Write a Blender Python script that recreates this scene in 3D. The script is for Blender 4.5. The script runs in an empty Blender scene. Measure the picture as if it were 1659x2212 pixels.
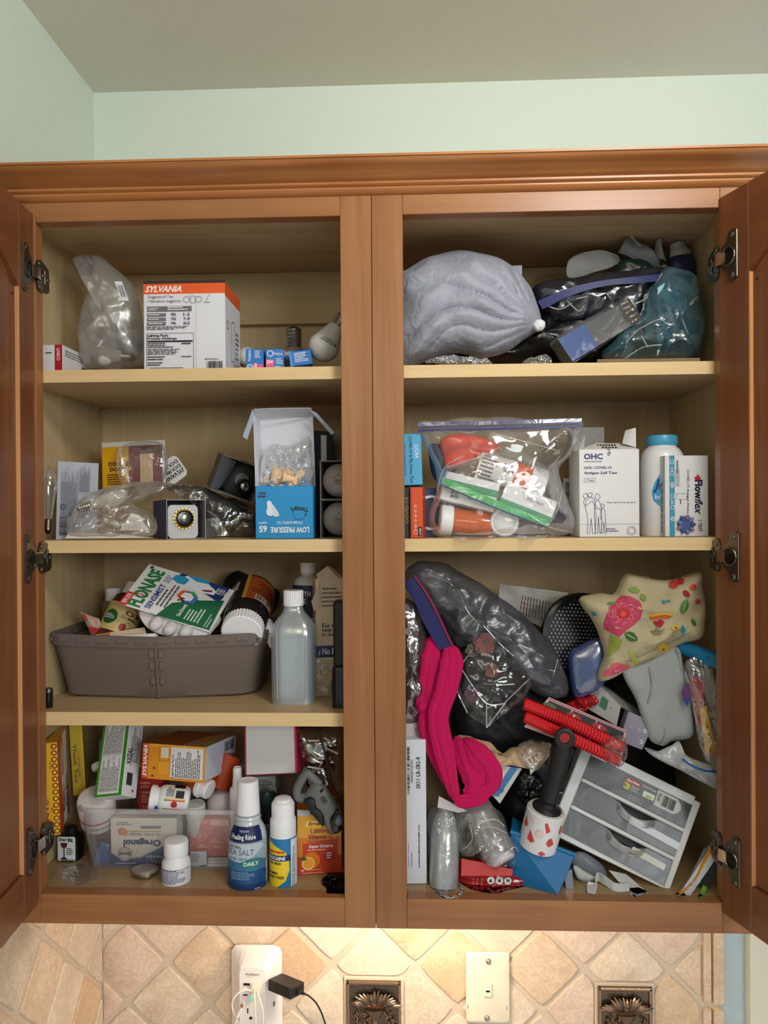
import bpy, bmesh, math, random
from mathutils import Vector, Matrix, noise

S = bpy.context.scene
COL = S.collection
# ---------------------------------------------------------------- camera
CM = ((0.99921, 0.03921, -0.00661), (-0.03924, 0.99922, -0.00411), (0.00644, 0.00437, 0.99997))
CX, CY, CZ, FPX = 0.04961, -0.92709, 0.51447, 1639.3
_rt, _fw, _up = Vector(CM[0]), Vector(CM[1]), Vector(CM[2])
cam_d = bpy.data.cameras.new('camera')
cam = bpy.data.objects.new('camera', cam_d)
COL.objects.link(cam)
cam.matrix_world = Matrix(((_rt.x, _up.x, -_fw.x, CX), (_rt.y, _up.y, -_fw.y, CY), (_rt.z, _up.z, -_fw.z, CZ), (0, 0, 0, 1)))
cam_d.sensor_fit = 'VERTICAL'
cam_d.sensor_height = 36.0
cam_d.lens = FPX / 2212 * 36.0
cam_d.clip_start = 0.02
S.camera = cam
# ---------------------------------------------------------------- world, lights, exposure
S.view_settings.view_transform = 'Standard'
S.view_settings.look = 'None'
S.view_settings.gamma = 1
S.view_settings.use_curve_mapping = False
S.view_settings.exposure = -0.38
S.cycles.transparent_max_bounces = 24
S.cycles.max_bounces = 8
w = bpy.data.worlds.new('world'); S.world = w; w.use_nodes = True
w.node_tree.nodes['Background'].inputs[0].default_value = (0.97, 0.98, 1.0, 1)
w.node_tree.nodes['Background'].inputs[1].default_value = 0.40

def area(name, loc, aim, sx, sy, power, col, spread=180):
    d = bpy.data.lights.new(name, 'AREA'); d.shape = 'RECTANGLE'; d.size = sx; d.size_y = sy
    d.energy = power; d.color = col; d.spread = math.radians(spread)
    o = bpy.data.objects.new(name, d); COL.objects.link(o); o.location = loc
    o.rotation_euler = (Vector(aim) - Vector(loc)).to_track_quat('-Z', 'Y').to_euler()
    return o
area('kitchen_window', (1.75, -3.0, 1.15), (0, 0.1, 0.55), 1.3, 1.0, 72, (0.93, 0.98, 1.0))
area('room_light', (-0.4, -2.2, 1.1), (0, 0, 0.5), 1.4, 0.6, 14, (1.0, 0.9, 0.76))
area('upper_wall_fill', (0.45, -0.75, 1.17), (0.1, 0.28, 1.02), 0.25, 0.25, 5.5, (1.0, 0.97, 0.9), 120)  # unseen fill light added to brighten the upper wall and crown
area('floor_bounce', (0.6, -1.3, -0.9), (0.2, -0.1, 1.2), 2.0, 1.4, 7, (1.0, 0.93, 0.82))
area('under_cabinet_lamp', (0.04, 0.12, -0.006), (0.04, 0.27, -0.30), 0.12, 0.03, 2.1, (1.0, 0.80, 0.62))
area('under_cabinet_strip', (0.0, 0.06, -0.006), (0.0, 0.25, -0.30), 0.80, 0.02, 0.7, (1.0, 0.86, 0.72))

# ---------------------------------------------------------------- pixels of the photograph -> points at a given depth
def ray(u, v):
    return _rt * ((u - 829.5) / FPX) + _fw - _up * ((v - 1106) / FPX)
CC = Vector((CX, CY, CZ))
def at(u, v, y):
    d = ray(u, v); return CC + d * ((y - CY) / d.y)
def atz(u, v, z):
    d = ray(u, v); return CC + d * ((z - CZ) / d.z)
def atx(u, v, x):
    d = ray(u, v); return CC + d * ((x - CX) / d.x)
# shelf heights
Z1, Z1B, Z2, Z2B, Z3, Z3B, Z4, ZT = 0.6935, 0.6777, 0.4768, 0.4610, 0.2586, 0.2417, 0.0368, 0.887
WI, YB = 0.4492, 0.274

# ---------------------------------------------------------------- materials
def lin(c):
    return tuple(((x / 255) / 12.92 if x / 255 <= .04045 else ((x / 255 + .055) / 1.055) ** 2.4) for x in c) + (1,)
_M = {}
def newmat(name):
    m = bpy.data.materials.new(name); m.use_nodes = True
    return m, m.node_tree.nodes, m.node_tree.links, m.node_tree.nodes['Principled BSDF']
def P(c, rough=.5, metal=0, spec=.4, bump=0, bs=60, coat=0, trans=0, emit=0):
    k = (tuple(c), rough, metal, spec, bump, bs, coat, trans, emit)
    if k in _M: return _M[k]
    m, N, L, b = newmat('paint_%d' % len(_M))
    b.inputs['Base Color'].default_value = lin(c); b.inputs['Roughness'].default_value = rough
    b.inputs['Metallic'].default_value = metal; b.inputs['Specular IOR Level'].default_value = spec
    b.inputs['Coat Weight'].default_value = coat
    if emit:
        b.inputs['Emission Color'].default_value = lin(c); b.inputs['Emission Strength'].default_value = emit
    tc = N.new('ShaderNodeTexCoord'); n = N.new('ShaderNodeTexNoise'); n.inputs['Scale'].default_value = bs
    n.inputs['Detail'].default_value = 3
    L.new(tc.outputs['Object'], n.inputs['Vector'])
    if bump:
        bp = N.new('ShaderNodeBump'); bp.inputs['Strength'].default_value = bump; bp.inputs['Distance'].default_value = .002
        L.new(n.outputs['Fac'], bp.inputs['Height']); L.new(bp.outputs[0], b.inputs['Normal'])
    mx = N.new('ShaderNodeMix'); mx.data_type = 'RGBA'
    mx.inputs[6].default_value = tuple(x * .93 for x in lin(c)[:3]) + (1,); mx.inputs[7].default_value = lin(c)
    L.new(n.outputs['Fac'], mx.inputs[0]); L.new(mx.outputs[2], b.inputs['Base Color'])
    _M[k] = m
    return m
def clear(c=(225, 230, 235), a=.12, fres=.55, rough=.12, bump=.6, bs=35, tint=None, diff=.35):
    """thin clear or tinted plastic film: see-through, with a little milky body and gloss"""
    k = ('clear', tuple(c), a, fres, rough, bump, bs, tint, diff)
    if k in _M: return _M[k]
    m, N, L, b = newmat('film_%d' % len(_M))
    b.inputs['Base Color'].default_value = lin(c); b.inputs['Roughness'].default_value = rough
    b.inputs['Specular IOR Level'].default_value = 1.0
    t = N.new('ShaderNodeBsdfTransparent'); t.inputs[0].default_value = lin(tint) if tint else (1, 1, 1, 1)
    mix = N.new('ShaderNodeMixShader'); lw = N.new('ShaderNodeLayerWeight'); lw.inputs[0].default_value = .35
    ma = N.new('ShaderNodeMath'); ma.operation = 'MULTIPLY_ADD'; ma.inputs[1].default_value = fres; ma.inputs[2].default_value = a
    ma.use_clamp = True
    tc = N.new('ShaderNodeTexCoord'); n = N.new('ShaderNodeTexNoise'); n.inputs['Scale'].default_value = bs
    n.inputs['Detail'].default_value = 2; n.inputs['Distortion'].default_value = .8
    bp = N.new('ShaderNodeBump'); bp.inputs['Strength'].default_value = bump; bp.inputs['Distance'].default_value = .01
    L.new(tc.outputs['Object'], n.inputs['Vector']); L.new(n.outputs['Fac'], bp.inputs['Height'])
    L.new(bp.outputs[0], b.inputs['Normal']); L.new(bp.outputs[0], lw.inputs['Normal'])
    g = N.new('ShaderNodeBsdfGlossy'); g.inputs['Roughness'].default_value = rough; g.inputs[0].default_value = (1, 1, 1, 1)
    L.new(bp.outputs[0], g.inputs['Normal'])
    add = N.new('ShaderNodeMixShader'); add.inputs[0].default_value = 1 - diff
    L.new(b.outputs[0], add.inputs[1]); L.new(g.outputs[0], add.inputs[2])
    L.new(lw.outputs['Fresnel'], ma.inputs[0]); L.new(ma.outputs[0], mix.inputs[0])
    L.new(t.outputs[0], mix.inputs[1]); L.new(add.outputs[0], mix.inputs[2])
    L.new(mix.outputs[0], N['Material Output'].inputs[0])
    _M[k] = m
    return m
def wood(name, base, dark, axis, sc=1.0, rough=.35, amt=.55, spec=.4):
    m, N, L, b = newmat(name)
    b.inputs['Roughness'].default_value = rough; b.inputs['Specular IOR Level'].default_value = spec
    tc = N.new('ShaderNodeTexCoord'); mp = N.new('ShaderNodeMapping')
    s = [26 * sc] * 3; s['XYZ'.index(axis)] = 1.6 * sc
    mp.inputs['Scale'].default_value = s
    n = N.new('ShaderNodeTexNoise'); n.inputs['Scale'].default_value = 1; n.inputs['Detail'].default_value = 6
    n.inputs['Distortion'].default_value = 1.2
    n2 = N.new('ShaderNodeTexNoise'); n2.inputs['Scale'].default_value = 6; n2.inputs['Detail'].default_value = 3
    mp2 = N.new('ShaderNodeMapping'); s2 = [260] * 3; s2['XYZ'.index(axis)] = 9
    mp2.inputs['Scale'].default_value = s2
    n3 = N.new('ShaderNodeTexNoise'); n3.inputs['Scale'].default_value = 1; n3.inputs['Detail'].default_value = 2
    L.new(tc.outputs['Object'], mp.inputs[0]); L.new(tc.outputs['Object'], mp2.inputs[0])
    L.new(mp.outputs[0], n.inputs['Vector']); L.new(mp2.outputs[0], n3.inputs['Vector']); L.new(tc.outputs['Object'], n2.inputs['Vector'])
    a = N.new('ShaderNodeMath'); a.operation = 'MULTIPLY_ADD'; a.inputs[1].default_value = .5
    L.new(n.outputs['Fac'], a.inputs[0])
    a2 = N.new('ShaderNodeMath'); a2.operation = 'MULTIPLY'; a2.inputs[1].default_value = .3
    L.new(n2.outputs['Fac'], a2.inputs[0]); L.new(a2.outputs[0], a.inputs[2])
    a3 = N.new('ShaderNodeMath'); a3.operation = 'MULTIPLY_ADD'; a3.inputs[1].default_value = .2
    L.new(n3.outputs['Fac'], a3.inputs[0]); L.new(a.outputs[0], a3.inputs[2])
    r = N.new('ShaderNodeValToRGB'); e = r.color_ramp.elements
    e[0].position = .5 - amt * .25; e[0].color = lin(dark); e[1].position = .5 + amt * .25; e[1].color = lin(base)
    L.new(a3.outputs[0], r.inputs[0]); L.new(r.outputs[0], b.inputs['Base Color'])
    return m

# ---------------------------------------------------------------- shapes: every shape is (verts, faces)
def join(*ss):
    V, F = [], []
    for v, f in ss:
        o = len(V); V += list(v); F += [tuple(i + o for i in q) for q in f]
    return V, F
def xf(s, M):
    return [M @ Vector(v) for v in s[0]], s[1]
def T(x=0, y=0, z=0): return Matrix.Translation((x, y, z))
def R(a, ax): return Matrix.Rotation(math.radians(a), 4, ax)
def box(x0, x1, y0, y1, z0, z1, b=0.0):
    if b <= 0:
        V = [(x, y, z) for z in (z0, z1) for y in (y0, y1) for x in (x0, x1)]
        return V, [(0, 2, 3, 1), (4, 5, 7, 6), (0, 1, 5, 4), (2, 6, 7, 3), (0, 4, 6, 2), (1, 3, 7, 5)]
    b = min(b, abs(x1 - x0) * .45, abs(y1 - y0) * .45, abs(z1 - z0) * .45)
    bm = bmesh.new(); bmesh.ops.create_cube(bm, size=1)
    for v in bm.verts:
        v.co = Vector(((x0 + x1) / 2 + v.co.x * (x1 - x0), (y0 + y1) / 2 + v.co.y * (y1 - y0), (z0 + z1) / 2 + v.co.z * (z1 - z0)))
    bmesh.ops.bevel(bm, geom=bm.edges[:] + bm.verts[:], offset=b, segments=2 if b > .0012 else 1, affect='EDGES', profile=.5)
    V = [v.co.copy() for v in bm.verts]; bm.verts.index_update(); F = [tuple(v.index for v in f.verts) for f in bm.faces]; bm.free()
    return V, F
def prism(poly, y0, y1, ax='y'):
    n = len(poly)
    f = {'y': lambda a, b, t: (a, t, b), 'x': lambda a, b, t: (t, a, b), 'z': lambda a, b, t: (a, b, t)}[ax]
    V = [f(a, b, y0) for a, b in poly] + [f(a, b, y1) for a, b in poly]
    F = [tuple(range(n)), tuple(range(2 * n - 1, n - 1, -1))] + [(i, i + n, (i + 1) % n + n, (i + 1) % n) for i in range(n)]
    return V, F
def rrect(x0, x1, z0, z1, r, k=4):
    P_ = []
    for cx, cz, a in ((x1 - r, z1 - r, 0), (x0 + r, z1 - r, 90), (x0 + r, z0 + r, 180), (x1 - r, z0 + r, 270)):
        for i in range(k + 1):
            t = math.radians(a + 90 * i / k); P_.append((cx + r * math.cos(t), cz + r * math.sin(t)))
    return P_
def lathe(prof, n=28, cap=True, sx=1, sy=1, sq=2):
    V, F = [], []; sf = lambda a: (abs(math.cos(a)) ** sq + abs(math.sin(a)) ** sq) ** (-1 / sq)
    for r, z in prof:
        for i in range(n):
            a = 2 * math.pi * i / n; V.append((r * math.cos(a) * sx * sf(a), r * math.sin(a) * sy * sf(a), z))
    for j in range(len(prof) - 1):
        for i in range(n):
            F.append((j * n + i, j * n + (i + 1) % n, (j + 1) * n + (i + 1) % n, (j + 1) * n + i))
    if cap:
        F.append(tuple(range(n - 1, -1, -1))); F.append(tuple(range((len(prof) - 1) * n, len(prof) * n)))
    return V, F
def tube(path, rad, n=8, flat=1.0, up=(0, 1, 0)):
    """round or flattened tube along 3-D points; rad is a number or one per point; flat squashes along 'up'"""
    path = [Vector(p) for p in path]; V, F = [], []
    for i, p in enumerate(path):
        t = (path[min(i + 1, len(path) - 1)] - path[max(i - 1, 0)]).normalized()
        u = Vector(up); u = (u - t * u.dot(t))
        if u.length < 1e-4: u = Vector((0.3, .2, 1)); u = u - t * u.dot(t)
        u.normalize(); s = t.cross(u); r = rad[i] if isinstance(rad, (list, tuple)) else rad
        for k in range(n):
            a = 2 * math.pi * k / n
            V.append(p + s * (r * math.cos(a)) + u * (r * flat * math.sin(a)))
    for j in range(len(path) - 1):
        for k in range(n):
            F.append((j * n + k, j * n + (k + 1) % n, (j + 1) * n + (k + 1) % n, (j + 1) * n + k))
    F.append(tuple(range(n - 1, -1, -1))); F.append(tuple(range((len(path) - 1) * n, len(path) * n)))
    return V, F
def smooth_path(pts, k=6, closed=False):
    """Catmull-Rom through the points"""
    pts = [Vector(p) for p in pts]; n = len(pts); out = []
    rng = range(n) if closed else range(n - 1)
    for i in rng:
        if closed: a, b, c, d = pts[i - 1], pts[i], pts[(i + 1) % n], pts[(i + 2) % n]
        else: a, b, c, d = pts[max(i - 1, 0)], pts[i], pts[i + 1], pts[min(i + 2, n - 1)]
        for j in range(k):
            t = j / k
            out.append(.5 * ((2 * b) + (c - a) * t + (2 * a - 5 * b + 4 * c - d) * t * t + (3 * b - a - 3 * c + d) * t ** 3))
    if not closed: out.append(pts[-1])
    return out
def resample(pts, n, closed=True):
    pts = list(pts) + ([pts[0]] if closed else [])
    L = [0]
    for a, b in zip(pts, pts[1:]): L.append(L[-1] + (b - a).length)
    out = []; m = n if closed else n - 1
    for i in range(n):
        s = L[-1] * i / m; j = 0
        while j < len(L) - 2 and L[j + 1] < s: j += 1
        t = (s - L[j]) / max(L[j + 1] - L[j], 1e-9); out.append(pts[j].lerp(pts[j + 1], t))
    return out
def pillow(out, y=None, t=.02, n=72, rings=12, crumple=.002, freq=40, seed=0, smooth=True, power=.5, c=None, flatb=1.0, ridge=0, pleat=None):
    """a soft closed body (bag, cloth, pouch): the outline at its depth, swelling to thickness t in front and behind, with crumples"""
    pts = [at(*(p if len(p) == 3 else (p[0], p[1], y))) for p in out]
    pts = resample(smooth_path(pts, 5, True) if smooth else pts, n)
    ce = sum(pts, Vector()) / n if c is None else at(c[0], c[1], y if y is not None else sum(p.y for p in pts) / n)
    V, F = [], []
    so = Vector((seed * 3.7, seed * 1.3, seed * 2.1))
    for side in (-1, 1):
        for j in range(rings + 1):
            s = 1 - j / rings if j < rings else 0
            s = s ** .8
            h = t * (1 - s ** 2.2) ** power * (1 if side < 0 else flatb)
            for i in range(n):
                p = ce + (pts[i] - ce) * s
                q = p * freq + so
                w = noise.noise(q) + .5 * noise.noise(q * 2.3)
                if ridge: w += ridge * (1 - abs(noise.noise(q * .8 + Vector((9, 2, 4)))) * 3)
                if pleat:
                    pc_ = at(pleat[0], pleat[1], p.y); th_ = math.atan2(p.z - pc_.z, p.x - pc_.x); rr_ = math.hypot(p.z - pc_.z, p.x - pc_.x)
                    w += pleat[3] * (abs(math.sin(th_ * pleat[2] + 3 * noise.noise(p * 12 + so))) ** .6 - .6) * min(1, rr_ / .03) * (.5 + .5 * noise.noise(p * 18 - so))
                hh = h + (crumple * w * min(1, (1 - s) * 4 + .25))
                p = p + Vector((0, side * hh, 0)) + Vector((noise.noise(q + Vector((5, 5, 5))), 0, noise.noise(q + Vector((7, 1, 3))))) * crumple * .6
                V.append(p)
    m = (rings + 1) * n
    for j in range(rings):
        for i in range(n):
            a, b_, c_, d = j * n + i, j * n + (i + 1) % n, (j + 1) * n + (i + 1) % n, (j + 1) * n + i
            F.append((a, b_, c_, d)); F.append((m + a, m + d, m + c_, m + b_))
    for i in range(n): F.append((i, m + i, m + (i + 1) % n, (i + 1) % n))
    return V, F
def sheet(rows, th=.0008):
    """thin sheet from a grid of 3-D points (rows of equal length), given real thickness"""
    nr, nc = len(rows), len(rows[0]); G = [[Vector(p) for p in r] for r in rows]; V = []
    for s in (0, 1):
        for j in range(nr):
            for i in range(nc):
                a = G[j][min(i + 1, nc - 1)] - G[j][max(i - 1, 0)]; b = G[min(j + 1, nr - 1)][i] - G[max(j - 1, 0)][i]
                V.append(G[j][i] + a.cross(b).normalized() * th * s)
    F = []; m = nr * nc
    for j in range(nr - 1):
        for i in range(nc - 1):
            a, b, c, d = j * nc + i, j * nc + i + 1, (j + 1) * nc + i + 1, (j + 1) * nc + i
            F.append((a, d, c, b)); F.append((m + a, m + b, m + c, m + d))
    e = [(0, i) for i in range(nc)] + [(j, nc - 1) for j in range(1, nr)] + [(nr - 1, i) for i in range(nc - 2, -1, -1)] + [(j, 0) for j in range(nr - 2, 0, -1)]
    e = [j * nc + i for j, i in e]
    for a, b in zip(e, e[1:] + e[:1]): F.append((a, b, m + b, m + a))
    return V, F
def pxsheet(quad, y=None, nu=10, nv=10, bend=.0, wr=.001, freq=50, th=.0008, seed=0, fn=None):
    """sheet between four pixel corners TL, TR, BR, BL"""
    c = [at(*(p if len(p) == 3 else (p[0], p[1], y))) for p in quad]; rows = []
    for j in range(nv + 1):
        r = []
        for i in range(nu + 1):
            a, b = i / nu, j / nv
            p = c[0].lerp(c[1], a).lerp(c[3].lerp(c[2], a), b)
            p = p + Vector((0, -bend * 4 * a * (1 - a) + wr * noise.noise(p * freq + Vector((seed, 0, 0))), 0))
            if fn: p = p + Vector(fn(a, b))
            r.append(p)
        rows.append(r)
    return sheet(rows, th)

# ---------------------------------------------------------------- objects
def tag(o, label=None, cat=None, group=None, kind=None):
    if label: o['label'] = label
    if cat: o['category'] = cat
    if group: o['group'] = group
    if kind: o['kind'] = kind
    return o
def thing(name, label, cat, M=None, group=None):
    o = bpy.data.objects.new(name, None); COL.objects.link(o); o.empty_display_size = .02
    if M is not None: o.matrix_world = M if isinstance(M, Matrix) else T(*M)
    return tag(o, label, cat, group)
_MW = {}
def mesh(name, s, mat, parent=None, smooth=True, world=False, idx=None):
    """one mesh object. verts are in the parent's frame, or in the world's when world=True"""
    me = bpy.data.meshes.new(name)
    V = [Vector(v) for v in s[0]]
    if parent is None:
        lo = [min(v[k] for v in V) for k in range(3)]; hi = [max(v[k] for v in V) for k in range(3)]
        org = Vector(((lo[0] + hi[0]) / 2, (lo[1] + hi[1]) / 2, lo[2])); V = [v - org for v in V]
    elif world:
        Mi = absm(parent).inverted(); V = [Mi @ v for v in V]
    me.from_pydata([tuple(v) for v in V], [], s[1])
    for m in (mat if isinstance(mat, (list, tuple)) else [mat]): me.materials.append(m)
    if idx: me.polygons.foreach_set('material_index', idx)
    me.validate(); me.update()
    bm = bmesh.new(); bm.from_mesh(me); 
    if not idx: bmesh.ops.recalc_face_normals(bm, faces=bm.faces)
    bm.to_mesh(me); bm.free()
    if smooth:
        me.shade_smooth()
        me.set_sharp_from_angle(angle=math.radians(38))
    o = bpy.data.objects.new(name, me); COL.objects.link(o)
    if parent is None: o.location = org
    else: o.parent = parent
    return o
def absm(o):
    M = o.matrix_basis.copy()
    while o.parent: o = o.parent; M = o.matrix_basis @ M
    return M
def solo(name, label, cat, s, mat, group=None, smooth=True):
    return tag(mesh(name, s, mat, None, smooth), label, cat, group)

def clip(poly, a, b, c):
    """keep a*x+b*z<=c"""
    out = []
    for i in range(len(poly)):
        p, q = poly[i], poly[(i + 1) % len(poly)]
        dp, dq = a * p[0] + b * p[1] - c, a * q[0] + b * q[1] - c
        if dp <= 0: out.append(p)
        if dp * dq < 0:
            t = dp / (dp - dq); out.append((p[0] + (q[0] - p[0]) * t, p[1] + (q[1] - p[1]) * t))
    return out
# ---------------------------------------------------------------- print on faces
_TX = {}
def textmesh(txt, bold=0, shear=0):
    k = (txt, bold, shear)
    if k not in _TX:
        c = bpy.data.curves.new('t', 'FONT'); c.body = txt; c.size = 1; c.offset = bold; c.shear = shear; c.resolution_u = 1 if len(txt) > 12 else 2
        o = bpy.data.objects.new('t', c); me = bpy.data.meshes.new_from_object(o)
        V = [(v.co.x, v.co.y) for v in me.vertices]; F = [tuple(p.vertices) for p in me.polygons]
        bpy.data.objects.remove(o); bpy.data.meshes.remove(me); bpy.data.curves.remove(c)
        xs = [v[0] for v in V] or [0, 1]; ys = [v[1] for v in V] or [0, 1]
        _TX[k] = ([((x - min(xs)) / (max(xs) - min(xs) + 1e-9), (y - min(ys)) / (max(ys) - min(ys) + 1e-9)) for x, y in V], F)
    return _TX[k]
def prnt(parent, items, mapper, name='printing', w=1.0, h=1.0, rough=.4, seed=1, div=0, eps=.00025):
    """flat print: items in percent of the face (0..100 across, 0..100 up), one mesh with one material per ink"""
    rnd = random.Random(seed); V, F, I, mats = [], [], [], []
    lay = 0
    def put(pts, faces, col, cut=True):
        if col not in mats: mats.append(col)
        if div and cut:
            st = 100 / div; P2, F2 = [], []
            for f in faces:
                pl = [pts[i] for i in f]; a, b = min(p[0] for p in pl), max(p[0] for p in pl)
                if b - a < st * 1.2: s_ = [pl]
                else: s_ = [clip(clip(pl, 1, 0, (i + 1) * st), -1, 0, -i * st) for i in range(int(a // st), int(b // st) + 1)]
                for q in s_:
                    if len(q) > 2: F2.append(tuple(range(len(P2), len(P2) + len(q)))); P2 += q
            pts, faces = P2, F2
        o = len(V)
        for x, y in pts: V.append(mapper(x * w / 100, y * h / 100, eps + lay * .00012))
        for f in faces: F.append(tuple(i + o for i in f)); I.append(mats.index(col))
    def rect(x0, y0, x1, y1, col): put([(x0, y0), (x1, y0), (x1, y1), (x0, y1)], [(0, 1, 2, 3)], col)
    for it in items:
        k, col = it[0], it[1]
        if k == 'r': rect(*it[2:6], col)
        elif k == 't':
            x0, y0, x1, y1, txt = it[2:7]; rot = it[7] if len(it) > 7 else 0; bold = it[8] if len(it) > 8 else 0; sh = it[9] if len(it) > 9 else 0
            tv, tf = textmesh(txt, bold, sh)
            g = {0: lambda a, b: (a, b), 90: lambda a, b: (1 - b, a), 180: lambda a, b: (1 - a, 1 - b), 270: lambda a, b: (b, 1 - a)}[rot]
            put([(x0 + (x1 - x0) * g(a, b)[0], y0 + (y1 - y0) * g(a, b)[1]) for a, b in tv], tf, col)
        elif k == 'l':                       # lines of small print
            x0, y0, x1, y1, n = it[2:7]; vert = len(it) > 7
            for j in range(n):
                a = j / n; th = .45 / n; x = 0
                end = rnd.uniform(.6, 1)
                while x < end:
                    wd = rnd.uniform(.05, .16); e = min(x + wd, end)
                    if vert: rect(x0 + (x1 - x0) * a, y0 + (y1 - y0) * x, x0 + (x1 - x0) * (a + th), y0 + (y1 - y0) * e, col)
                    else: rect(x0 + (x1 - x0) * x, y1 - (y1 - y0) * (a + th), x0 + (x1 - x0) * e, y1 - (y1 - y0) * a, col)
                    x = e + .02
        elif k == 'b':                       # barcode
            x0, y0, x1, y1 = it[2:6]; vert = len(it) > 6; x = 0
            while x < 1:
                wd = rnd.choice((.012, .02, .035)); e = min(1, x + wd)
                if vert: rect(x0, y0 + (y1 - y0) * x, x1, y0 + (y1 - y0) * e, col)
                else: rect(x0 + (x1 - x0) * x, y0, x0 + (x1 - x0) * e, y1, col)
                x = e + rnd.choice((.012, .02, .03))
        elif k == 'c':                       # disc, or ring when an inner radius follows
            cx, cy, r = it[2:5]; ri = it[5] if len(it) > 5 else 0; ax = h / w; n = 28
            o_ = [(cx + r * ax * math.cos(2 * math.pi * i / n), cy + r * math.sin(2 * math.pi * i / n)) for i in range(n)]
            if ri:
                i_ = [(cx + ri * ax * math.cos(2 * math.pi * i / n), cy + ri * math.sin(2 * math.pi * i / n)) for i in range(n)]
                put(o_ + i_, [(i, (i + 1) % n, n + (i + 1) % n, n + i) for i in range(n)], col)
            else: put([(cx, cy)] + o_, [(0, i + 1, (i + 1) % n + 1) for i in range(n)], col)
        elif k == 'p': put(it[2], [tuple(range(len(it[2])))], col)
        elif k == 'k':                       # stroke
            pts, wd = it[2], it[3]
            for (a, b), (c, d) in zip(pts, pts[1:]):
                dx, dy = (c - a) * w, (d - b) * h; l = math.hypot(dx, dy) or 1; nx, ny = -dy / l * wd / 2, dx / l * wd / 2
                put([(a + nx * 100 / w, b + ny * 100 / h), (c + nx * 100 / w, d + ny * 100 / h), (c - nx * 100 / w, d - ny * 100 / h), (a - nx * 100 / w, b - ny * 100 / h)], [(0, 1, 2, 3)], col)
        if k in 'rcp': lay += 1
        elif lay: lay += 0
    me = bpy.data.meshes.new(name); me.from_pydata([tuple(v) for v in V], [], F)
    for c in mats: me.materials.append(P(c, rough))
    me.polygons.foreach_set('material_index', I); me.update()
    o = bpy.data.objects.new(name, me); COL.objects.link(o); o.parent = parent
    return o
WH, BK = (236, 236, 238), (22, 22, 26)
def facemap(face, W, D, H):
    """mapper for a face of a box 0..W, 0..D, 0..H (front is y=0, seen from -y)"""
    return {'F': (lambda x, y, e: (x, -e, y), W, H), 'R': (lambda x, y, e: (W + e, x, y), D, H), 'L': (lambda x, y, e: (-e, D - x, y), D, H),
            'T': (lambda x, y, e: (x, y, H + e), W, D), 'B': (lambda x, y, e: (x, D - y, -e), W, D)}[face]
def frame3(BL, BR, TL):
    """box frame from three points of its front face (pixels with depth): matrix, width, height"""
    a, b, c = (at(*p) for p in (BL, BR, TL)); ex = b - a; W = ex.length; ex.normalize()
    ez = c - a; ez = ez - ex * ez.dot(ex); H = ez.length; ez.normalize(); ey = ez.cross(ex)
    M = Matrix(((ex.x, ey.x, ez.x, a.x), (ex.y, ey.y, ez.y, a.y), (ex.z, ey.z, ez.z, a.z), (0, 0, 0, 1)))
    return M, W, H
def carton(name, label, cat, BL, BR, TL, D, col, faces=None, group=None, bev=.0008, rough=.45, part='carton', seed=1, shell=None):
    M, W, H = frame3(BL, BR, TL)
    t = thing(name, label, cat, M, group)
    mesh(part, shell(W, D, H) if shell else box(0, W, 0, D, 0, H, bev), P(col, rough) if isinstance(col, tuple) else col, t, smooth=False)
    for k, items in (faces or {}).items():
        mp, w_, h_ = facemap(k, W, D, H)
        prnt(t, items, mp, w=w_, h=h_, seed=seed)
    return t, W, D, H
def cylmap(r, off=0, z0=0):
    return lambda x, y, e: ((r + e) * math.sin(x / r + off), -(r + e) * math.cos(x / r + off), y + z0)
def upright(u, v, y=None, z=None):
    """frame standing upright at the base pixel; depth given by y, or found on the surface z"""
    p = atz(u, v, z) if z is not None else at(u, v, y); return T(*p)
def axisframe(base, tip, roll=0):
    """frame whose z axis runs base -> tip, -y side towards the camera"""
    b, t = Vector(base), Vector(tip); ez = (t - b).normalized(); ey = (b - CC); ey = (ey - ez * ey.dot(ez)).normalized(); ex = ey.cross(ez)
    return Matrix(((ex.x, ey.x, ez.x, b.x), (ex.y, ey.y, ez.y, b.y), (ex.z, ey.z, ez.z, b.z), (0, 0, 0, 1))) @ R(roll, 'Z'), (t - b).length
# ================================================================ the room
MINT = (214, 226, 214)
m_wall = P(MINT, .85, bump=.25, bs=220, spec=.2)
m_ceil = P((232, 228, 216), .9, bump=.15, bs=180, spec=.2)
def struct(name, s, mat, smooth=False):
    return tag(mesh(name, s, mat, None, smooth), kind='structure')
XL, YW, ZC = -0.466, 0.290, 1.194
wall_back = struct('wall_back', box(-.6, 1.6, YW, YW + .1, -.75, ZC + .05), m_wall)
wall_left = struct('wall_left', box(XL - .1, XL, -2.6, YW, -.75, ZC + .05), m_wall)
struct('ceiling', box(-.6, 2.4, -2.6, YW + .1, ZC, ZC + .08), m_ceil)
# ---- blue-grey strip of wall beside the tiles and the cream door casing
struct('trim_2', box(.5315, .568, YW - .0022, YW + .001, -.75, -.01), P((182, 196, 200), .8))
struct('trim_3', box(.568, .66, YW - .018, YW + .001, -.75, .9, .002), P((222, 216, 196), .6))

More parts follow.
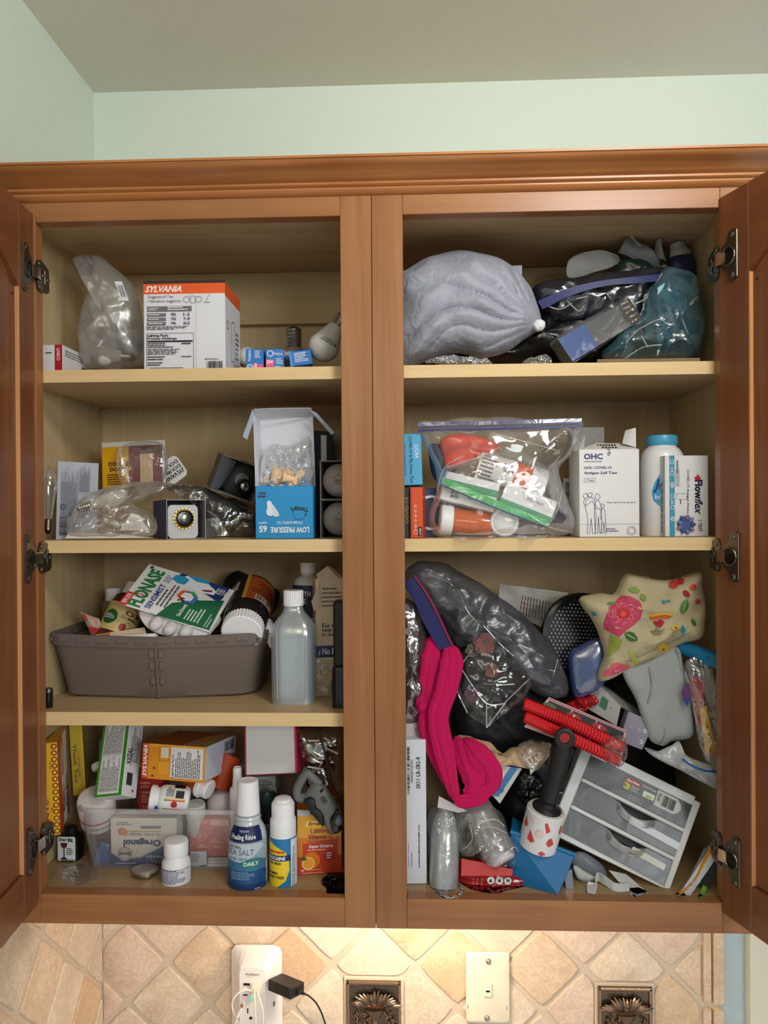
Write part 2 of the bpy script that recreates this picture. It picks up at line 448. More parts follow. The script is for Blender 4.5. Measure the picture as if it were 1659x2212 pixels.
# ---- wood
HONEY, HDARK = (164, 112, 68), (136, 86, 48)
wz = wood('stained_maple_upright', HONEY, HDARK, 'Z', spec=.45)
wx = wood('stained_maple_level', HONEY, HDARK, 'X', spec=.45)
wdz = wood('stained_maple_door_shaded', (138, 84, 50), (108, 62, 34), 'Z', spec=.45)  # door wood darker than the frame's: shade of grazing light in the colour
wdy = wood('stained_maple_door_rail_shaded', (138, 84, 50), (108, 62, 34), 'Y', spec=.45)
pz = wood('pale_birch_upright', (212, 188, 146), (190, 166, 122), 'Z', rough=.5, spec=.3)
ps = wood('shelf_birch', (200, 172, 132), (180, 150, 110), 'X', rough=.5, spec=.3)
px_ = wood('pale_birch_level', (226, 198, 150), (208, 176, 124), 'X', rough=.5, spec=.3)

pz2 = wood('pale_birch_rail', (214, 190, 146), (194, 168, 122), 'X', rough=.5, spec=.3)
SO = .419
def rowgap(): pass
# ================================================================ the two wall cabinets
def prism_xy(poly, z0, z1): return prism(poly, z0, z1, 'z')
def hinge_shape(sgn, base, d, zc):
    """compact hinge: winged cup plate on the door, link, and plate on the frame. d = unit vector along the door, away from the hinge edge"""
    n = Vector((-sgn * abs(d.y), -sgn * d.x * (1 if d.y < 0 else -1), 0)).normalized()
    n = Vector((-sgn, 0, 0)); n = (n - d * n.dot(d)).normalized()
    b = Vector((base[0], base[1], zc))
    def pt(a, z, k): return b + d * a + Vector((0, 0, z)) + n * k
    parts = []
    out = [(.006, .009), (.010, .014), (.017, .018), (.019, .0275), (.027, .0295), (.031, .028), (.032, .019), (.0325, .013), (.0325, -.013), (.032, -.019), (.031, -.028), (.027, -.0295), (.019, -.0275), (.017, -.018), (.010, -.014), (.006, -.009)]
    V = [pt(a, z, .0004) for a, z in out] + [pt(a, z, .0026) for a, z in out]; m = len(out)
    parts.append((V, [tuple(range(m)), tuple(range(2 * m - 1, m - 1, -1))] + [(i, (i + 1) % m, m + (i + 1) % m, m + i) for i in range(m)]))
    # raised rim round the cup opening
    rim = [pt(.019 + .0105 * math.cos(t), .0105 * math.sin(t), .0034) for t in [i * math.pi / 10 for i in range(20)]]
    parts.append(tube(rim + rim[:1], .0012, 6))
    for z in (-.0235, .0235):
        s = xf(lathe([(.0036, 0), (.0036, .0008), (.002, .0022), (.0003, .0022)], 12), Matrix.Translation(pt(.0255, z, .0024)) @ n.to_track_quat('Z', 'Y').to_matrix().to_4x4())
        parts.append(s)
    # the bent back edge of the plate
    e0, e1 = [pt(.0318, -.027, .002), pt(.0318, .027, .002)], None
    parts.append(tube(e0, .0012, 6))
    return parts
def link_shape(sgn, base, zc):
    x, y = base
    parts = [box(-.011, .001, -.0095, .0015, -.0075, .0075, .001)]
    parts = [xf(p, T(x - sgn * 0.000, y, zc) @ (Matrix.Scale(-1, 4, (1, 0, 0)) if sgn > 0 else Matrix.Identity(4))) for p in [
        box(-.0105, .0035, -.0085, -.0065, -.0072, .0072, .0006), box(.0015, .0035, -.0085, .012, -.0072, .0072, .0006)]]
    return parts
def frameplate_shape(sgn, zc):
    # plate on the inner edge of the face-frame stile, reaching into the cabinet
    x = -SO if sgn < 0 else SO
    k = 1 if sgn < 0 else -1
    out = [(-.001, .011), (.003, .018), (.008, .020), (.024, .016), (.030, .012), (.031, -.014), (.026, -.018), (.010, -.020), (.003, -.018), (-.001, -.010)]
    V = [(x + k * .0006, a, zc + z) for a, z in out] + [(x + k * .003, a, zc + z) for a, z in out]; m = len(out)
    parts = [(V, [tuple(range(m)), tuple(range(2 * m - 1, m - 1, -1))] + [(i, (i + 1) % m, m + (i + 1) % m, m + i) for i in range(m)])]
    for a, z in ((.004, .014), (.004, -.015), (.013, .001), (.026, -.001)):
        parts.append(xf(lathe([(.0034, 0), (.0034, .001), (.002, .0024), (.0003, .0024)], 12), T(x + k * .0028, a, zc + z) @ R(90 * k, 'Y')))
    parts.append(box(min(x + k * .0029, x + k * .0046), max(x + k * .0029, x + k * .0046), .016, .0215, zc - .009, zc + .009, .0008))
    return parts
m_steel = P((128, 120, 108), .32, metal=1, bump=.05, bs=300)
m_steel2 = P((214, 212, 204), .16, metal=1)

def cabinet(sgn, label, shelves, hz):
    c = thing('wall_cabinet', label, 'cabinet', (sgn * .2286, .14, 0))
    A = lambda name, s, mat, p=None: mesh(name, s, mat, p or c, smooth=False, world=True)
    o0, o1 = sgn * .0003, sgn * .4572
    lo, hi = min(o0, o1), max(o0, o1)
    in0, in1 = sgn * .0383, sgn * SO
    A('stile', box(*sorted((o0, in0)), 0, .019, 0, .905, .0006), wz)
    A('stile', box(*sorted((in1, o1)), 0, .019, 0, .905, .0006), wz)
    A('rail', box(min(in0, in1) + .0001, max(in0, in1) - .0001, 0.0002, .019, .8735, .905, .0006), wx)
    A('rail', box(min(in0, in1) + .0001, max(in0, in1) - .0001, 0.0002, .019, 0, .0368, .0006), wx)
    A('side_panel', box(*sorted((sgn * .012, sgn * .0003)), .0192, .288, .004, .905), pz)
    A('side_panel', box(*sorted((sgn * WI, sgn * .4572)), .0192, .288, .004, .905), pz)
    a, b = sorted((sgn * .0122, sgn * (WI - .0002)))
    A('back_panel', box(a, b, YB, YB + .006, .004, .895), pz)
    A('top_panel', box(a, b, .0195, YB - .0002, ZT, ZT + .012), wood('cabinet_top_%d' % sgn, (200, 170, 132), (180, 150, 112), 'X', rough=.6))
    A('bottom_panel', box(a, b, .0195, YB - .0002, .024, .0366), wood('cabinet_floor_%d' % sgn, (170, 142, 104), (150, 120, 84), 'X', rough=.35))
    A('hanging_rail', box(a, b, YB - .016, YB - .0003, .806 if sgn < 0 else .806, ZT - .0005), pz2)
    for (zb, zt) in shelves:
        A('shelf', box(a + .001, b - .001, .0216, YB - .0162, zb, zt), ps)
        A('edge_band', box(a + .001, b - .001, .021, .0216, zb, zt), px_)
    for (zb, zt) in shelves:
        for y in (.045, .235):
            x = sgn * WI
            s = join(xf(lathe([(.0028, 0), (.0028, .009)], 10), T(x, y, zb - .004) @ R(90 * -sgn, 'Y')), box(*sorted((x - sgn * .0005, x - sgn * .011)), y - .006, y + .006, zb - .0022, zb - .0002))
            A('shelf_pin', s, clear((230, 235, 240), .35, .5, .15, 0))
    # ---- the door, standing open towards the room
    if sgn < 0: base, d = Vector((-.4203, -.002, 0)), Vector((.070, -.9975, 0)).normalized()
    else: base, d = Vector((.4168, -.001, 0)), Vector((.318, -.948, 0)).normalized()
    n = Vector((-sgn, 0, 0)); n = (n - d * n.dot(d)).normalized()        # towards the camera's side (inner face)
    dz0, dz1 = .026, .884
    dm = Matrix(((d.x, -n.x, 0, base.x), (d.y, -n.y, 0, base.y), (0, 0, 1, 0), (0, 0, 0, 1)))   # local x along the door, local y into its thickness
    door = bpy.data.objects.new('door', None); COL.objects.link(door); door.parent = c
    door.matrix_basis = absm(c).inverted() @ dm
    W, SW, TH = .406, (.0395 if sgn < 0 else .0485), .019
    def B(name, s, mat): return mesh(name, s, mat, door, smooth=False)
    wdl = wood('door_rail_grain_shaded_%d' % sgn, (138, 84, 50), (108, 62, 34), 'X')  # same darkened tone as the door stiles, shade kept in the colour
    B('stile', box(0, SW, 0, TH, dz0, dz1, .0012), wdz)
    B('stile', box(W - SW, W, 0, TH, dz0, dz1, .0012), wdz)
    B('rail', box(SW + .0001, W - SW - .0001, .0002, TH, dz0, .080, .001), wdl)
    B('lit_edge_strip', box(SW - .0006, SW + .0011, .0003, .0054, .081, .782, .0003), wood('lit_edge_wood_%d' % sgn, (226, 164, 112), (200, 138, 88), 'Z'))  # added pale strip; brightness of the lit stile edge is in its colour
    arc = []
    for i in range(25):
        x = SW + (W - 2 * SW) * i / 24; q = (x - W / 2) / (W / 2 - SW)
        arc.append((x, .783 + .062 * (1 - abs(q) ** 1.9) ** 1.0))
    B('rail', prism([(SW + .0001, dz1)] + [(min(max(x, SW + .0001), W - SW - .0001), z) for x, z in arc] + [(W - SW - .0001, dz1)], .0002, TH), wdl)
    # the raised panel, sunk 4 mm behind the frame's face
    g = .0015
    pan = [(SW + g, .0815)] + [(min(max(x, SW + g), W - SW - g), z - g) for x, z in arc] + [(W - SW - g, .0815)]
    B('panel', prism(pan, .0048, TH - .003), wdz)
    B('screw_hole', xf(lathe([(.0016, 0), (.0016, .0006)], 10), T(SW + .007, .0045, .772) @ R(90, 'X')), P((60, 34, 20)))
    # ---- hinges
    for zc in hz:
        h = bpy.data.objects.new('hinge', None); COL.objects.link(h); h.parent = c
        h.matrix_basis = absm(c).inverted() @ T(base.x, base.y, zc)
        mesh('cup_plate', join(*hinge_shape(sgn, base, d, zc)), m_steel, h, smooth=False, world=True)
        mesh('cup', xf(lathe([(.0098, 0), (.0098, .0004), (.009, .0006)], 20), Matrix.Translation(Vector((base.x, base.y, zc)) + d * .019 + n * .0023) @ n.to_track_quat('Z', 'Y').to_matrix().to_4x4()), P((52, 46, 38), .35, metal=.8), h, world=True)
        x0 = base.x + (.001 if sgn < 0 else -.001)
        tip = base + d * .012 + n * .004; tail = Vector(((-SO + .0035) if sgn < 0 else (SO - .0035), .006, 0))
        mid = base + n * .006 + Vector((0, -.002, 0))
        rows = [[Vector((p.x, p.y, zc + z)) for p in (tip, mid, mid.lerp(tail, .5) + n * .001, tail)] for z in (-.0072, .0072)]
        mesh('arm', sheet(rows, .0014), m_steel2, h, smooth=False, world=True)
        mesh('mounting_plate', join(*frameplate_shape(sgn, zc)), m_steel, h, smooth=False, world=True)
    return c
SH_L = [(Z1B, Z1), (Z2B, Z2), (Z3B, Z3)]
cab_l = cabinet(-1, 'honey maple wall cabinet with three shelves, left of the centre seam', SH_L, (at(70, 580, -.02).z, at(75, 1207, -.02).z, at(80, 1834, -.02).z))
cab_r = cabinet(1, 'honey maple wall cabinet with two shelves, ending at the right wall strip', SH_L[:2], (at(1575, 553, -.02).z, at(1580, 1202, -.02).z, at(1590, 1858, -.02).z))

# ---- crown moulding along both cabinets
prof = [(0.0, .8975), (-.0015, .8975), (-.006, .8995), (-.0085, .9025), (-.0085, .9045), (-.0115, .905), (-.0135, .9065), (-.0135, .909), (-.0175, .910), (-.021, .9118), (-.0265, .9150), (-.0315, .9175), (-.036, .9190), (-.0395, .9205), (-.0425, .9232), (-.0435, .9243), (-.0455, .9245), (-.0455, .9272), (0, .9272)]
x0, x1 = XL + .001, .4574
n_ = len(prof)
V = [(x0, y, z) for y, z in prof] + [(x1 - y * .98, y, z) for y, z in prof] + [(x1 - y * .98, .286, z) for y, z in prof]
F = [tuple(range(n_))] + [(i, (i + 1) % n_, n_ + (i + 1) % n_, n_ + i) for i in range(n_)] + [(n_ + i, n_ + (i + 1) % n_, 2 * n_ + (i + 1) % n_, 2 * n_ + i) for i in range(n_)] + [tuple(range(3 * n_ - 1, 2 * n_ - 1, -1))]
tr = mesh('trim_1', (V, F), wood('crown_wood', (190, 128, 74), (156, 94, 48), 'X', spec=.5, rough=.3), None)
tag(tr, kind='structure')

# ================================================================ stone tiles
def stone(c1, c2, k):
    m, N, L, b = newmat('travertine_%d' % k)
    b.inputs['Roughness'].default_value = .55; b.inputs['Specular IOR Level'].default_value = .3
    tc = N.new('ShaderNodeTexCoord'); n = N.new('ShaderNodeTexNoise'); n.inputs['Scale'].default_value = 75; n.inputs['Detail'].default_value = 5; n.inputs['Distortion'].default_value = 2.2
    n1 = N.new('ShaderNodeTexNoise'); n1.inputs['Scale'].default_value = 14; n1.inputs['Detail'].default_value = 4
    mp = N.new('ShaderNodeMapping'); mp.inputs['Location'].default_value = (k * 3.1, k, k * 7.7)
    L.new(tc.outputs['Object'], mp.inputs[0]); L.new(mp.outputs[0], n.inputs['Vector']); L.new(mp.outputs[0], n1.inputs['Vector'])
    r = N.new('ShaderNodeValToRGB'); e = r.color_ramp.elements; e[0].position = .42; e[1].position = .62; e[0].color = lin(c2); e[1].color = lin(c1)
    mx = N.new('ShaderNodeMath'); mx.operation = 'MULTIPLY_ADD'; mx.inputs[1].default_value = .55
    m2 = N.new('ShaderNodeMath'); m2.operation = 'MULTIPLY'; m2.inputs[1].default_value = .45
    L.new(n.outputs['Fac'], mx.inputs[0]); L.new(n1.outputs['Fac'], m2.inputs[0]); L.new(m2.outputs[0], mx.inputs[2])
    L.new(mx.outputs[0], r.inputs[0]); L.new(r.outputs[0], b.inputs['Base Color'])
    bp = N.new('ShaderNodeBump'); bp.inputs['Strength'].default_value = .6; bp.inputs['Distance'].default_value = .001
    L.new(n.outputs['Fac'], bp.inputs['Height']); L.new(bp.outputs[0], b.inputs['Normal'])
    return m
TM = [stone((226, 202, 174), (206, 178, 148), 1), stone((230, 212, 188), (212, 190, 164), 2), stone((222, 194, 160), (204, 170, 136), 3), stone((228, 204, 182), (210, 182, 158), 4), stone((224, 208, 184), (204, 184, 158), 5)]
m_grout = P((208, 190, 168), .85, bump=.5, bs=260, spec=.2)
mesh('grout', box(XL + .0005, .5305, YW - .004, YW - .0003, -.7, -.004), m_grout, wall_back, smooth=False, world=True)
mesh('grout', box(XL + .0003, XL + .004, -.35, YW - .0045, -.7, -.004), m_grout, wall_left, smooth=False, world=True)
TD = .1335                                            # diagonal of a tile
q0 = at(897, 2090, YW - .01)
sq = []                                               # the two metal inserts: rectangles on the wall
for (ua, va, ub) in ((748, 2119, 866), (1292, 2132, 1409)):
    a = at(ua, va, YW - .012); b = at(ub, va, YW - .012); sq.append((a.x, b.x, a.z - (b.x - a.x), a.z))
rt = random.Random(5)
def tile_solid(poly, y0, y1, side='y', seed=0):
    # rounded, slightly uneven stone: back outline, front outline drawn in
    n = len(poly); cx = sum(p[0] for p in poly) / n; cz = sum(p[1] for p in poly) / n
    den = []
    for i in range(n):
        a, b = poly[i], poly[(i + 1) % n]; k = max(2, int(math.hypot(b[0] - a[0], b[1] - a[1]) / .009))
        for j in range(k):
            t = j / k; x, z = a[0] + (b[0] - a[0]) * t, a[1] + (b[1] - a[1]) * t
            w = .0011 * noise.noise(Vector((x * 90 + seed, z * 90, seed))); r_ = math.hypot(x - cx, z - cz) or 1
            cr = .0034 if j == 0 else (.0009 if j in (1, k - 1) else 0)
            den.append((x + (x - cx) / r_ * (w - cr), z + (z - cz) / r_ * (w - cr)))
    m = len(den); V, F = [], []
    for s_, y in ((1, y0), (1, y0 + (y1 - y0) * .6), (-1, y1)):
        for x, z in den:
            r_ = math.hypot(x - cx, z - cz) or 1; d_ = 0 if s_ > 0 else .0016
            V.append((x - (x - cx) / r_ * d_, y, z - (z - cz) / r_ * d_))
    for k in (0, 1):
        for i in range(m): F.append((k * m + i, k * m + (i + 1) % m, (k + 1) * m + (i + 1) % m, (k + 1) * m + i))
    F.append(tuple(range(2 * m, 3 * m)))
    if side == 'x': V = [(y, x, z) for x, y, z in V]
    return V, F
g = .0070
for i in range(-9, 10):
    for j in range(-1, 4):
        for o in (0, .5):
            cx, cz = q0.x + (i + o) * TD, q0.z + (.5 - j + o) * TD - TD / 2 + 0
            cx += TD / 2
            h_ = TD / 2 - g * .75
            poly = [(cx + h_, cz), (cx, cz + h_), (cx - h_, cz), (cx, cz - h_)]
            poly = clip(poly, 1, 0, .4965); poly = clip(poly, -1, 0, -(XL + .006)) if poly else poly; poly = clip(poly, 0, 1, -.008) if poly else poly
            for (a, b, c, d) in sq:
                if poly and max(p[0] for p in poly) > a - .006 and min(p[0] for p in poly) < b + .006 and min(p[1] for p in poly) < d + .006 and max(p[1] for p in poly) > c - .006:
                    mx_, mz = (a + b) / 2, (c + d) / 2
                    dx, dz = cx - mx_, cz - mz
                    if abs(dx) > abs(dz): poly = clip(poly, *((-1, 0, -(b + .005)) if dx > 0 else (1, 0, a - .005)))
                    else: poly = clip(poly, *((0, -1, -(d + .006)) if dz > 0 else (0, 1, c - .006)))
            if len(poly) < 3: continue
            ar = abs(sum(poly[k][0] * poly[(k + 1) % len(poly)][1] - poly[(k + 1) % len(poly)][0] * poly[k][1] for k in range(len(poly)))) / 2
            if ar < .00008 or max(p[1] for p in poly) < -.31: continue
            mesh('tile', tile_solid(poly, YW - .0038, YW - .0066 - rt.random() * .0010, 'y', i * 3 + j), rt.choice(TM), wall_back, smooth=True, world=True)
            # the same lattice on the left wall
for i in range(-2, 5):
    for j in range(-1, 3):
        for o in (0, .5):
            cx, cz = YW - .004 - (i + o) * TD, q0.z + (.5 - j + o) * TD - TD / 2 + .02
            h_ = TD / 2 - g * .75
            poly = [(cx + h_, cz), (cx, cz + h_), (cx - h_, cz), (cx, cz - h_)]
            poly = clip(poly, 1, 0, YW - .009)
            if poly: poly = clip(poly, -1, 0, .25)
            if poly: poly = clip(poly, 0, 1, -.008)
            if len(poly) < 3 or max(p[1] for p in poly) < -.31: continue
            mesh('tile', tile_solid(poly, XL + .0038, XL + .0066 + rt.random() * .001, 'x', i * 5 + j + 40), rt.choice(TM), wall_left, smooth=True, world=True)
# ---- border strip at the right end of the tiles
zz = -.008
for k, L_ in enumerate((.26, .2)):
    mesh('tile', tile_solid([(.500, zz), (.500, zz - L_), (.5115, zz - L_), (.5115, zz)], YW - .0038, YW - .010, 'y', k + 90), TM[0], wall_back, True, True)
    mesh('tile', tile_solid([(.5145, zz), (.5145, zz - L_), (.530, zz - L_), (.530, zz)], YW - .0038, YW - .013, 'y', k + 95), TM[2], wall_back, True, True)
    zz -= L_ + .004
# ================================================================ helpers for the contents
def proj(Q):
    d = Vector(Q) - CC; y = d.dot(_fw); return 829.5 + FPX * d.dot(_rt) / y, 1106 - FPX * d.dot(_up) / y
def on(u, y, z):
    p = at(u, 1106, y); p.z = z; return (u, proj(p)[1], y)
def K(y): return (y - CY) / FPX
def pq(u0, vt, u1, vb):
    return lambda a, b, c, d: ((a - u0) / (u1 - u0) * 100, (vb - d) / (vb - vt) * 100, (c - u0) / (u1 - u0) * 100, (vb - b) / (vb - vt) * 100)
def turned(name, label, cat, base, tip, parts, group=None, n=28, prints=(), roll=0):
    """turned object on the axis base -> tip; profiles are (radius, distance along) in photo pixels at the base's depth"""
    M, L = axisframe(at(*base), at(*tip), roll); k = K(base[2]); t = thing(name, label, cat, M, group)
    for p in parts:
        pn, pr, mt = p[:3]; kw = p[3] if len(p) > 3 else {}
        mesh(pn, lathe([(max(r, .02) * k, s * k) for r, s in pr], kw.get('n', n), True, kw.get('sx', 1), kw.get('sy', 1), kw.get('sq', 2)), mt, t)
    for r, z0, wd, h, off, items in prints:
        prnt(t, items, cylmap(r * k, -wd * k / (2 * r * k) + off, z0 * k), w=wd * k, h=h * k, div=24, eps=.0003)
    return t, k
def standing(u, y, z): return on(u, y, z)
def bottle(name, label, cat, u, y, z, vtop, parts, group=None, prints=(), n=32, roll=0):
    """upright turned object; profiles are (radius, v) with v the photo's pixel row"""
    b = on(u, y, z); vb = b[1]
    M = T(*at(*b)) @ R(roll, 'Z'); k = K(y); t = thing(name, label, cat, M, group)
    for p in parts:
        pn, pr, mt = p[:3]; kw = p[3] if len(p) > 3 else {}
        mesh(pn, lathe([(max(r, .02) * k, max(0, vb - v) * k) for r, v in pr], kw.get('n', n), True, kw.get('sx', 1), kw.get('sy', 1), kw.get('sq', 2)), mt, t)
    for r, va, vb_, wd, off, items in prints:
        prnt(t, items, cylmap(r * k, -wd / (2 * r) + off, (vb - vb_) * k), w=wd * k, h=(vb_ - va) * k, div=24, eps=.0003)
    return t, k
m_brass = P((196, 168, 96), .25, metal=1)
m_tin = P((170, 168, 160), .3, metal=1)
m_frost = P((206, 206, 202), .35, spec=.5, coat=.3)
m_blk = P((24, 24, 26), .45)
m_blkg = P((16, 16, 20), .22, spec=.6)
m_white = P((238, 238, 240), .4)
m_glass = clear((235, 240, 245), .1, .6, .05, 0)
def bulb(label, base, tip, Rp, glass=None, metal=None, group=None, name='light_bulb', L=None, thr=.23, cls='bulb', ins=m_blk):
    Lp = (at(*tip) - at(*base)).length / K(base[2]); r = Rp; tw = min(.45 * r, 17)
    tr = [(tw * .25, 0), (tw * .55, Lp * .02), (tw * .9, Lp * .045)]
    for i in range(5): tr += [(tw, Lp * (.05 + thr * (i + .2) / 5)), (tw * .9, Lp * (.05 + thr * (i + .7) / 5))]
    tr += [(tw * 1.02, Lp * (.06 + thr))]
    g = [(tw * .98, Lp * (.06 + thr)), (tw * 1.25, Lp * (.14 + thr)), (r * .8, Lp * .55), (r, Lp * .7), (r * .96, Lp * .8), (r * .75, Lp * .91), (r * .4, Lp * .98), (.1, Lp)]
    t, k = turned(name, label, cls, base, tip, [('contact', [(tw * .3, -Lp * .012), (tw * .55, Lp * .01), (tw * .93, Lp * .046)], ins), ('screw_base', tr[2:], metal or m_tin), ('glass', g, glass or m_frost)], group, n=24)
    return t
def openbox(W, D, H, th=.0006, y0=0):
    return join(box(0, W, y0, D, 0, th), box(0, W, y0, D, H - th, H), box(0, th, y0, D, th, H - th), box(W - th, W, y0, D, th, H - th), box(th, W - th, D - th, D, th, H - th))

# ================================================================ left cabinet, top shelf
# small red and white box
q = pq(0, 0, 100, 100)
carton('bulb_box', 'small white box with a red end, far left of the top shelf', 'box', on(84, .045, Z1), on(135, .045, Z1), (84, 745, .045), .095, (228, 226, 226),
       {'F': [('r', (176, 34, 44), 68, 0, 100, 100), ('t', (240, 230, 230), 76, 45, 90, 88, 'LSVECO', 270, .02), ('r', (70, 70, 75), 30, 70, 55, 74)],
        'R': [('l', (110, 110, 116), 8, 60, 80, 85, 3), ('b', (40, 40, 44), 60, 20, 80, 50)]})
# zip bag of bulbs
m_bag = clear((176, 178, 174), .36, .3, .3, .6, 22, diff=.7)
bagL = [(160, 556), (180, 550), (207, 551), (222, 556), (262, 592), (291, 625), (308, 680), (312, 740), (310, 792), (190, 793), (174, 740), (176, 690), (192, 650), (198, 610), (178, 578)]
tb = thing('zip_bag', 'cloudy zip bag of light bulbs with blue zipper lines, left of the orange-topped box', 'bag', (at(245, 790, .12).x, .12, Z1))
mesh('bag_film', pillow([(u, v, .085 + (v - 550) / 250 * .02) for u, v in bagL], None, .030, crumple=.0045, freq=38, seed=3, ridge=.5), m_bag, tb, world=True)
for i in range(2):
    a, b_ = at(183 + i * 13, 556 - i * 1, .088), at(206 + i * 11, 586 - i * 8, .088)
    mesh('zipper', tube([a + Vector((0, -.004, 0)), (a + b_) / 2 + Vector((0, -.006, 0)), b_ + Vector((0, -.008, 0))], .0012, 6), P((28, 84, 138), .35), tb, world=True)
prnt(tb, [('r', (228, 230, 232), 0, 0, 100, 100), ('b', (50, 50, 60), 15, 20, 85, 80)], lambda x, y, e: tuple(absm(tb).inverted() @ (at(262, 650, .068) + Vector((x - y * .35, 0, y)))), w=.010, h=.026)
bulb('frosted bulb at the bottom front of the cloudy zip bag', (290, 772, .10), (205, 768, .10), 24, m_frost, group='bulbs in the zip bag')
bulb('frosted bulb standing against the left side of the zip bag', (214, 712, .14), (208, 778, .135), 20, P((160, 160, 156), .3), group='bulbs in the zip bag')
bulb('frosted bulb leaning in the middle of the zip bag', (250, 700, .14), (246, 770, .14), 22, P((150, 152, 150), .3), group='bulbs in the zip bag')
bulb('frosted bulb deep in the right of the zip bag', (292, 690, .15), (288, 775, .15), 24, m_frost, group='bulbs in the zip bag')
# large orange-topped light bulb box
q = pq(309, 614, 486, 794)
OR = (232, 92, 36)
F_ = [('r', OR, 0, 88.5, 100, 100), ('t', WH, *q(313, 618, 392, 631), 'SYLVANIA', 0, .035, .35), ('t', BK, *q(319, 637, 374, 645), 'Suggested Use'), ('t', BK, *q(319, 646, 392, 654), 'Utilisation suggérée:'),
      ('r', (110, 110, 112), *q(317, 660, 414, 671)), ('l', WH, *q(362, 661, 412, 670), 2), ('l', WH, *q(320, 663, 345, 670), 2)]
for i, (a, b_) in enumerate((('90%', '1-2'), ('75%', '7-9'), ('74%', '18-22'))):
    F_ += [('r', (110, 110, 112), *q(317, 674 + i * 9, 358, 681 + i * 9)), ('l', WH, *q(320, 676 + i * 9, 354, 680 + i * 9), 1), ('t', BK, *q(369, 674 + i * 9, 380, 680 + i * 9), a, 0, .02), ('t', BK, *q(396, 674 + i * 9, 410, 680 + i * 9), b_, 0, .02)]
for a, b_ in ((403, 646), (430, 646)): F_ += [('c', (120, 120, 122), *q(a, b_ - 4, a + 1, b_ + 1)[:2], 3.6, 3.1)]
F_ += [('k', (120, 120, 122), [q(412, 640, 412, 640)[:2], q(422, 640, 422, 640)[:2], q(422, 654, 422, 654)[:2], q(412, 654, 412, 654)[:2], q(412, 640, 412, 640)[:2]], .0005), ('k', (120, 120, 122), [q(445, 653, 445, 653)[:2], q(450, 642, 450, 642)[:2], q(454, 637, 454, 637)[:2]], .0005), ('r', (120, 120, 122), *q(441, 653, 454, 654)),
       ('l', (60, 60, 62), *q(316, 701, 414, 709), 3), ('k', BK, [q(316, 715, 0, 715)[:2], q(418, 715, 0, 715)[:2], q(418, 793, 0, 793)[:2]], .0004), ('k', BK, [q(316, 715, 0, 715)[:2], q(316, 793, 0, 793)[:2]], .0004),
       ('t', BK, *q(318, 717, 363, 723), 'Lighting Facts', 0, .03), ('t', BK, *q(318, 723, 382, 729), "Données d'éclairage", 0, .03), ('r', BK, *q(318, 730, 416, 733)), ('l', BK, *q(318, 735, 375, 746), 3), ('l', BK, *q(392, 735, 416, 741), 1),
       ('l', (70, 70, 72), *q(318, 747, 412, 760), 4), ('l', BK, *q(318, 762, 360, 772), 2), ('l', BK, *q(392, 762, 416, 766), 1), ('l', BK, *q(318, 774, 356, 783), 2), ('r', BK, *q(322, 785, 395, 786)), ('b', BK, *q(446, 773, 481, 793)), ('l', (60, 60, 62), *q(442, 768, 482, 771), 1), ('r', (205, 206, 208), *q(424, 640, 424.6, 793))]
t, W, D, H = carton('bulb_box', 'large white bulb box with an orange top band and printed facts panel', 'box', on(311, .045, Z1), on(487, .045, Z1), (309, 614, .045), .085, (222, 223, 228), {
    'F': F_, 'R': [('r', OR, 0, 86, 100, 100), ('k', (60, 60, 62), [(40, 62), (60, 66), (60, 20), (40, 16), (40, 62)], .0008), ('c', (60, 60, 62), 16, 55, 5, 4.2), ('l', (90, 90, 94), 68, 20, 90, 55, 6)]}, bev=.0006)
mesh('flap', box(0, W, .0015, .002, H, H + .0045), P((60, 46, 38), .8), t, smooth=False)
# small blue boxes, bulbs
BL_, PK = (28, 116, 196), (226, 84, 140)
carton('small_bulb_box', 'small blue box on end with a pink stripe, nearest the orange-topped box', 'box', on(531, .06, Z1), on(570, .063, Z1), (530, 753, .06), .045, BL_, {
    'F': [('c', WH, 25, 22, 15, 12), ('c', WH, 25, 22, 8, 6), ('t', WH, 12, 48, 32, 95, 'Westinghouse', 90, .01), ('r', PK, 44, 0, 66, 42), ('t', WH, 47, 4, 64, 40, '25W', 90, .03), ('r', PK, 68, 0, 96, 36), ('l', WH, 50, 60, 90, 92, 6)]}, group='small blue bulb boxes', seed=3)
carton('small_bulb_box', 'small blue box lying flat with a pink 25W band, second from the orange-topped box', 'box', on(574, .06, Z1), on(614, .064, Z1), (573, 753, .06), .045, BL_, {
    'F': [('c', WH, 25, 80, 13, 10), ('t', WH, 42, 72, 92, 86, 'Westinghouse', 0, .01), ('r', PK, 2, 8, 45, 55), ('t', WH, 6, 38, 40, 52, '25W', 0, .03), ('l', WH, 56, 34, 96, 60, 3), ('l', WH, 50, 10, 96, 28, 3)]}, group='small blue bulb boxes', seed=4)
carton('small_bulb_box', 'small blue box tipped askew in front of the metal-based bulb', 'box', (628, 792, .058), (676, 786, .062), (620, 760, .058), .042, (34, 112, 190), {
    'F': [('l', WH, 22, 20, 85, 85, 6), ('r', (60, 150, 220), 0, 0, 10, 100)], 'T': [('r', (20, 70, 150), 0, 0, 100, 100)], 'L': [('r', (40, 130, 205), 0, 0, 100, 100)]}, group='small blue bulb boxes', seed=5)
bulb('bulb standing on its silvered glass with the grey screw base up', (635, 707, .13), (635, 799, .13), 38, P((200, 204, 206), .12, metal=.9), group='loose bulbs on the top shelf', thr=.42)
bulb('white frosted bulb lying behind the first small blue box', (600, 772, .15), (508, 772, .15), 23, m_frost, group='loose bulbs on the top shelf')
tb = bulb('white floodlight bulb with printed collar, leaning against the centre stile', (741, 680, .085), (684, 776, .075), 34, P((214, 214, 210), .35), group='loose bulbs on the top shelf', thr=.2)
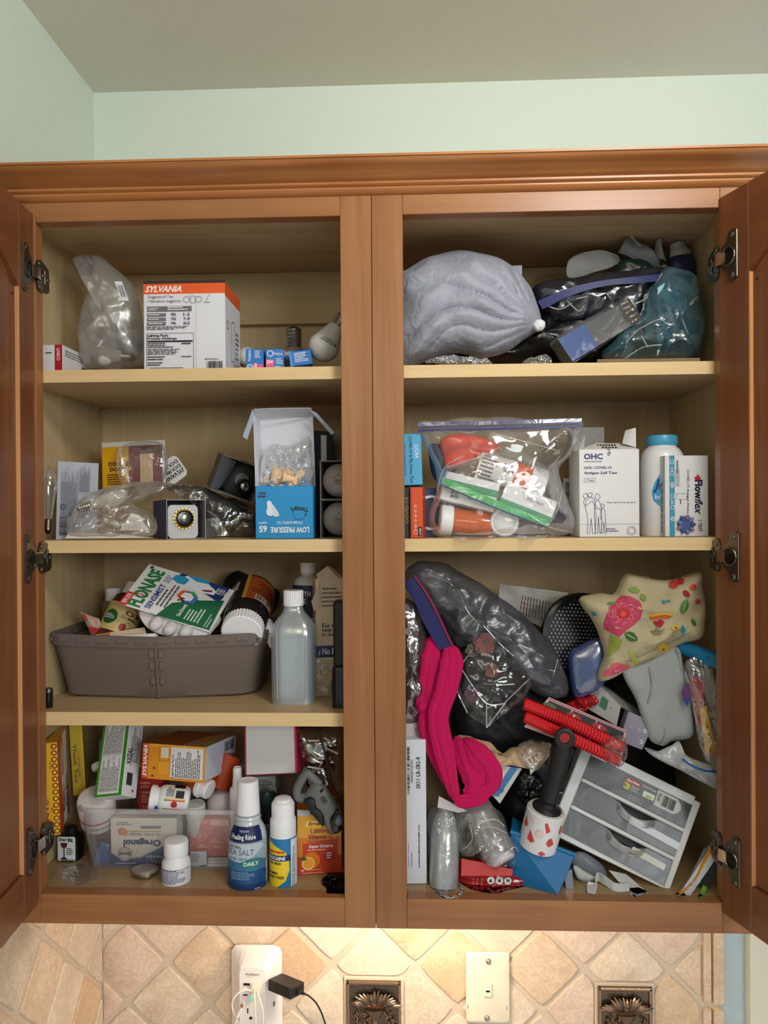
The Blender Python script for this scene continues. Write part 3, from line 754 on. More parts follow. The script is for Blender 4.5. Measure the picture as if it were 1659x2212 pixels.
prnt(tb, [('c', (120, 112, 104), 12, 50, 20), ('t', (60, 56, 52), 26, 56, 95, 78, '8W 120V 60Hz', 0, .01), ('l', (70, 66, 62), 26, 20, 95, 48, 4)], cylmap(.0208, -.7, .041), w=.026, h=.011, div=14, eps=.0006)

# ================================================================ left cabinet, second shelf
bulb('clear candle bulb standing by the left cabinet wall', (103, 1152, .050), (107, 1010, .050), 17, m_glass, P((150, 140, 120), .3, metal=1), group='bulbs on the second shelf', thr=.16)
# yellow blister pack at the back
t = thing('blister_pack', 'torn yellow and maroon bulb blister pack leaning at the back', 'packaging', (at(285, 1050, .16).x, .16, Z2))
M, W, H = frame3((222, 1056, .158), (359, 1050, .155), (213, 957, .162))
sub = bpy.data.objects.new('backing_card', mesh('tmp', box(0, W, 0, .0008, 0, H), P((120, 62, 58), .6), t, False).data); bpy.data.objects.remove(bpy.data.objects['tmp']); COL.objects.link(sub); sub.parent = t; sub.matrix_basis = absm(t).inverted() @ M
prnt(sub, [('r', (228, 170, 22), 0, 0, 42, 90), ('r', (226, 224, 220), 0, 90, 100, 100), ('r', (226, 224, 220), 95, 0, 100, 100), ('r', (205, 180, 140), 60, 8, 80, 72), ('k', (190, 160, 120), [(65, 8), (65, 72)], .0008), ('k', (190, 160, 120), [(72, 8), (72, 72)], .0008),
           ('t', BK, 10, 48, 42, 57, 'DOUBLE', 0, .03), ('t', BK, 12, 37, 38, 45, 'DOREE', 0, .03), ('l', (60, 40, 10), 8, 5, 40, 30, 5), ('p', (236, 232, 226), [(26, 86), (30, 60), (34, 40), (42, 8), (45, 8), (37, 44), (33, 64), (31, 88)]), ('t', (60, 30, 30), 62, 80, 78, 88, 'HE', 180, .02)], lambda x, y, e: (x, -e, y), w=W, h=H)
mesh('blister', pillow([(262, 965), (352, 960), (352, 1040), (265, 1046)], .145, .014, n=48, crumple=.001, power=.25), clear((240, 240, 240), .06, .6, .08, .3), t, world=True)
# tilted white card
M, W, H = frame3((378, 980, .165), (334, 1012, .165), (404, 1026, .165))
t = thing('packaging_card', 'white rounded bulb card lying upside down behind the blister packs', 'card', M)
mesh('card', prism(rrect(0, W, 0, H, .008), 0, .0008), P((226, 224, 220), .6), t, smooth=False)
prnt(t, [('t', BK, 6, 62, 96, 80, 'SYLVANIA', 0, .035, .3), ('t', BK, 8, 42, 92, 57, 'DOUBLE', 0, .03), ('t', BK, 8, 20, 92, 36, 'DOUBLE', 0, .03)], lambda x, y, e: (x, -e, y), w=W, h=H)
# grey-backed card pack with bulb in blister, front left
M, W, H = frame3((121, 1166, .05), (192, 1166, .075), (147, 997, .058))
t = thing('blister_pack', 'grey printed bulb card with a clear blister, front left of the second shelf', 'packaging', M)
mesh('backing_card', sheet([[Vector((W * a * 1.25, .006 * math.sin(a * 3), H * (1 - b))) for a in (0, .2, .4, .6, .8, 1)] for b in (0, .5, 1)], .0008), P((176, 180, 190), .6), t)
prnt(t, [('l', (70, 72, 84), 8, 30, 60, 96, 30, 1), ('l', (60, 62, 76), 64, 62, 96, 96, 16, 1), ('b', BK, 6, 6, 28, 30, 1), ('c', (50, 52, 64), 16, 42, 3.5, 2.2)], lambda x, y, e: (x + .001, -e - .0012 - .0002, y), w=W, h=H)
mesh('blister', pillow([(150, 1150, .05), (160, 1100, .05), (190, 1068, .05), (240, 1050, .055), (300, 1040, .06), (362, 1040, .065), (372, 1050, .065), (338, 1066, .055), (290, 1090, .05), (330, 1112, .05), (333, 1156, .045), (240, 1161, .04), (155, 1161, .04)], None, .016, n=90, crumple=.003, freq=60, seed=6, power=.35, c=(225, 1110), ridge=.4), clear((225, 222, 215), .13, .6, .1, .6, 30), t, world=True)
mesh('folded_edge', pxsheet([(150, 1150, .035), (240, 1154, .032), (331, 1162, .035), (140, 1163, .03)], nu=8, nv=2), P((222, 216, 204), .6), t, world=True)
bulb('frosted bulb lying inside the clear front blister', (166, 1100, .06), (276, 1066, .075), 21, P((205, 200, 188), .3), group='bulbs on the second shelf')
solo('torn_paper', 'torn scrap of white paper inside the clear front blister', 'paper', pxsheet([(283, 1108), (300, 1112), (322, 1146), (258, 1146)], .052, 6, 6, wr=.003), P((226, 222, 214), .7))
# blue box with a brass bulb base
M, W, H = frame3(on(360, .04, Z2), on(445, .066, Z2), (357, 1079, .04))
t = thing('bulb_box', 'open blue bulb box showing a brass bulb base, front of the second shelf', 'box', M)
mesh('carton', openbox(W, .08, H, .0009), P((150, 150, 152), .6), t, smooth=False)
prnt(t, [('r', (40, 66, 120), 0, 0, 100, 100), ('r', (180, 182, 188), 6, 10, 24, 55), ('k', (190, 192, 198), [(60, 0), (60, 100)], .0006)], lambda x, y, e: (-e, .08 - x, y), w=.08, h=H)
mesh('insert', prism(rrect(.003, W - .009, .001, H - .007, .006), .006, .007), P((196, 196, 196), .6), t, smooth=False)
cz = H * .52; g_ = [(.0118 * (1 + .06 * (i % 2)), 0) for i in range(2)]
mesh('lamp_collar', xf(lathe([(.0125, 0), (.0125, .003), (.0105, .004), (.0095, .001)], 24), T(W * .46, .006, cz) @ R(90, 'X')), m_brass, t)
mesh('insulator', xf(lathe([(.0098, 0), (.0090, .005), (.004, .0055)], 24), T(W * .46, .006, cz) @ R(90, 'X')), m_blkg, t)
mesh('contact', xf(lathe([(.0048, .003), (.0046, .0072), (.0008, .0085)], 18), T(W * .46, .006, cz) @ R(90, 'X')), m_tin, t)
teeth = [xf(box(-.0012, .0012, -.0009, .0009, 0, .003), T(W * .46, .006, cz) @ R(90, 'X') @ R(i * 20, 'Z') @ T(.0132, 0, 0)) for i in range(18)]
mesh('collar_teeth', join(*teeth), m_brass, t, smooth=False)
# dark crumpled blister beside it
t = thing('blister_pack', 'smoky clear blister heap between the brass-base box and the grey box', 'packaging', (at(470, 1160, .12).x, .12, Z2))
mesh('blister', pillow([(350, 1052), (375, 1046), (425, 1050), (470, 1066), (520, 1098), (556, 1112), (556, 1163), (450, 1163), (445, 1120), (400, 1078)], .12, .018, crumple=.006, freq=45, seed=9, ridge=.6, c=(480, 1120)), clear((150, 148, 140), .35, .6, .08, .8, 30, tint=(150, 145, 135)), t, world=True)
for i, (a, b_, c_, d_) in enumerate(((415, 1075, 500, 1115), (455, 1110, 540, 1145), (470, 1085, 535, 1100))):
    mesh('lamp_pin', tube([at(a, b_, .13), at((a + c_) / 2, (b_ + d_) / 2 - 4, .128), at(c_, d_, .13)], [.006, .008, .004], 10), P((60, 58, 56), .35), t, world=True)
solo('torn_foil', 'flat dark strip of film in front of the smoky blister heap', 'film', pxsheet([(442, 1122), (470, 1118), (495, 1156), (440, 1162)], .085, 8, 6, wr=.004), clear((120, 118, 112), .5, .4, .15, .5))
# grey box with a black bulb base, tilted
M, W, H = frame3((454, 1056, .09), (546, 1088, .11), (454, 971, .085))
t = thing('bulb_box', 'tilted grey open bulb box with a black-rimmed bulb end', 'box', M)
mesh('carton', openbox(W, .085, H, .0009), P((112, 114, 116), .6), t, smooth=False)
mesh('flap', sheet([[Vector((.0, -.001, H)), Vector((.012, .004, H * .97)), Vector((.022, .012, H * .93))], [Vector((0, -.001, 0)), Vector((.010, .010, .002)), Vector((.014, .02, .006))]], .0007), P((84, 86, 90), .6), t)
mesh('reflector', xf(lathe([(.027, .0), (.022, .012), (.010, .03), (.0095, .036)], 28), T(W * .62, .055, H * .5) @ R(90, 'X')), P((118, 116, 112), .3), t)
mesh('lamp_base', xf(lathe([(.0105, 0), (.0105, .008), (.008, .0095), (.006, .008)], 24), T(W * .70, .022, H * .36) @ R(90, 'X')), m_blkg, t)
mesh('contact', xf(lathe([(.005, .0), (.004, .0095), (.001, .0105)], 16), T(W * .70, .022, H * .36) @ R(90, 'X')), m_tin, t)
# earplug box
q = pq(552, 1050, 677, 1161)
EB = (38, 142, 200)
t, W, D, H = carton('earplug_box', 'blue earplug box standing upside down with its white flaps torn open', 'box', on(552, .04, Z2), on(677, .042, Z2), (552, 1050, .04), .055, EB, {
    'F': [('t', WH, *q(560, 1133, 577, 1147), '65', 180, .03), ('t', WH, *q(559, 1124, 576, 1130), 'pairs', 180, .01), ('t', WH, *q(585, 1136, 668, 1148), 'LOW PRESSURE', 180, .03), ('t', WH, *q(598, 1124, 653, 1130), 'FOAM EARPLUGS', 180, .005), ('t', BK, *q(628, 1095, 667, 1105), 'Timears', 180, .02),
          ('c', BK, 76, 48, 12.5, 11.7), ('c', BK, 70, 60, 1.6), ('c', BK, 87, 46, 1.6), ('r', (50, 70, 90), *q(560, 1063, 575, 1067)), ('r', (50, 70, 90), *q(558, 1070, 575, 1074)),
          ('p', (226, 230, 234), [(20, 70), (24, 73), (28, 70), (31, 58), (36, 50), (34, 46), (26, 43), (20, 46), (19, 52), (21, 60)]), ('p', (208, 214, 222), [(30, 66), (34, 60), (40, 50), (42, 44), (38, 42), (32, 42), (30, 50)])]})
def pnl(name, quad, y, col=(214, 216, 224), nu=6, nv=6, wr=.0015, bend=0): return mesh(name, pxsheet(quad, y, nu, nv, wr=wr, bend=bend), P(col, .6), t, world=True)
pnl('back_panel', [(558, 898), (676, 900), (682, 1052), (556, 1052)], .085, (206, 208, 216))
pnl('side_flap', [(548, 898, .05), (562, 900, .085), (570, 1052, .085), (553, 1052, .042)], None)
pnl('top_flap', [(548, 884, .05), (672, 882, .06), (682, 902, .09), (546, 900, .06)], None, (190, 192, 200), bend=.003)
pnl('torn_flap', [(545, 884, .05), (551, 898, .052), (534, 950, .045), (524, 943, .042)], None, (150, 162, 178))
pnl('side_flap', [(668, 884, .06), (684, 892, .06), (722, 934, .06), (716, 940, .065)], None, (170, 176, 188))
mesh('earplug_bag', pillow([(570, 975), (590, 958), (620, 962), (650, 952), (668, 945), (676, 1000), (674, 1050), (640, 1054), (570, 1052), (562, 1020)], .062, .014, n=60, crumple=.004, freq=70, seed=12, ridge=.6), clear((235, 238, 242), .10, .7, .07, .8, 45), t, world=True)
m_plug = P((232, 196, 152), .7)
rp = random.Random(3)
for i, (u, v, a) in enumerate(((580, 1022, 200), (596, 1034, 60), (590, 1046, 10), (612, 1026, 225), (622, 1040, 140), (606, 1046, 170), (636, 1024, 250), (644, 1038, 280), (634, 1048, 30), (575, 1042, 90))):
    p = at(u, v, .062 - .004 * (i % 3)); M = Matrix.Translation(p) @ R(a, 'Y') @ R(rp.uniform(-30, 30), 'X')
    o = solo('earplug', 'tan foam earplug in the clear bag, ' + ('by the left edge', 'below the leftmost', 'at the lower left corner', 'at the top of the heap', 'in the middle of the heap', 'at the bottom middle', 'at the upper right', 'at the far right', 'at the lower right corner', 'peeking out at lower left')[i], 'earplug', lathe([(.0005, -.0105), (.0035, -.0095), (.0042, -.006), (.0046, 0), (.0055, .006), (.0068, .0105), (.006, .0112), (.0005, .0108)], 16), m_plug, 'foam earplugs')
    o.matrix_basis = M
# dark tall boxes behind
carton('tall_carton', 'tall dark navy carton with a pale stripe behind the earplug box', 'box', on(682, .10, Z2), on(722, .115, Z2), (682, 930, .10), .06, (44, 48, 60), {'F': [('r', (214, 216, 222), 30, 66, 60, 96), ('r', (40, 60, 130), 30, 28, 60, 64)]})
carton('tall_carton', 'brown carton edge at the back right of the second shelf', 'box', on(715, .17, Z2), on(745, .17, Z2), (715, 940, .17), .05, (120, 96, 66))
# twin bulb pack
M, W, H = frame3(on(692, .05, Z2), on(765, .05, Z2), (688, 995, .05))
t = thing('bulb_box', 'grey cardboard twin pack with two round bulb faces against the centre stile', 'box', M)
mesh('carton', join(openbox(W, .07, H / 2 - .0006, .0009), xf(openbox(W, .07, H / 2, .0009), T(0, 0, H / 2))), P((126, 122, 118), .65), t, smooth=False)
for i in range(2):
    zc_ = H * (.25 + .5 * i)
    mesh('bulb_face', xf(lathe([(.010, -.03), (.020, -.012), (.0225, 0), (.021, .006), (.015, .011), (.006, .0135), (.0005, .014)], 30), T(.0225 + .001, .018, zc_) @ R(90, 'X')), P((158, 148, 144), .45), t)
    prnt(t, [('c', (70, 62, 60), 50, 50, 34, 31), ('l', (70, 62, 60), 30, 34, 70, 66, 6, 1), ('c', (70, 62, 60), 50, 94, 5)], lambda x, y, e, zc_=zc_: (.0145 + x, .0035 - e + .5 * ((x - .009) ** 2 + (y - .009) ** 2) / .0225, zc_ - .009 + y), w=.018, h=.018, eps=.0006)
def aff(TL, TR, BL):
    """photo pixel -> percent on a face whose corners are TL, TR, BL"""
    ax, ay, bx, by = TR[0] - TL[0], TR[1] - TL[1], BL[0] - TL[0], BL[1] - TL[1]; det = ax * by - ay * bx
    def f(x, y):
        dx, dy = x - TL[0], y - TL[1]
        return ((dx * by - dy * bx) / det * 100, 100 - (ax * dy - ay * dx) / det * 100)
    return f
def qmap(parent, quad):
    """mapper onto the quad TL, TR, BR, BL (pixels with depth)"""
    c = [at(*p) for p in quad]; Mi = absm(parent).inverted()
    nrm = (c[1] - c[0]).cross(c[3] - c[0]).normalized()
    if nrm.dot(CC - c[0]) < 0: nrm = -nrm
    def f(x, y, e):
        a, b = x, 1 - y; p = c[0].lerp(c[1], a).lerp(c[3].lerp(c[2], a), b) + nrm * e
        return tuple(Mi @ p)
    return f
def slab(t, name, quad, th, mat, seed=0, **kw):
    """plate with real thickness between four pixel corners (front face on the corners)"""
    c = [at(*p) for p in quad]; nrm = (c[1] - c[0]).cross(c[3] - c[0]).normalized()
    if nrm.dot(CC - c[0]) > 0: nrm = -nrm
    V = c + [p + nrm * th for p in c]
    return mesh(name, (V, [(0, 1, 2, 3), (7, 6, 5, 4), (0, 4, 5, 1), (1, 5, 6, 2), (2, 6, 7, 3), (3, 7, 4, 0)]), mat, t, smooth=False, world=True)
# ================================================================ left cabinet, third shelf
# ---- taupe storage basket
TAUPE = P((112, 101, 94), .55, bump=.3, bs=500)
t = thing('storage_basket', 'taupe plastic basket with an embossed rim, on the third shelf', 'basket', (-.29, .12, Z3))
def bloop(g, z, lift=0, n=96):
    c = [(-.4470 + g * .8, .080 + g), (-.297, .0720 + g * .8), (-.1510 - g, .088 + g), (-.1500 - g, .235 - g), (-.4470 + g * .8, .235 - g)]
    pts = []
    for i, (x, y) in enumerate(c):
        p, q_ = Vector((*c[i - 1], 0)), Vector((*c[(i + 1) % 5], 0)); o = Vector((x, y, 0)); r_ = .004 if i == 1 else (.016 if i == 0 else .03)
        a, b = o + (p - o).normalized() * r_, o + (q_ - o).normalized() * r_
        for k in range(7):
            s = k / 6; pts.append(a.lerp(o, s).lerp(o.lerp(b, s), s))
    pts = resample(pts, n)
    return [Vector((p.x, p.y, z + lift * ((p.x + .297) / .15) ** 2)) for p in pts]
def loft(loops, cap0=True, cap1=False):
    n = len(loops[0]); V = [p for l in loops for p in l]; F = []
    for j in range(len(loops) - 1):
        for i in range(n): F.append((j * n + i, j * n + (i + 1) % n, (j + 1) * n + (i + 1) % n, (j + 1) * n + i))
    if cap0: F.append(tuple(range(n - 1, -1, -1)))
    if cap1: F.append(tuple(range((len(loops) - 1) * n, len(loops) * n)))
    return V, F
mesh('tub', loft([bloop(.024, Z3), bloop(.019, Z3 + .004), bloop(.016, Z3 + .02), bloop(.004, .332, .003), bloop(.006, .3315, .003), bloop(.022, Z3 + .02), bloop(.027, Z3 + .004)], True, True), TAUPE, t, world=True)
mesh('rim', loft([bloop(.0035, .3305, .003), bloop(.0012, .3305, .003), bloop(-.0006, .344, .004), bloop(.001, .3455, .004), bloop(.0035, .3455, .004), bloop(.0045, .334, .003)], False, False), TAUPE, t, world=True)
dl = bloop(-.0006, .338, .0035, 288); em = []
for i in range(0, 288, 9):
    a, b = dl[i], dl[(i + 5) % 288]; d_ = (b - a); 
    if max(a.y, b.y) > .13 or (b - a).length > .03: continue
    em.append(tube([a, b], .0034, 4, flat=.45, up=(0, 1, 0)))
for z in (.285, .305, .322):
    for s_ in (-1, 1): em.append(box(-.297 + s_ * .0065 - .0035, -.297 + s_ * .0065 + .0035, .0815 - (z - .285) * .17, .0855 - (z - .285) * .17, z - .0055, z + .0055, .001))
em.append(tube([(-.297, .088, Z3 + .003), (-.297, .0845, Z3 + .02), (-.297, .0750, .332)], .0026, 6))
tag(mesh('embossing', join(*em), TAUPE, t, smooth=False, world=True), kind='stuff')
# ---- nasal spray card pack lying across the basket
FQ = [(256, 1303, .085), (323, 1218, .125), (508, 1276, .14), (452, 1366, .095)]
fp = aff(*[p[:2] for p in (FQ[0], FQ[1], FQ[3])])
t = thing('nasal_spray_pack', 'white, green and navy nasal spray card pack tilted on top of the basket', 'medicine pack', tuple(at(380, 1360, .12)))
slab(t, 'card', FQ, .0012, P((226, 224, 220), .5))
pp = lambda *a: [fp(x, y) for x, y in a]
GRN, NVY = (18, 96, 60), (28, 52, 104)
prnt(t, [('p', NVY, pp((397, 1240), (506, 1276), (496, 1290), (478, 1306), (445, 1284), (425, 1278), (385, 1248))), ('p', GRN, pp((336, 1329), (372, 1304), (430, 1300), (492, 1302), (452, 1362))),
         ('p', GRN, pp((322, 1322), (336, 1329), (390, 1306), (420, 1296), (440, 1302), (336, 1331))),
         ('t', (34, 120, 66), 4, 78, 92, 94, 'FLONASE', 0, .045), ('c', (200, 60, 40), 29, 86, 4.4, 2.6), ('t', (40, 60, 140), 8, 68.5, 66, 75, 'SENSIMIST', 0, .02), ('t', (40, 60, 140), 72, 72, 90, 75.5, 'ALLERGY'), ('t', (40, 60, 140), 72, 68, 86, 71.5, 'RELIEF'),
         ('l', (80, 80, 90), 20, 53, 80, 66, 3), ('t', (228, 228, 230), 12, 35, 40, 41, 'Non-Drowsy', 0, .02), ('l', (200, 220, 208), 10, 14, 44, 32, 5), ('r', (196, 40, 44), 0, 92, 30, 100), ('t', WH, 4, 93.5, 27, 98.5, 'NEW LOOK', 0, .01),
         ('p', (226, 230, 234), pp((392, 1252), (410, 1246), (450, 1258), (474, 1282), (468, 1290), (430, 1282), (400, 1268))), ('p', (40, 150, 190), pp((374, 1252), (384, 1244), (402, 1248), (414, 1256), (402, 1266), (386, 1262))), ('p', (40, 150, 190), pp((412, 1248), (436, 1250), (462, 1262), (456, 1266), (430, 1260))), ('p', (120, 30, 40), pp((440, 1278), (466, 1280), (464, 1284), (446, 1282))),
         ('p', (60, 110, 180), pp((384, 1288), (398, 1278), (420, 1282), (432, 1296), (420, 1308), (396, 1304))), ('p', (220, 90, 50), pp((384, 1288), (398, 1278), (410, 1280), (406, 1294), (392, 1300))), ('p', (60, 160, 90), pp((412, 1281), (424, 1283), (430, 1292), (414, 1294))), ('p', WH, pp((392, 1290), (402, 1283), (416, 1286), (422, 1295), (414, 1302), (400, 1300))), ('t', BK, 41.5, 42, 51, 49, '24', 0, .03),
         ('t', WH, 79, 4, 90, 8, '60', 90, .03), ('t', WH, 80, 9, 93, 18, 'METERED', 0, 0), ('l', (160, 200, 180), 6, 3, 40, 9, 2), ('r', (60, 60, 70), 90, 93, 96, 96)],
     qmap(t, FQ))
mesh('blister_tray', pillow([(300, 1318, .104), (330, 1290, .118), (470, 1325, .122), (458, 1366, .106), (436, 1383, .102), (400, 1382, .100), (345, 1370, .098), (312, 1350, .098)], None, .010, n=70, crumple=.0008, freq=45, seed=5, power=.25), P((224, 220, 220), .35, spec=.6), t, world=True)
for i, (u, v) in enumerate(((338, 1346), (402, 1364), (368, 1358))):
    mesh('tray_bump', xf(lathe([(.009, -.004), (.008, .006), (.0055, .0095), (.001, .0105)], 18), Matrix.Translation(at(u, v, .0915)) @ R(105, 'X')), P((226, 222, 222), .3, spec=.6), t, world=True)
# ---- gummy vitamin bottle
turned('vitamin_bottle', 'amber gummy vitamin bottle with a cream label, leaning left of the spray pack', 'bottle', (236, 1392, .125), (300, 1262, .17), [
    ('body', [(30, 0), (37, 4), (38, 30), (38, 90), (34, 108), (22, 118)], P((88, 34, 24), .2, spec=.6)), ('cap', [(24, 112), (26, 114), (26, 140), (24, 144)], m_white)],
    prints=[(38.3, 22, 150, 66, -.25, [('r', (206, 184, 120), 0, 0, 100, 100), ('c', (34, 92, 44), 38, 45, 26), ('l', WH, 28, 36, 48, 54, 3), ('t', (120, 30, 36), 58, 64, 80, 80, 'D3', 0, .03), ('t', (60, 40, 30), 54, 50, 84, 60, 'GUMMIES', 0, .01), ('c', (150, 30, 34), 62, 22, 13), ('c', (140, 26, 30), 74, 16, 13), ('k', (70, 90, 40), [(62, 30), (68, 46), (76, 28)], .0006)])])
# ---- white capped jar behind, red and white sachet
bottle('pill_bottle', 'white-capped olive bottle standing at the back left of the basket', 'bottle', 248, .20, Z3 + .04, 1267, [
    ('body', [(24, 1380), (25, 1300), (17, 1294)], P((120, 118, 84), .3)), ('cap', [(17.5, 1295), (18, 1293), (18, 1269), (16, 1267)], m_white)])
t = thing('sachet', 'red and white foil sachet poking out of the left of the basket', 'sachet', tuple(at(200, 1370, .12)))
mesh('pouch', pillow([(173, 1321), (214, 1336), (228, 1372), (196, 1372)], .12, .003, n=40, smooth=False, crumple=.002), P((186, 150, 140), .3), t, world=True)
prnt(t, [('r', (196, 60, 56), 0, 0, 100, 34), ('r', (196, 60, 56), 0, 66, 20, 100), ('c', (220, 190, 170), 50, 60, 22)], qmap(t, [(178, 1325, .1155), (211, 1338, .1155), (222, 1368, .1155), (196, 1368, .1155)]))
# ---- white and orange tube, peach box edge
turned('cream_tube', 'white tube with an orange stripe lying along the basket front', 'tube', (200, 1388, .085), (345, 1380, .085), [
    ('tube', [(2, 0), (9, 14), (13, 60), (15, 110), (15, 118)], P((228, 222, 216), .4), {'sx': 1.0, 'sy': .8}), ('stripe', [(8.2, 10), (11.2, 30), (12.2, 40)], P((206, 92, 50), .4), {'sx': 1.05, 'sy': .86}), ('cap', [(13, 118), (13, 140), (11, 143)], m_white)])
t = thing('flat_carton', 'thin peach carton lying across the front of the basket', 'box', tuple(at(260, 1385, .10)))
slab(t, 'carton', [(206, 1371, .105), (312, 1355, .105), (322, 1392, .088), (200, 1396, .088)], .008, P((226, 200, 178), .5))
prnt(t, [('t', (70, 50, 50), 62, 40, 92, 62, 'calnis', 0, .01, .2), ('r', (206, 92, 50), 3, 60, 30, 95)], qmap(t, [(206, 1371, .105), (312, 1355, .105), (322, 1392, .088), (200, 1396, .088)]))
# ---- dark supplement jar with ribbed white lid
rib = []
for i in range(49): rib += []
def ribcap(r, s0, s1, k, n=40):
    V, F = [], []; N_ = n * 2
    for (f, s) in ((1, s0), (1, s1 - 2), (.94, s1)):
        for i in range(N_):
            a = 2 * math.pi * i / N_; rr = r * f * (1.0 if i % 2 else .955); V.append((rr * k * math.cos(a), rr * k * math.sin(a), s * k))
    for j in range(2):
        for i in range(N_): F.append((j * N_ + i, j * N_ + (i + 1) % N_, (j + 1) * N_ + (i + 1) % N_, (j + 1) * N_ + i))
    F.append(tuple(range(N_ - 1, -1, -1))); F.append(tuple(range(2 * N_, 3 * N_)))
    return V, F
t, k = turned('supplement_jar', 'black supplement jar with an orange label and ribbed white lid', 'jar', (549, 1278, .185), (521, 1372, .085), [
    ('body', [(30, 0), (42, 6), (46, 20), (46, 110), (44, 126), (38, 134)], P((20, 20, 22), .15, spec=.7))],
    prints=[(46.3, 8, 190, 90, .55, [('r', (30, 28, 28), 0, 0, 100, 100), ('r', (168, 84, 34), 0, 5, 44, 100), ('r', (200, 150, 60), 44, 0, 48, 100), ('r', (222, 220, 216), 10, 78, 34, 96), ('b', BK, 11, 80, 33, 94), ('l', (90, 40, 16), 6, 20, 40, 70, 8), ('t', (214, 210, 204), 56, 20, 90, 60, 'VIM', 180, .03), ('r', (206, 176, 30), 70, 70, 90, 88)])])
mesh('lid', ribcap(42, 130, 158, k), m_white, t, smooth=False)
# ---- dark spray can behind
turned('spray_can', 'black aerosol can lying behind the orange-labelled jar', 'can', (500, 1262, .235), (604, 1318, .195), [
    ('body', [(26, -4), (34, 4), (35, 10), (35, 96), (33, 102)], P((24, 22, 22), .3, spec=.5)), ('rim', [(33, 101), (35.5, 103), (35.5, 108), (30, 109), (29, 105)], P((120, 110, 90), .25, metal=1))])
turned('pill_bottle', 'small white cap beside the ribbed lid at the right end of the basket', 'bottle', (588, 1378, .12), (566, 1338, .13), [
    ('body', [(13, -20), (15, -16), (15, 8)], P((220, 220, 222), .3)), ('cap', [(17, 8), (18, 10), (18, 36), (16, 40)], m_white)])
# ---- clear bottle of rubbing alcohol
cb = clear((205, 214, 220), .42, .45, .2, .15, 12, diff=.6)
b = bottle('alcohol_bottle', 'translucent blue-grey bottle with a white ribbed cap beside the basket', 'bottle', 635.5, .082, Z3, 1272, [
    ('body', [(41, 1531), (45, 1528), (47, 1518), (47, 1400), (48, 1372), (46, 1352), (36, 1335), (24, 1322), (20, 1312), (20, 1302), (18, 1300)], cb, {'sq': 3.6, 'sy': .8, 'n': 48}),
    ('liquid', [(40, 1529), (43, 1526), (45, 1516), (45, 1400), (46, 1372)], clear((176, 196, 212), .55, .2, .3, 0, diff=.8), {'sq': 3.6, 'sy': .78, 'n': 48}),
    ('collar', [(22, 1306), (22, 1300), (19, 1299)], m_white)])[0]
bb = on(635.5, .082, Z3); k = K(.082)
mesh('cap', ribcap(21.5, bb[1] - 1300, bb[1] - 1273, k, 28), m_white, b, smooth=False)
for s_ in (-1, 1): mesh('corner_ridge', tube([(s_ * 30 * k, -36.5 * k, 12 * k), (s_ * 31 * k, -37 * k, 150 * k)], .0009, 6), cb, b)
# ---- tan coffee carton
tn = (206, 186, 158)
t, W, D, H = carton('coffee_carton', 'tan carton with a navy band and torn open top behind the alcohol bottle', 'box', on(683, .103, Z3), on(748, .112, Z3), (681, 1250, .103), .07, tn, {
    'F': [('l', (110, 96, 84), 22, 74, 96, 92, 5), ('t', (40, 34, 34), 22, 58, 96, 62, 'For those', 0, .02), ('t', (40, 34, 34), 22, 54, 96, 58, 'keep these', 0, .02), ('t', (40, 34, 34), 22, 50, 90, 54, 'in the cup', 0, .02), ('r', (44, 52, 96), 0, 33, 100, 43), ('t', WH, 22, 35.5, 92, 41, 'No Mess', 0, .01), ('k', (206, 208, 224), [(8, 36), (14, 40), (10, 35), (17, 38)], .0004)]})
mesh('shrink_wrap', box(-.0006, W + .0004, -.0007, D, 0, H * .31), clear((226, 214, 190), .1, .6, .12, 1.0, 80), t, smooth=False)
mesh('torn_flap', pxsheet([(684, 1240, .10), (708, 1222, .11), (732, 1250, .11), (690, 1262, .103)], nu=6, nv=6, wr=.005), P(tn, .7), t, world=True)
mesh('torn_flap', pxsheet([(706, 1224, .12), (714, 1222, .12), (744, 1252, .12), (742, 1262, .12)], nu=6, nv=4, wr=.003), P((190, 168, 140), .7), t, world=True)
mesh('torn_flap', pxsheet([(672, 1300, .10), (690, 1262, .10), (692, 1310, .102), (678, 1320, .10)], nu=4, nv=4, wr=.005), P((190, 168, 140), .7), t, world=True)
# ---- bottle behind with dark label
bottle('pill_bottle', 'white bottle with a navy label behind the tan carton and the alcohol bottle', 'bottle', 668, .17, Z3, 1213, [
    ('body', [(32, 1480), (34, 1470), (34, 1262), (28, 1248), (16, 1240), (15, 1234)], P((206, 204, 200), .35)), ('cap', [(17, 1236), (18, 1234), (18, 1216), (16, 1213)], m_white)],
    prints=[(34.3, 1260, 1330, 90, 0, [('r', (34, 48, 78), 0, 0, 100, 100), ('t', WH, 15, 66, 60, 82, 'MOUTH', 0, .02), ('t', WH, 15, 44, 50, 60, 'SORE', 0, .02)])])
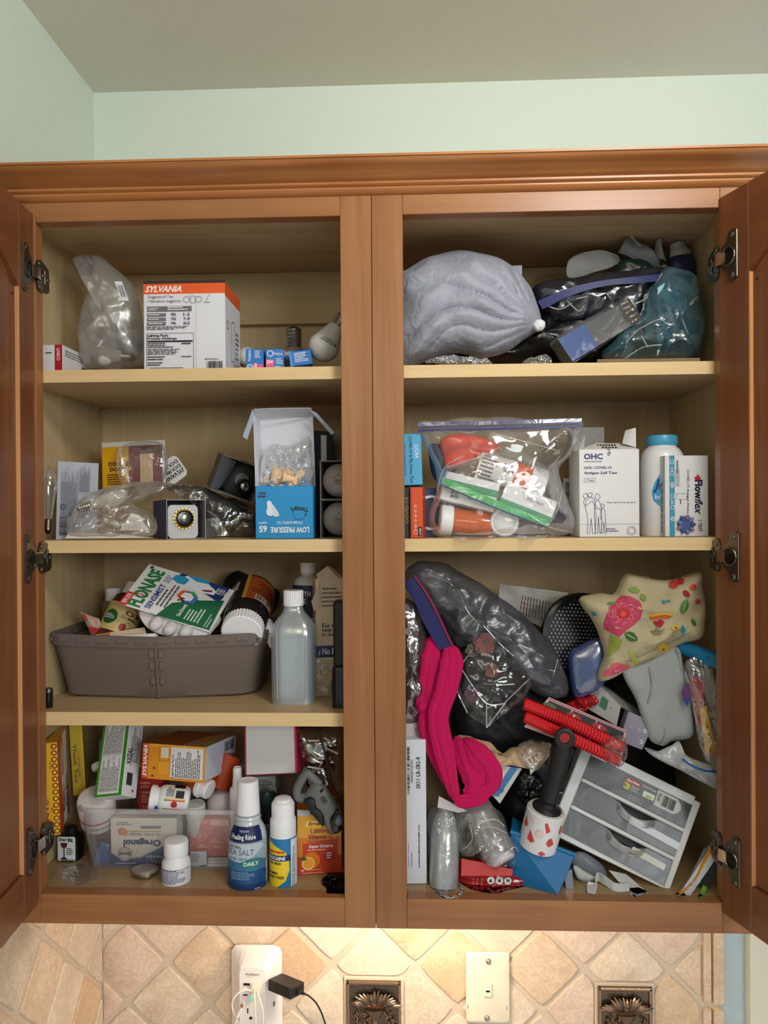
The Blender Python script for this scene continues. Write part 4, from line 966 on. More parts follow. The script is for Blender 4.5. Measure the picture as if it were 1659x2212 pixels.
# ---- black gadget against the stile
t = thing('flashlight', 'black plastic gadget standing against the centre stile on the third shelf', 'gadget', at(732, 1540, .05))
gz = lambda u0, u1, v0, v1, y0, y1, b_: xf(box(0, 1, 0, 1, 0, 1), Matrix.Identity(4))
def pbox(t_, name, u0, u1, v0, v1, y, dy, mat, b_=.002):
    a, c = at(u0, v1, y), at(u1, v0, y); return mesh(name, box(a.x, c.x, y, y + dy, a.z, c.z, b_), mat, t_, smooth=False, world=True)
pbox(t, 'body', 720, 770, 1300, 1480, .05, .03, m_blk, .003); pbox(t, 'base', 717, 770, 1440, 1541, .043, .04, m_blkg, .005); pbox(t, 'clip', 715, 722, 1470, 1500, .05, .006, m_blkg, .001)
turned('spray_can', 'dark can standing in the gap left of the basket', 'can', on(104, .042, Z3), (104, 1470, .042), [('body', [(9, 0), (10, 3), (10, 34)], m_blkg), ('rim', [(10, 34), (10.6, 36), (10, 40), (6, 44)], P((120, 120, 124), .3, metal=1))])

# ================================================================ left cabinet, bottom shelf
YL = (236, 180, 30)
# ---- yellow glove boxes on the left
M, W, H = frame3((99, 1806, .045), (130, 1802, .050), (97, 1606, .045))
t = thing('glove_box', 'yellow glove box with a white and orange picture side, by the left cabinet wall', 'box', M)
mesh('carton', box(0, W, 0, .075, 0, H, .0008), P(YL, .45), t, smooth=False)
prnt(t, [('r', (246, 196, 40), 60, 0, 100, 100)] + [('c', (130, 40, 24), 80, 4 + i * 7.1, 3.0, 1.8) for i in range(14)] + [('k', (30, 40, 120), [(50, 26), (50, 30), (60, 30), (60, 26)], .0005), ('k', (30, 40, 120), [(50, 72), (50, 80), (60, 80)], .0005), ('t', (190, 60, 40), 6, 4, 30, 40, 'VINYL', 90, .02)], lambda x, y, e: (x, -e, y), w=W, h=H)
prnt(t, [('r', (196, 82, 36), 0, 0, 100, 100), ('p', (226, 224, 220), [(45, 0), (80, 0), (96, 50), (96, 100), (55, 100), (30, 88), (22, 70), (34, 52)]), ('p', (196, 150, 118), [(30, 92), (50, 97), (60, 84), (52, 70), (62, 58), (46, 52), (28, 62), (20, 78)]), ('p', (222, 190, 160), [(38, 88), (50, 90), (52, 78), (42, 70), (34, 76)]), ('t', (60, 50, 60), 70, 12, 88, 50, 'VALUE PACK', 270, .03), ('l', (80, 30, 20), 40, 14, 60, 50, 4, 1), ('r', (160, 40, 30), 94, 0, 100, 100)], lambda x, y, e: (W + e, x, y), w=.075, h=H)
carton('glove_box', 'second yellow box with faint black script, behind the picture-sided one', 'box', (158, 1720, .13), (186, 1716, .135), (156, 1560, .13), .03, (196, 164, 30), {'F': [('t', (80, 60, 20), 20, 18, 48, 70, 'Thank You', 270, .01), ('l', (80, 60, 20), 55, 26, 70, 66, 2, 1), ('r', (214, 184, 50), 90, 0, 100, 100)]})
# ---- black bottle with a wine glass label
t, k = bottle('dropper_bottle', 'small black bottle with a white wine-glass label in the bottom left corner', 'bottle', 155, .10, Z4, 1805, [
    ('body', [(20, 1871), (23, 1868), (24, 1860), (24, 1812), (20, 1802)], P((20, 20, 22), .25), {'sq': 3, 'n': 36}), ('cap', [(12, 1804), (13, 1802), (13, 1786), (11, 1784)], m_blk)])
lbl = [('p', (214, 218, 216), [(5, 0), (95, 0), (100, 6), (100, 94), (95, 100), (5, 100), (0, 94), (0, 6)]), ('t', BK, 8, 78, 44, 95, 'Drop', 0, .04), ('t', BK, 60, 78, 88, 95, 'It', 0, .04), ('c', (110, 30, 34), 50, 88, 3), ('p', BK, [(18, 74), (56, 74), (52, 58), (40, 52), (40, 16), (54, 9), (54, 6), (16, 6), (16, 9), (34, 16), (34, 52), (22, 58)]), ('p', (120, 34, 40), [(22, 68), (52, 68), (48, 60), (38, 56), (26, 60)]), ('l', BK, 52, 22, 92, 52, 4), ('r', BK, 20, 2, 92, 5)]
prnt(t, lbl, lambda x, y, e: (x - 19.5 * k + 0, -24.6 * k * 1.02 - e + .5 * (x - 19.5 * k) ** 2 * 6, y + 4 * k), w=39 * k, h=52 * k, div=10)
# ---- leaning green and white box
M, W, H = frame3((204, 1723, .060), (262, 1717, .052), (246, 1556, .105))
t = thing('medicine_box', 'white box with a green border leaning on its corner in the clear bin', 'box', M)
mesh('carton', box(0, W, 0, .034, 0, H, .0006), P((224, 224, 226), .45), t, smooth=False)
prnt(t, [('r', (58, 138, 40), 0, 0, 100, 100), ('r', (226, 226, 226), 9, 3, 88, 100), ('l', (60, 60, 60), 13, 6, 84, 52, 20, 1), ('l', (60, 60, 60), 13, 55, 84, 99, 20, 1), ('k', (90, 90, 90), [(9, 53.5), (88, 53.5)], .0004)], lambda x, y, e: (x, -e, y), w=W, h=H)
prnt(t, [('t', BK, 10, 40, 40, 62, 'XYZAL', 90, .02), ('r', (60, 56, 70), 22, 14, 60, 30), ('l', (90, 90, 100), 30, 44, 90, 96, 7, 1), ('c', (190, 60, 60), 70, 8, 2)], lambda x, y, e: (W + e, x, y), w=.034, h=H)
# ---- orange bulb box lying on the pile
OG = (222, 150, 44)
q = aff((295, 1604), (434, 1613), (305, 1681))
M, W, H = frame3((305, 1681, .075), (441, 1692, .058), (295, 1604, .082))
t = thing('bulb_box', 'amber and orange bulb box with a facts panel resting high on the pile', 'box', M)
mesh('carton', box(0, W, 0, .10, 0, H, .0008), P(OG, .4), t, smooth=False)
prnt(t, [('r', (206, 74, 34), 0, 0, 10, 100), ('t', WH, 1.8, 6, 8.5, 96, 'SYLVANIA', 90, .04, .35), ('r', (232, 170, 60), 10, 92, 100, 100), ('r', (226, 226, 228), 46, 8, 97, 94), ('t', BK, 48, 8, 52, 74, 'Lighting Facts', 90, .02), ('l', (50, 50, 54), 54, 10, 94, 92, 14, 1), ('r', (226, 214, 190), 30, 62, 43, 92), ('k', (206, 74, 34), [(28, 30), (28, 94), (43, 94), (43, 30), (28, 30)], .0004), ('c', (60, 40, 20), 20, 32, 3), ('c', (60, 40, 20), 18, 10, 3), ('r', (232, 160, 50), 26, 14, 44, 52)], lambda x, y, e: (x, -e, y), w=W, h=H)
prnt(t, [('r', (206, 212, 224), 0, 4, 96, 100), ('b', BK, 58, 62, 90, 92), ('k', (150, 154, 166), [(0, 60), (30, 60), (12, 4)], .0003)], lambda x, y, e: (W + e, x, y), w=.10, h=H)
prnt(t, [('r', (160, 84, 30), 0, 0, 100, 100), ('p', (176, 150, 110), [(60, 0), (100, 0), (100, 100), (80, 100), (66, 60)]), ('r', (216, 140, 40), 72, 30, 86, 60), ('t', (206, 90, 50), 20, 30, 44, 50, 'LED', 0, .02)], lambda x, y, e: (x, y, H + e), w=W, h=.10)
# ---- white box with pink edges
M, W, H = frame3((529, 1676, .085), (642, 1671, .082), (511, 1566, .10))
t = thing('bandage_box', 'plain white box bottom with pink edges, right of the amber box', 'box', M)
mesh('carton', box(0, W, 0, .06, 0, H, .001), P((196, 52, 96), .4), t, smooth=False)
prnt(t, [('r', (212, 210, 208), 3.5, 2, 96, 102)], lambda x, y, e: (x, -e, y), w=W, h=H)
prnt(t, [('p', (176, 34, 44), [(0, 30), (100, 60), (100, 104), (0, 104)]), ('k', (226, 210, 214), [(10, 76), (60, 98)], .0008), ('c', (150, 24, 40), 70, 34, 18, 15)], lambda x, y, e: (W + e, x, y), w=.06, h=H)
# ---- translucent bin
m_bin = clear((226, 228, 232), .10, .35, .25, .2, 25, diff=.5)
def rloop(u0, u1, v, y0, y1, r, n=80):
    a, b = at(u0, v, y0), at(u1, v, y0); p2 = rrect(a.x, b.x, y0, y1, r, 6)
    return [Vector((p.x, p.y, a.z)) for p in resample([Vector((x, y, 0)) for x, y in p2], n)]
t = thing('storage_bin', 'cloudy clear plastic bin full of medicine boxes on the cabinet floor', 'bin', at(340, 1888, .12))
L0 = [rloop(200, 505, 1889, .071, .225, .014), rloop(188, 513, 1884, .067, .228, .018), rloop(176, 524, 1815, .064, .232, .018), rloop(166, 533, 1755, .060, .236, .018)]
mesh('tub', loft(L0 + [rloop(168, 531, 1756, .0615, .2345, .017), rloop(178, 522, 1815, .0655, .2305, .017), rloop(190, 511, 1882, .0685, .2265, .017)], True, True), m_bin, t, world=True)
mesh('rim', loft([rloop(166, 533, 1757, .060, .236, .018), rloop(160, 539, 1757, .0565, .239, .02), rloop(158, 541, 1748, .0555, .240, .02), rloop(166, 533, 1746, .059, .237, .018)], False, False), clear((226, 228, 232), .42, .35, .3, .2, 25, diff=.65), t, world=True)
# contents seen through it
mk = lambda *a, **k: carton(*a, **k)
CRM = (226, 220, 208)
q = pq(240, 1768, 383, 1873)
carton('supplement_box', 'cream and blue oregano oil box upside down inside the clear bin', 'box', (240, 1874, .078), (383, 1874, .078), (240, 1768, .078), .028, CRM, {
    'F': [('p', (36, 72, 132), [(0, 0), (100, 0), (100, 40), (82, 44), (60, 30), (45, 20), (28, 18), (12, 20), (0, 30)]), ('k', (90, 140, 190), [(0, 31), (12, 21.5), (28, 19.5), (45, 21.5), (60, 31.5), (82, 45), (100, 41)], .0008), ('t', (30, 44, 96), *q(268, 1809, 349, 1828), 'Oreganol', 180, .05), ('t', (60, 60, 80), *q(268, 1799, 348, 1805), 'OIL OF WILD OREGANO P73', 180, .01),
          ('r', (120, 112, 104), *q(306, 1784, 350, 1790)), ('r', (190, 160, 90), *q(278, 1794, 350, 1797)), ('l', (120, 116, 110), *q(254, 1776, 292, 1784), 2), ('c', (196, 128, 84), 17, 74, 8), ('c', (206, 140, 94), 21, 72, 7.5), ('c', CRM, *q(271, 1842, 272, 1843)[:2], 15), ('c', (28, 40, 84), *q(271, 1842, 272, 1843)[:2], 14, 12.6), ('c', (28, 40, 84), *q(271, 1842, 272, 1843)[:2], 9.6, 8.8), ('t', (28, 40, 84), *q(257, 1839, 285, 1846), 'ORGANIC', 180, .04),
          ('t', WH, *q(316, 1845, 352, 1852), 'Herb & Spice', 180, .01), ('l', (210, 216, 226), *q(252, 1862, 300, 1866), 1), ('k', (226, 190, 90), [(60, 18), (66, 12), (78, 11), (95, 14)], .0007)]})
t, W, D, H = carton('flat_carton', 'royal blue carton with white dots leaning at the left inside the clear bin', 'box', (200, 1872, .080), (252, 1880, .090), (180, 1812, .082), .03, (34, 78, 150), {
    'F': [('c', WH, 24, 84, 5), ('c', WH, 36, 88, 5), ('r', (40, 90, 170), 60, 0, 100, 100), ('l', (220, 224, 232), 50, 92, 90, 98, 1)]})
t, k = turned('pill_bottle', 'round white bottle base leaning out of the left end of the clear bin', 'bottle', (206, 1722, .085), (222, 1812, .12), [
    ('body', [(30, -2), (38, 2), (40, 8), (40, 62), (38, 72), (26, 82)], P((226, 222, 218), .4)), ], prints=[(40.3, 40, 120, 4, 0, [('r', (176, 40, 56), 0, 0, 100, 100)]), (40.3, 50, 60, 12, 0, [('t', BK, 10, 20, 90, 90, 'nesity', 180, .01)])])
carton('sachet_box', 'coral super orange drink sachets seen through the bin on the right', 'box', (409, 1848, .088), (494, 1850, .088), (408, 1769, .088), .02, (206, 96, 80), {
    'F': [('r', (216, 120, 106), 0, 86, 100, 100), ('c', (226, 150, 136), 30, 54, 14, 12), ('l', (232, 180, 170), 22, 46, 38, 62, 4), ('r', (230, 170, 165), 55, 84, 100, 100), ('t', (240, 200, 190), 22, 20, 84, 32, 'Super Orange', 180, .01), ('c', (196, 70, 56), 74, 58, 18), ('l', (232, 180, 170), 56, 34, 92, 46, 3), ('r', (214, 110, 96), 48, 2, 100, 12)]})
carton('info_card', 'small white and blue printed card beneath the coral sachets in the bin', 'card', (412, 1873, .078), (447, 1872, .078), (411, 1841, .078), .003, (216, 220, 226), {'F': [('l', (90, 110, 140), 6, 30, 70, 92, 6), ('p', (60, 90, 160), [(40, 0), (90, 16), (96, 0)])]})
for i in range(3): turned('tablet_tube', 'white ribbed tablet tube lying at the bottom right of the bin, ' + ('lowest', 'middle', 'topmost')[i] + ' of three', 'tube', (450, 1870 - i * 7, .080 + i * .006), (500, 1870 - i * 7, .080 + i * .006), [('tube', [(4, 0), (4.6, 2), (4.6, 14), (4, 16), (4.6, 18), (4.6, 34), (4, 36), (4.6, 38), (4.6, 48)], m_white)], 'tablet tubes in the bin')
turned('pill_bottle', 'white bottle with an embossed round lid at the front right of the bin', 'bottle', (425, 1802, .100), (422, 1730, .092), [
    ('body', [(17, 0), (19, 3), (19, 44)], P((214, 212, 206), .35)), ('cap', [(20, 42), (21, 44), (21, 70), (19, 73), (15, 72)], P((214, 212, 204), .45, bump=.8, bs=200))])
turned('pill_bottle', 'white rounded bottle shoulder between the embossed lid and the mouthwash', 'bottle', (470, 1800, .12), (482, 1705, .13), [('body', [(30, 0), (32, 5), (32, 66), (28, 82), (16, 92), (2, 96)], P((206, 200, 198), .45))])
turned('lid', 'white round lid edge at the left of the bin behind the green box', 'lid', (216, 1662, .12), (208, 1628, .13), [('cap', [(14, 0), (16, 2), (16, 12), (15, 14)], m_white)])
bottle('pill_bottle', 'pale bottle standing in shadow behind the green-bordered box', 'bottle', 236, .20, Z4 + .07, 1560, [('body', [(20, 1680), (22, 1676), (22, 1600), (14, 1586), (13, 1570)], P((170, 176, 172), .4))])
# ---- lying white bottle with orange label
t, k = turned('pill_bottle', 'white pill bottle lying on its side with an orange and yellow label', 'bottle', (330, 1722, .075), (416, 1729, .085), [
    ('cap', [(23, -6), (26, -4), (26, 6), (24, 8)], m_white), ('neck', [(21, 7), (22, 9), (22, 14), (26, 18)], m_white), ('body', [(24, 15), (28, 20), (29, 26), (29, 72), (27, 78), (20, 80)], P((230, 230, 230), .35))])
prnt(t, [('r', (238, 238, 236), 0, 0, 100, 100), ('r', (232, 210, 150), 0, 40, 100, 46), ('r', (222, 110, 46), 14, 0, 100, 40), ('r', (60, 150, 140), 0, 0, 14, 40), ('r', BK, 40, 84, 92, 106), ('r', (40, 40, 44), 52, 46, 92, 72), ('l', (60, 60, 66), 6, 50, 46, 92, 6, 1), ('c', (170, 40, 40), 50, 24, 11), ('l', WH, 70, 10, 92, 30, 3)], lambda x, y, e: (lambda r_, a: ((r_ + e) * math.sin(a), -(r_ + e) * math.cos(a), 27 * k + x))(29.3 * k, (-(y - 26 * k)) / (29.3 * k)), w=44 * k, h=60 * k, div=1)
# ---- amber pill bottle, red box, blue wrapper
turned('pill_bottle', 'amber pill bottle with a ribbed white cap just below the amber box', 'bottle', (404, 1682, .10), (466, 1712, .085), [
    ('body', [(18, 0), (20, 3), (20, 34)], P((150, 74, 26), .15, spec=.6)), ('cap', [(24, 34), (25, 36), (25, 42), (21, 43), (21, 60), (19, 62)], m_white)], roll=20)
carton('medicine_box', 'crimson medicine box behind the lying white bottle', 'box', (300, 1760, .115), (352, 1758, .115), (300, 1682, .12), .03, (176, 28, 40), {'F': [('t', (230, 190, 150), 8, 84, 50, 90, 'TYLENOL', 0, .03), ('t', (230, 190, 150), 8, 74, 44, 80, 'COLD+FLU', 0, .03), ('t', (230, 190, 150), 12, 58, 48, 64, 'TYLENOL', 0, .03), ('l', (220, 170, 140), 12, 30, 50, 54, 4), ('t', (230, 190, 150), 12, 18, 40, 24, 'Ty', 0, .03)]})
solo('wrapper', 'pointed royal blue wrapper corner below the lying white bottle', 'wrapper', pxsheet([(328, 1738), (340, 1733), (350, 1750), (318, 1752)], .066, 5, 4, wr=.003), P((30, 66, 150), .35))
turned('pill_bottle', 'orange translucent prescription bottle in shadow under the white and pink box', 'bottle', (470, 1700, .12), (500, 1630, .13), [('body', [(24, 0), (27, 3), (27, 60), (27, 74)], P((170, 64, 20), .2, spec=.6))])
# ---- nasal spray nozzle
bottle('nasal_spray', 'white nasal spray nozzle standing behind the mouthwash cap', 'spray bottle', 514, .10, Z4 + .03, 1655, [
    ('body', [(16, 1790), (17, 1786), (17, 1702), (14, 1698)], m_white), ('nozzle', [(11, 1700), (11, 1682), (10, 1680), (9.5, 1658), (8, 1655), (5, 1658)], m_white)])
# ---- green lid jar with a printed box behind it
turned('balm_jar', 'round dark green lidded jar right of the mouthwash cap', 'jar', (574, 1745, .11), (574, 1705, .115), [('jar', [(18, -30), (20, -26), (20, 10)], P((16, 26, 22), .2)), ('lid', [(21, 8), (22, 10), (22, 30), (20, 34), (17, 34.5)], P((24, 50, 40), .3))])
prnt(bpy.data.objects['balm_jar'], [('t', (150, 150, 120), 18, 60, 82, 82, 'BURRELL', 0, .02), ('t', (150, 150, 120), 25, 34, 75, 54, 'MINT', 0, .02)], (lambda k_: lambda x, y, e: (x - 18 * k_, y - 18 * k_, 34.6 * k_ + e))(K(.11)), w=36 * K(.11), h=36 * K(.11))
carton('medicine_box', 'small white printed box behind the green jar lid', 'box', (550, 1716, .15), (597, 1714, .15), (549, 1679, .15), .03, (196, 196, 190), {'F': [('l', (60, 70, 66), 8, 20, 92, 84, 5)]})
t = thing('storage_bin', 'second clear bin standing in shadow behind the two front bottles', 'bin', at(600, 1890, .16))
L0 = [rloop(566, 690, 1838, .13, .24, .01), rloop(560, 700, 1745, .12, .245, .01)]
mesh('tub', loft(L0 + [rloop(562, 698, 1745, .1215, .2435, .01), rloop(568, 688, 1836, .1315, .2385, .01)], True, True), m_bin, t, world=True)
mesh('rim', loft([rloop(560, 700, 1747, .12, .245, .01), rloop(554, 706, 1747, .117, .247, .012), rloop(554, 706, 1740, .117, .247, .012), rloop(560, 700, 1739, .12, .245, .01)], False), m_bin, t, world=True)
carton('medicine_box', 'dark teal box standing inside the shadowy second bin', 'box', (590, 1826, .15), (660, 1826, .15), (590, 1760, .15), .03, (40, 60, 66))
# ---- small white bottle in front
t, k = bottle('pill_bottle', 'small white pill bottle with dense blue print, front of the cabinet floor', 'bottle', 381, .040, Z4, 1812, [
    ('body', [(26, 1921), (30, 1919), (31, 1912), (31, 1866), (30, 1856), (24, 1848), (22, 1842)], m_white), ('cap', [(25.5, 1844), (26.5, 1842), (26.5, 1818), (25, 1813), (22, 1812)], m_white)],
    prints=[(31.2, 1866, 1914, 84, 0, [('r', (222, 222, 226), 0, 10, 100, 100), ('l', (50, 60, 120), 6, 36, 94, 98, 10), ('r', (50, 60, 120), 0, 98, 100, 100), ('l', (40, 40, 44), 24, 14, 84, 24, 1)])])
# ---- flat tin
M = T(*at(313, 1912, .052)); M[2][3] = Z4
t = thing('small_tin', 'small round metal tin with a folded edge lying on the cabinet floor', 'tin', M @ R(-6, 'X'))
k = K(.05)
mesh('tin', lathe([(24 * k, 0), (27 * k, 2 * k), (28 * k, 10 * k), (27 * k, 13 * k)], 40, True, 1, .92), P((170, 162, 150), .28, metal=1, bump=.2, bs=120), t)
mesh('lid', lathe([(28.4 * k, 9 * k), (28.6 * k, 14 * k), (27 * k, 15.5 * k), (3 * k, 16.5 * k)], 40, True, 1, .92), P((168, 160, 148), .4, metal=.6, bump=.2, bs=120), t)
prnt(t, [('k', BK, [(34, 46), (40, 40), (47, 44)], .0009), ('k', BK, [(60, 50), (57, 60), (60, 66)], .0009)], lambda x, y, e: (x - 20 * k, y - 20 * k, 16.2 * k + e), w=40 * k, h=40 * k, eps=.0008)
# ---- mouthwash
t, k = bottle('mouthwash_bottle', 'clear mouthwash bottle with a tall white cap and blue label', 'bottle', 537, .040, Z4, 1681, [
    ('body', [(34, 1923), (38, 1920), (41, 1908), (42, 1880), (41, 1830), (40, 1800), (36, 1784), (28, 1770), (26, 1762), (26, 1752)], P((196, 206, 210), .12, spec=.7)),
    ('neck_band', [(26.5, 1764), (28, 1761), (26.5, 1756)], P((200, 206, 210), .15)),
    ('cap', [(26, 1756), (26, 1750), (23, 1686), (22, 1683), (19, 1681.5), (12, 1683)], m_white)])
prof_r = lambda v: 26 if v < 1765 else (28 + (v - 1770) * .57 if v < 1784 else (36 + (v - 1784) * .25 if v < 1800 else (40 + (v - 1800) * .035 if v < 1830 else (41.5 if v < 1895 else 41.5 - (v - 1895) * .12))))
vb = on(537, .040, Z4)[1]
def mwmap(x, y, e):
    v = 1916 - y / k; r_ = prof_r(v) * k + .0004 + e; a = (x - 55 * k) / (41 * k); return (r_ * math.sin(a), -r_ * math.cos(a), (vb - v) * k)
qm = lambda va, vb_: ((1916 - vb_) / 144 * 100, (1916 - va) / 144 * 100)
Y_ = lambda v: (1916 - v) / 144 * 100
def grid(col, x0, v0, x1, v1, n=6):
    return [('r', col, x0, Y_(v1 + (v0 - v1) * i / n), x1, Y_(v1 + (v0 - v1) * (i + 1) / n)) for i in range(n)]
mw = grid((20, 32, 88), 12, 1772, 88, 1802, 8) + grid((150, 170, 186), 6, 1802, 94, 1842, 3) + grid((60, 110, 150), 6, 1842, 94, 1862, 2) + grid((28, 76, 128), 6, 1862, 94, 1890, 3) + grid((24, 56, 106), 6, 1890, 94, 1916, 4)
mw += [('p', (184, 196, 206), [(18, Y_(1838)), (18, Y_(1803)), (82, Y_(1803)), (88, Y_(1812)), (60, Y_(1834)), (44, Y_(1842)), (24, Y_(1840))]), ('c', (40, 120, 116), 62, Y_(1846), 8), ('p', (40, 120, 116), [(42, Y_(1848)), (52, Y_(1838)), (72, Y_(1834)), (84, Y_(1838)), (74, Y_(1852)), (54, Y_(1856))]),
       ('t', WH, 24, Y_(1798), 72, Y_(1784), 'Healing Rinse', 0, .02), ('t', (200, 206, 226), 40, Y_(1782), 60, Y_(1776), 'Hylunia', 0, .01), ('t', (60, 76, 96), 20, Y_(1813), 46, Y_(1807), 'NATURAL', 0, .01), ('t', (90, 110, 130), 18, Y_(1827), 68, Y_(1815), 'SEA SALT', 0, .005), ('t', (80, 130, 150), 22, Y_(1838), 56, Y_(1829), 'oral care', 0, .01), ('t', WH, 50, Y_(1849), 76, Y_(1841), 'DAILY', 0, .02),
       ('p', (150, 170, 60), [(16, Y_(1908)), (22, Y_(1902)), (60, Y_(1904)), (66, Y_(1910)), (30, Y_(1912))]), ('l', (130, 170, 200), 26, Y_(1880), 74, Y_(1862), 5), ('l', (190, 206, 216), 68, Y_(1906), 84, Y_(1898), 2)]
prnt(t, mw, mwmap, w=110 * k, h=144 * k, div=26)
# ---- lidocaine roll-on
t, k = bottle('roll_on_bottle', 'white roll-on bottle with a yellow and blue pain relief label', 'bottle', 612.5, .040, Z4, 1720, [
    ('body', [(26, 1923), (28.5, 1920), (29, 1914), (29, 1800), (27, 1796)], m_white), ('collar', [(27, 1798), (28.5, 1795), (28, 1766), (25, 1762)], m_white), ('cap', [(25, 1763), (25, 1734), (22, 1728), (20, 1727), (18, 1722), (14, 1720)], m_white)],
    prints=[(29.15, 1800, 1912, 92, 0, [('r', (30, 120, 176), 0, 0, 100, 100), ('p', (238, 206, 40), [(0, 96), (24, 92), (60, 76), (68, 60), (70, 40), (60, 20), (40, 8), (0, 6)]), ('t', (196, 36, 44), 6, 70, 58, 80, 'Aspercreme', 0, .04, .2), ('r', (24, 44, 96), 0, 58, 73, 69), ('t', WH, 8, 60, 60, 67, 'LIDOCAINE', 0, .035, .1), ('t', BK, 20, 51, 50, 56, 'NO MESS', 0, .03), ('t', BK, 14, 32, 42, 37, 'NUMBS', 0, .03), ('t', BK, 14, 24, 56, 30, 'AWAY PAIN', 0, .03), ('r', (226, 228, 230), 73, 4, 100, 98), ('l', (80, 84, 90), 76, 6, 86, 96, 4, 1)])])
# ---- vitamin C box
q = aff((643, 1762), (737, 1757), (643, 1907))
E1, E2 = (222, 150, 40), (192, 64, 28)
t, W, D, H = carton('vitamin_box', 'orange vitamin C drink mix box with an orange fruit picture', 'box', on(643, .057, Z4), on(738, .066, Z4), (642, 1762, .057), .05, (216, 132, 40), {
    'F': [('r', (226, 168, 60), 0, 62, 100, 100), ('r', (214, 130, 40), 0, 30, 100, 62), ('r', E2, 0, 0, 100, 30), ('p', (196, 60, 30), [(12, 52), (92, 58), (92, 26), (12, 26)]), ('p', (236, 190, 40), [(16, 80), (22, 92), (60, 92), (56, 80), (36, 76), (34, 80)]), ('p', (250, 226, 120), [(18, 81), (23, 90), (60, 90), (56, 81.5)]), ('t', (170, 40, 30), 24, 82, 56, 89, 'Emer', 0, .04, .2), ('t', (150, 34, 60), 30, 67, 74, 76, '1,000mg', 0, .02), ('t', (150, 34, 60), 24, 59, 80, 67, 'Vitamin C', 0, .02), ('t', (120, 50, 40), 22, 54, 82, 58, 'Daily Immune Support', 0, 0), ('t', WH, 26, 43, 80, 50, 'Super Orange', 0, .03), ('l', (236, 190, 160), 22, 38, 86, 42, 1),
          ('c', (226, 120, 30), 32, 24, 14), ('c', (240, 160, 50), 24, 19, 11.5), ('c', (250, 216, 150), 24, 19, 10, 8.6), ('p', (60, 100, 40), [(6, 26), (14, 32), (22, 27), (14, 24)]), ('c', (180, 40, 34), 72, 30, 9.5), ('l', WH, 66, 24, 78, 36, 3), ('t', WH, 7, 6, 14, 10, '30', 0, .03), ('l', (240, 190, 160), 17, 6.5, 70, 9, 1), ('l', (236, 170, 140), 10, 1, 84, 4, 1)]})
mesh('flap', pxsheet([(642, 1749, .062), (668, 1751, .062), (672, 1762, .058), (642, 1763, .057)], nu=3, nv=3), P((214, 212, 208), .5), t, world=True)
# ---- grey and black wrist brace shaped tool
t = thing('hand_tool', 'grey rubber-gripped tool hanging over the vitamin C box', 'tool', at(700, 1750, .045))
c5 = lambda *a: [(400 + x / 4.608, 1550 + y / 4.608) for x, y in a]
GY = P((104, 104, 102), .5, bump=.3, bs=200)
mesh('handle', pillow(c5((1180, 800), (1210, 730), (1290, 640), (1390, 680), (1470, 790), (1560, 940), (1572, 1060), (1530, 1140), (1450, 1150), (1380, 1040), (1300, 900), (1230, 850)), .045, .010, n=70, crumple=.0006, power=.4), GY, t, world=True)
lp = smooth_path([at(x, y, .047) for x, y in c5((1210, 790), (1130, 800), (1115, 720), (1150, 640), (1210, 560), (1270, 600), (1340, 670))], 8)
mesh('loop', tube(lp, [.0055] * len(lp), 10, flat=.8), GY, t, world=True)
mesh('grip', pillow(c5((1180, 830), (1230, 790), (1290, 800), (1310, 880), (1385, 960), (1390, 1030), (1370, 1080), (1290, 990), (1210, 890)), .038, .006, n=50, crumple=.0006, power=.4), m_blk, t, world=True)
mesh('grip', pillow(c5((1440, 1020), (1470, 960), (1515, 905), (1525, 930), (1480, 1000), (1465, 1060), (1500, 1120), (1560, 1075), (1545, 1130), (1480, 1150)), .036, .005, n=60, crumple=.0004, power=.4, c=c5((1478, 1060),)[0]), m_blkg, t, world=True)
mesh('inlay', pillow(c5((1475, 1030), (1520, 960), (1560, 1000), (1560, 1060), (1510, 1100)), .037, .004, n=40, crumple=.0004), P((120, 128, 140), .4), t, world=True)
mesh('slot', pillow(c5((1340, 730), (1370, 705), (1380, 720), (1355, 750)), .037, .002, n=20, crumple=0), m_blk, t, world=True)
prnt(t, [('r', (70, 70, 66), 0, 0, 100, 100), ('t', (40, 40, 40), 15, 20, 85, 80, 'BOX', 270, .02)], qmap(t, [(c5((1345, 800),)[0]) + (.0345,), (c5((1385, 780),)[0]) + (.0345,), (c5((1420, 840),)[0]) + (.0345,), (c5((1375, 865),)[0]) + (.0345,)]))
# ---- dark red bag with sticks in the corner
t = thing('plastic_bag', 'dark red clear bag with white sticks in the upper right corner of the bottom shelf', 'bag', at(700, 1720, .12))
mesh('bag_film', pillow([(640, 1572), (690, 1568), (745, 1570), (748, 1650), (745, 1740), (700, 1745), (668, 1700), (645, 1650)], .12, .03, crumple=.005, seed=21, ridge=.5), clear((90, 40, 44), .55, .5, .12, .7, 30, tint=(150, 80, 80)), t, world=True)
for i, (a, b_, c_, d_) in enumerate(((680, 1605, 730, 1628), (665, 1600, 690, 1600), (700, 1593, 726, 1610), (664, 1656, 700, 1662))):
    solo('lolly_stick', 'white stick in the dark red bag, ' + ('longest, slanting down to the right', 'short one at the left', 'short one at the top right', 'lowest one, above the grey tool')[i], 'stick', tube([at(a, b_, .082), at(c_, d_, .084)], .0012, 8), P((214, 206, 200), .4), 'sticks in the dark red bag')
solo('cable', 'thin dark cable hanging in front of the dark red bag', 'cable', tube(smooth_path([at(*p, .08) for p in ((686, 1580), (700, 1620), (708, 1650), (716, 1695))], 6), .0012, 6), P((30, 44, 48), .4))
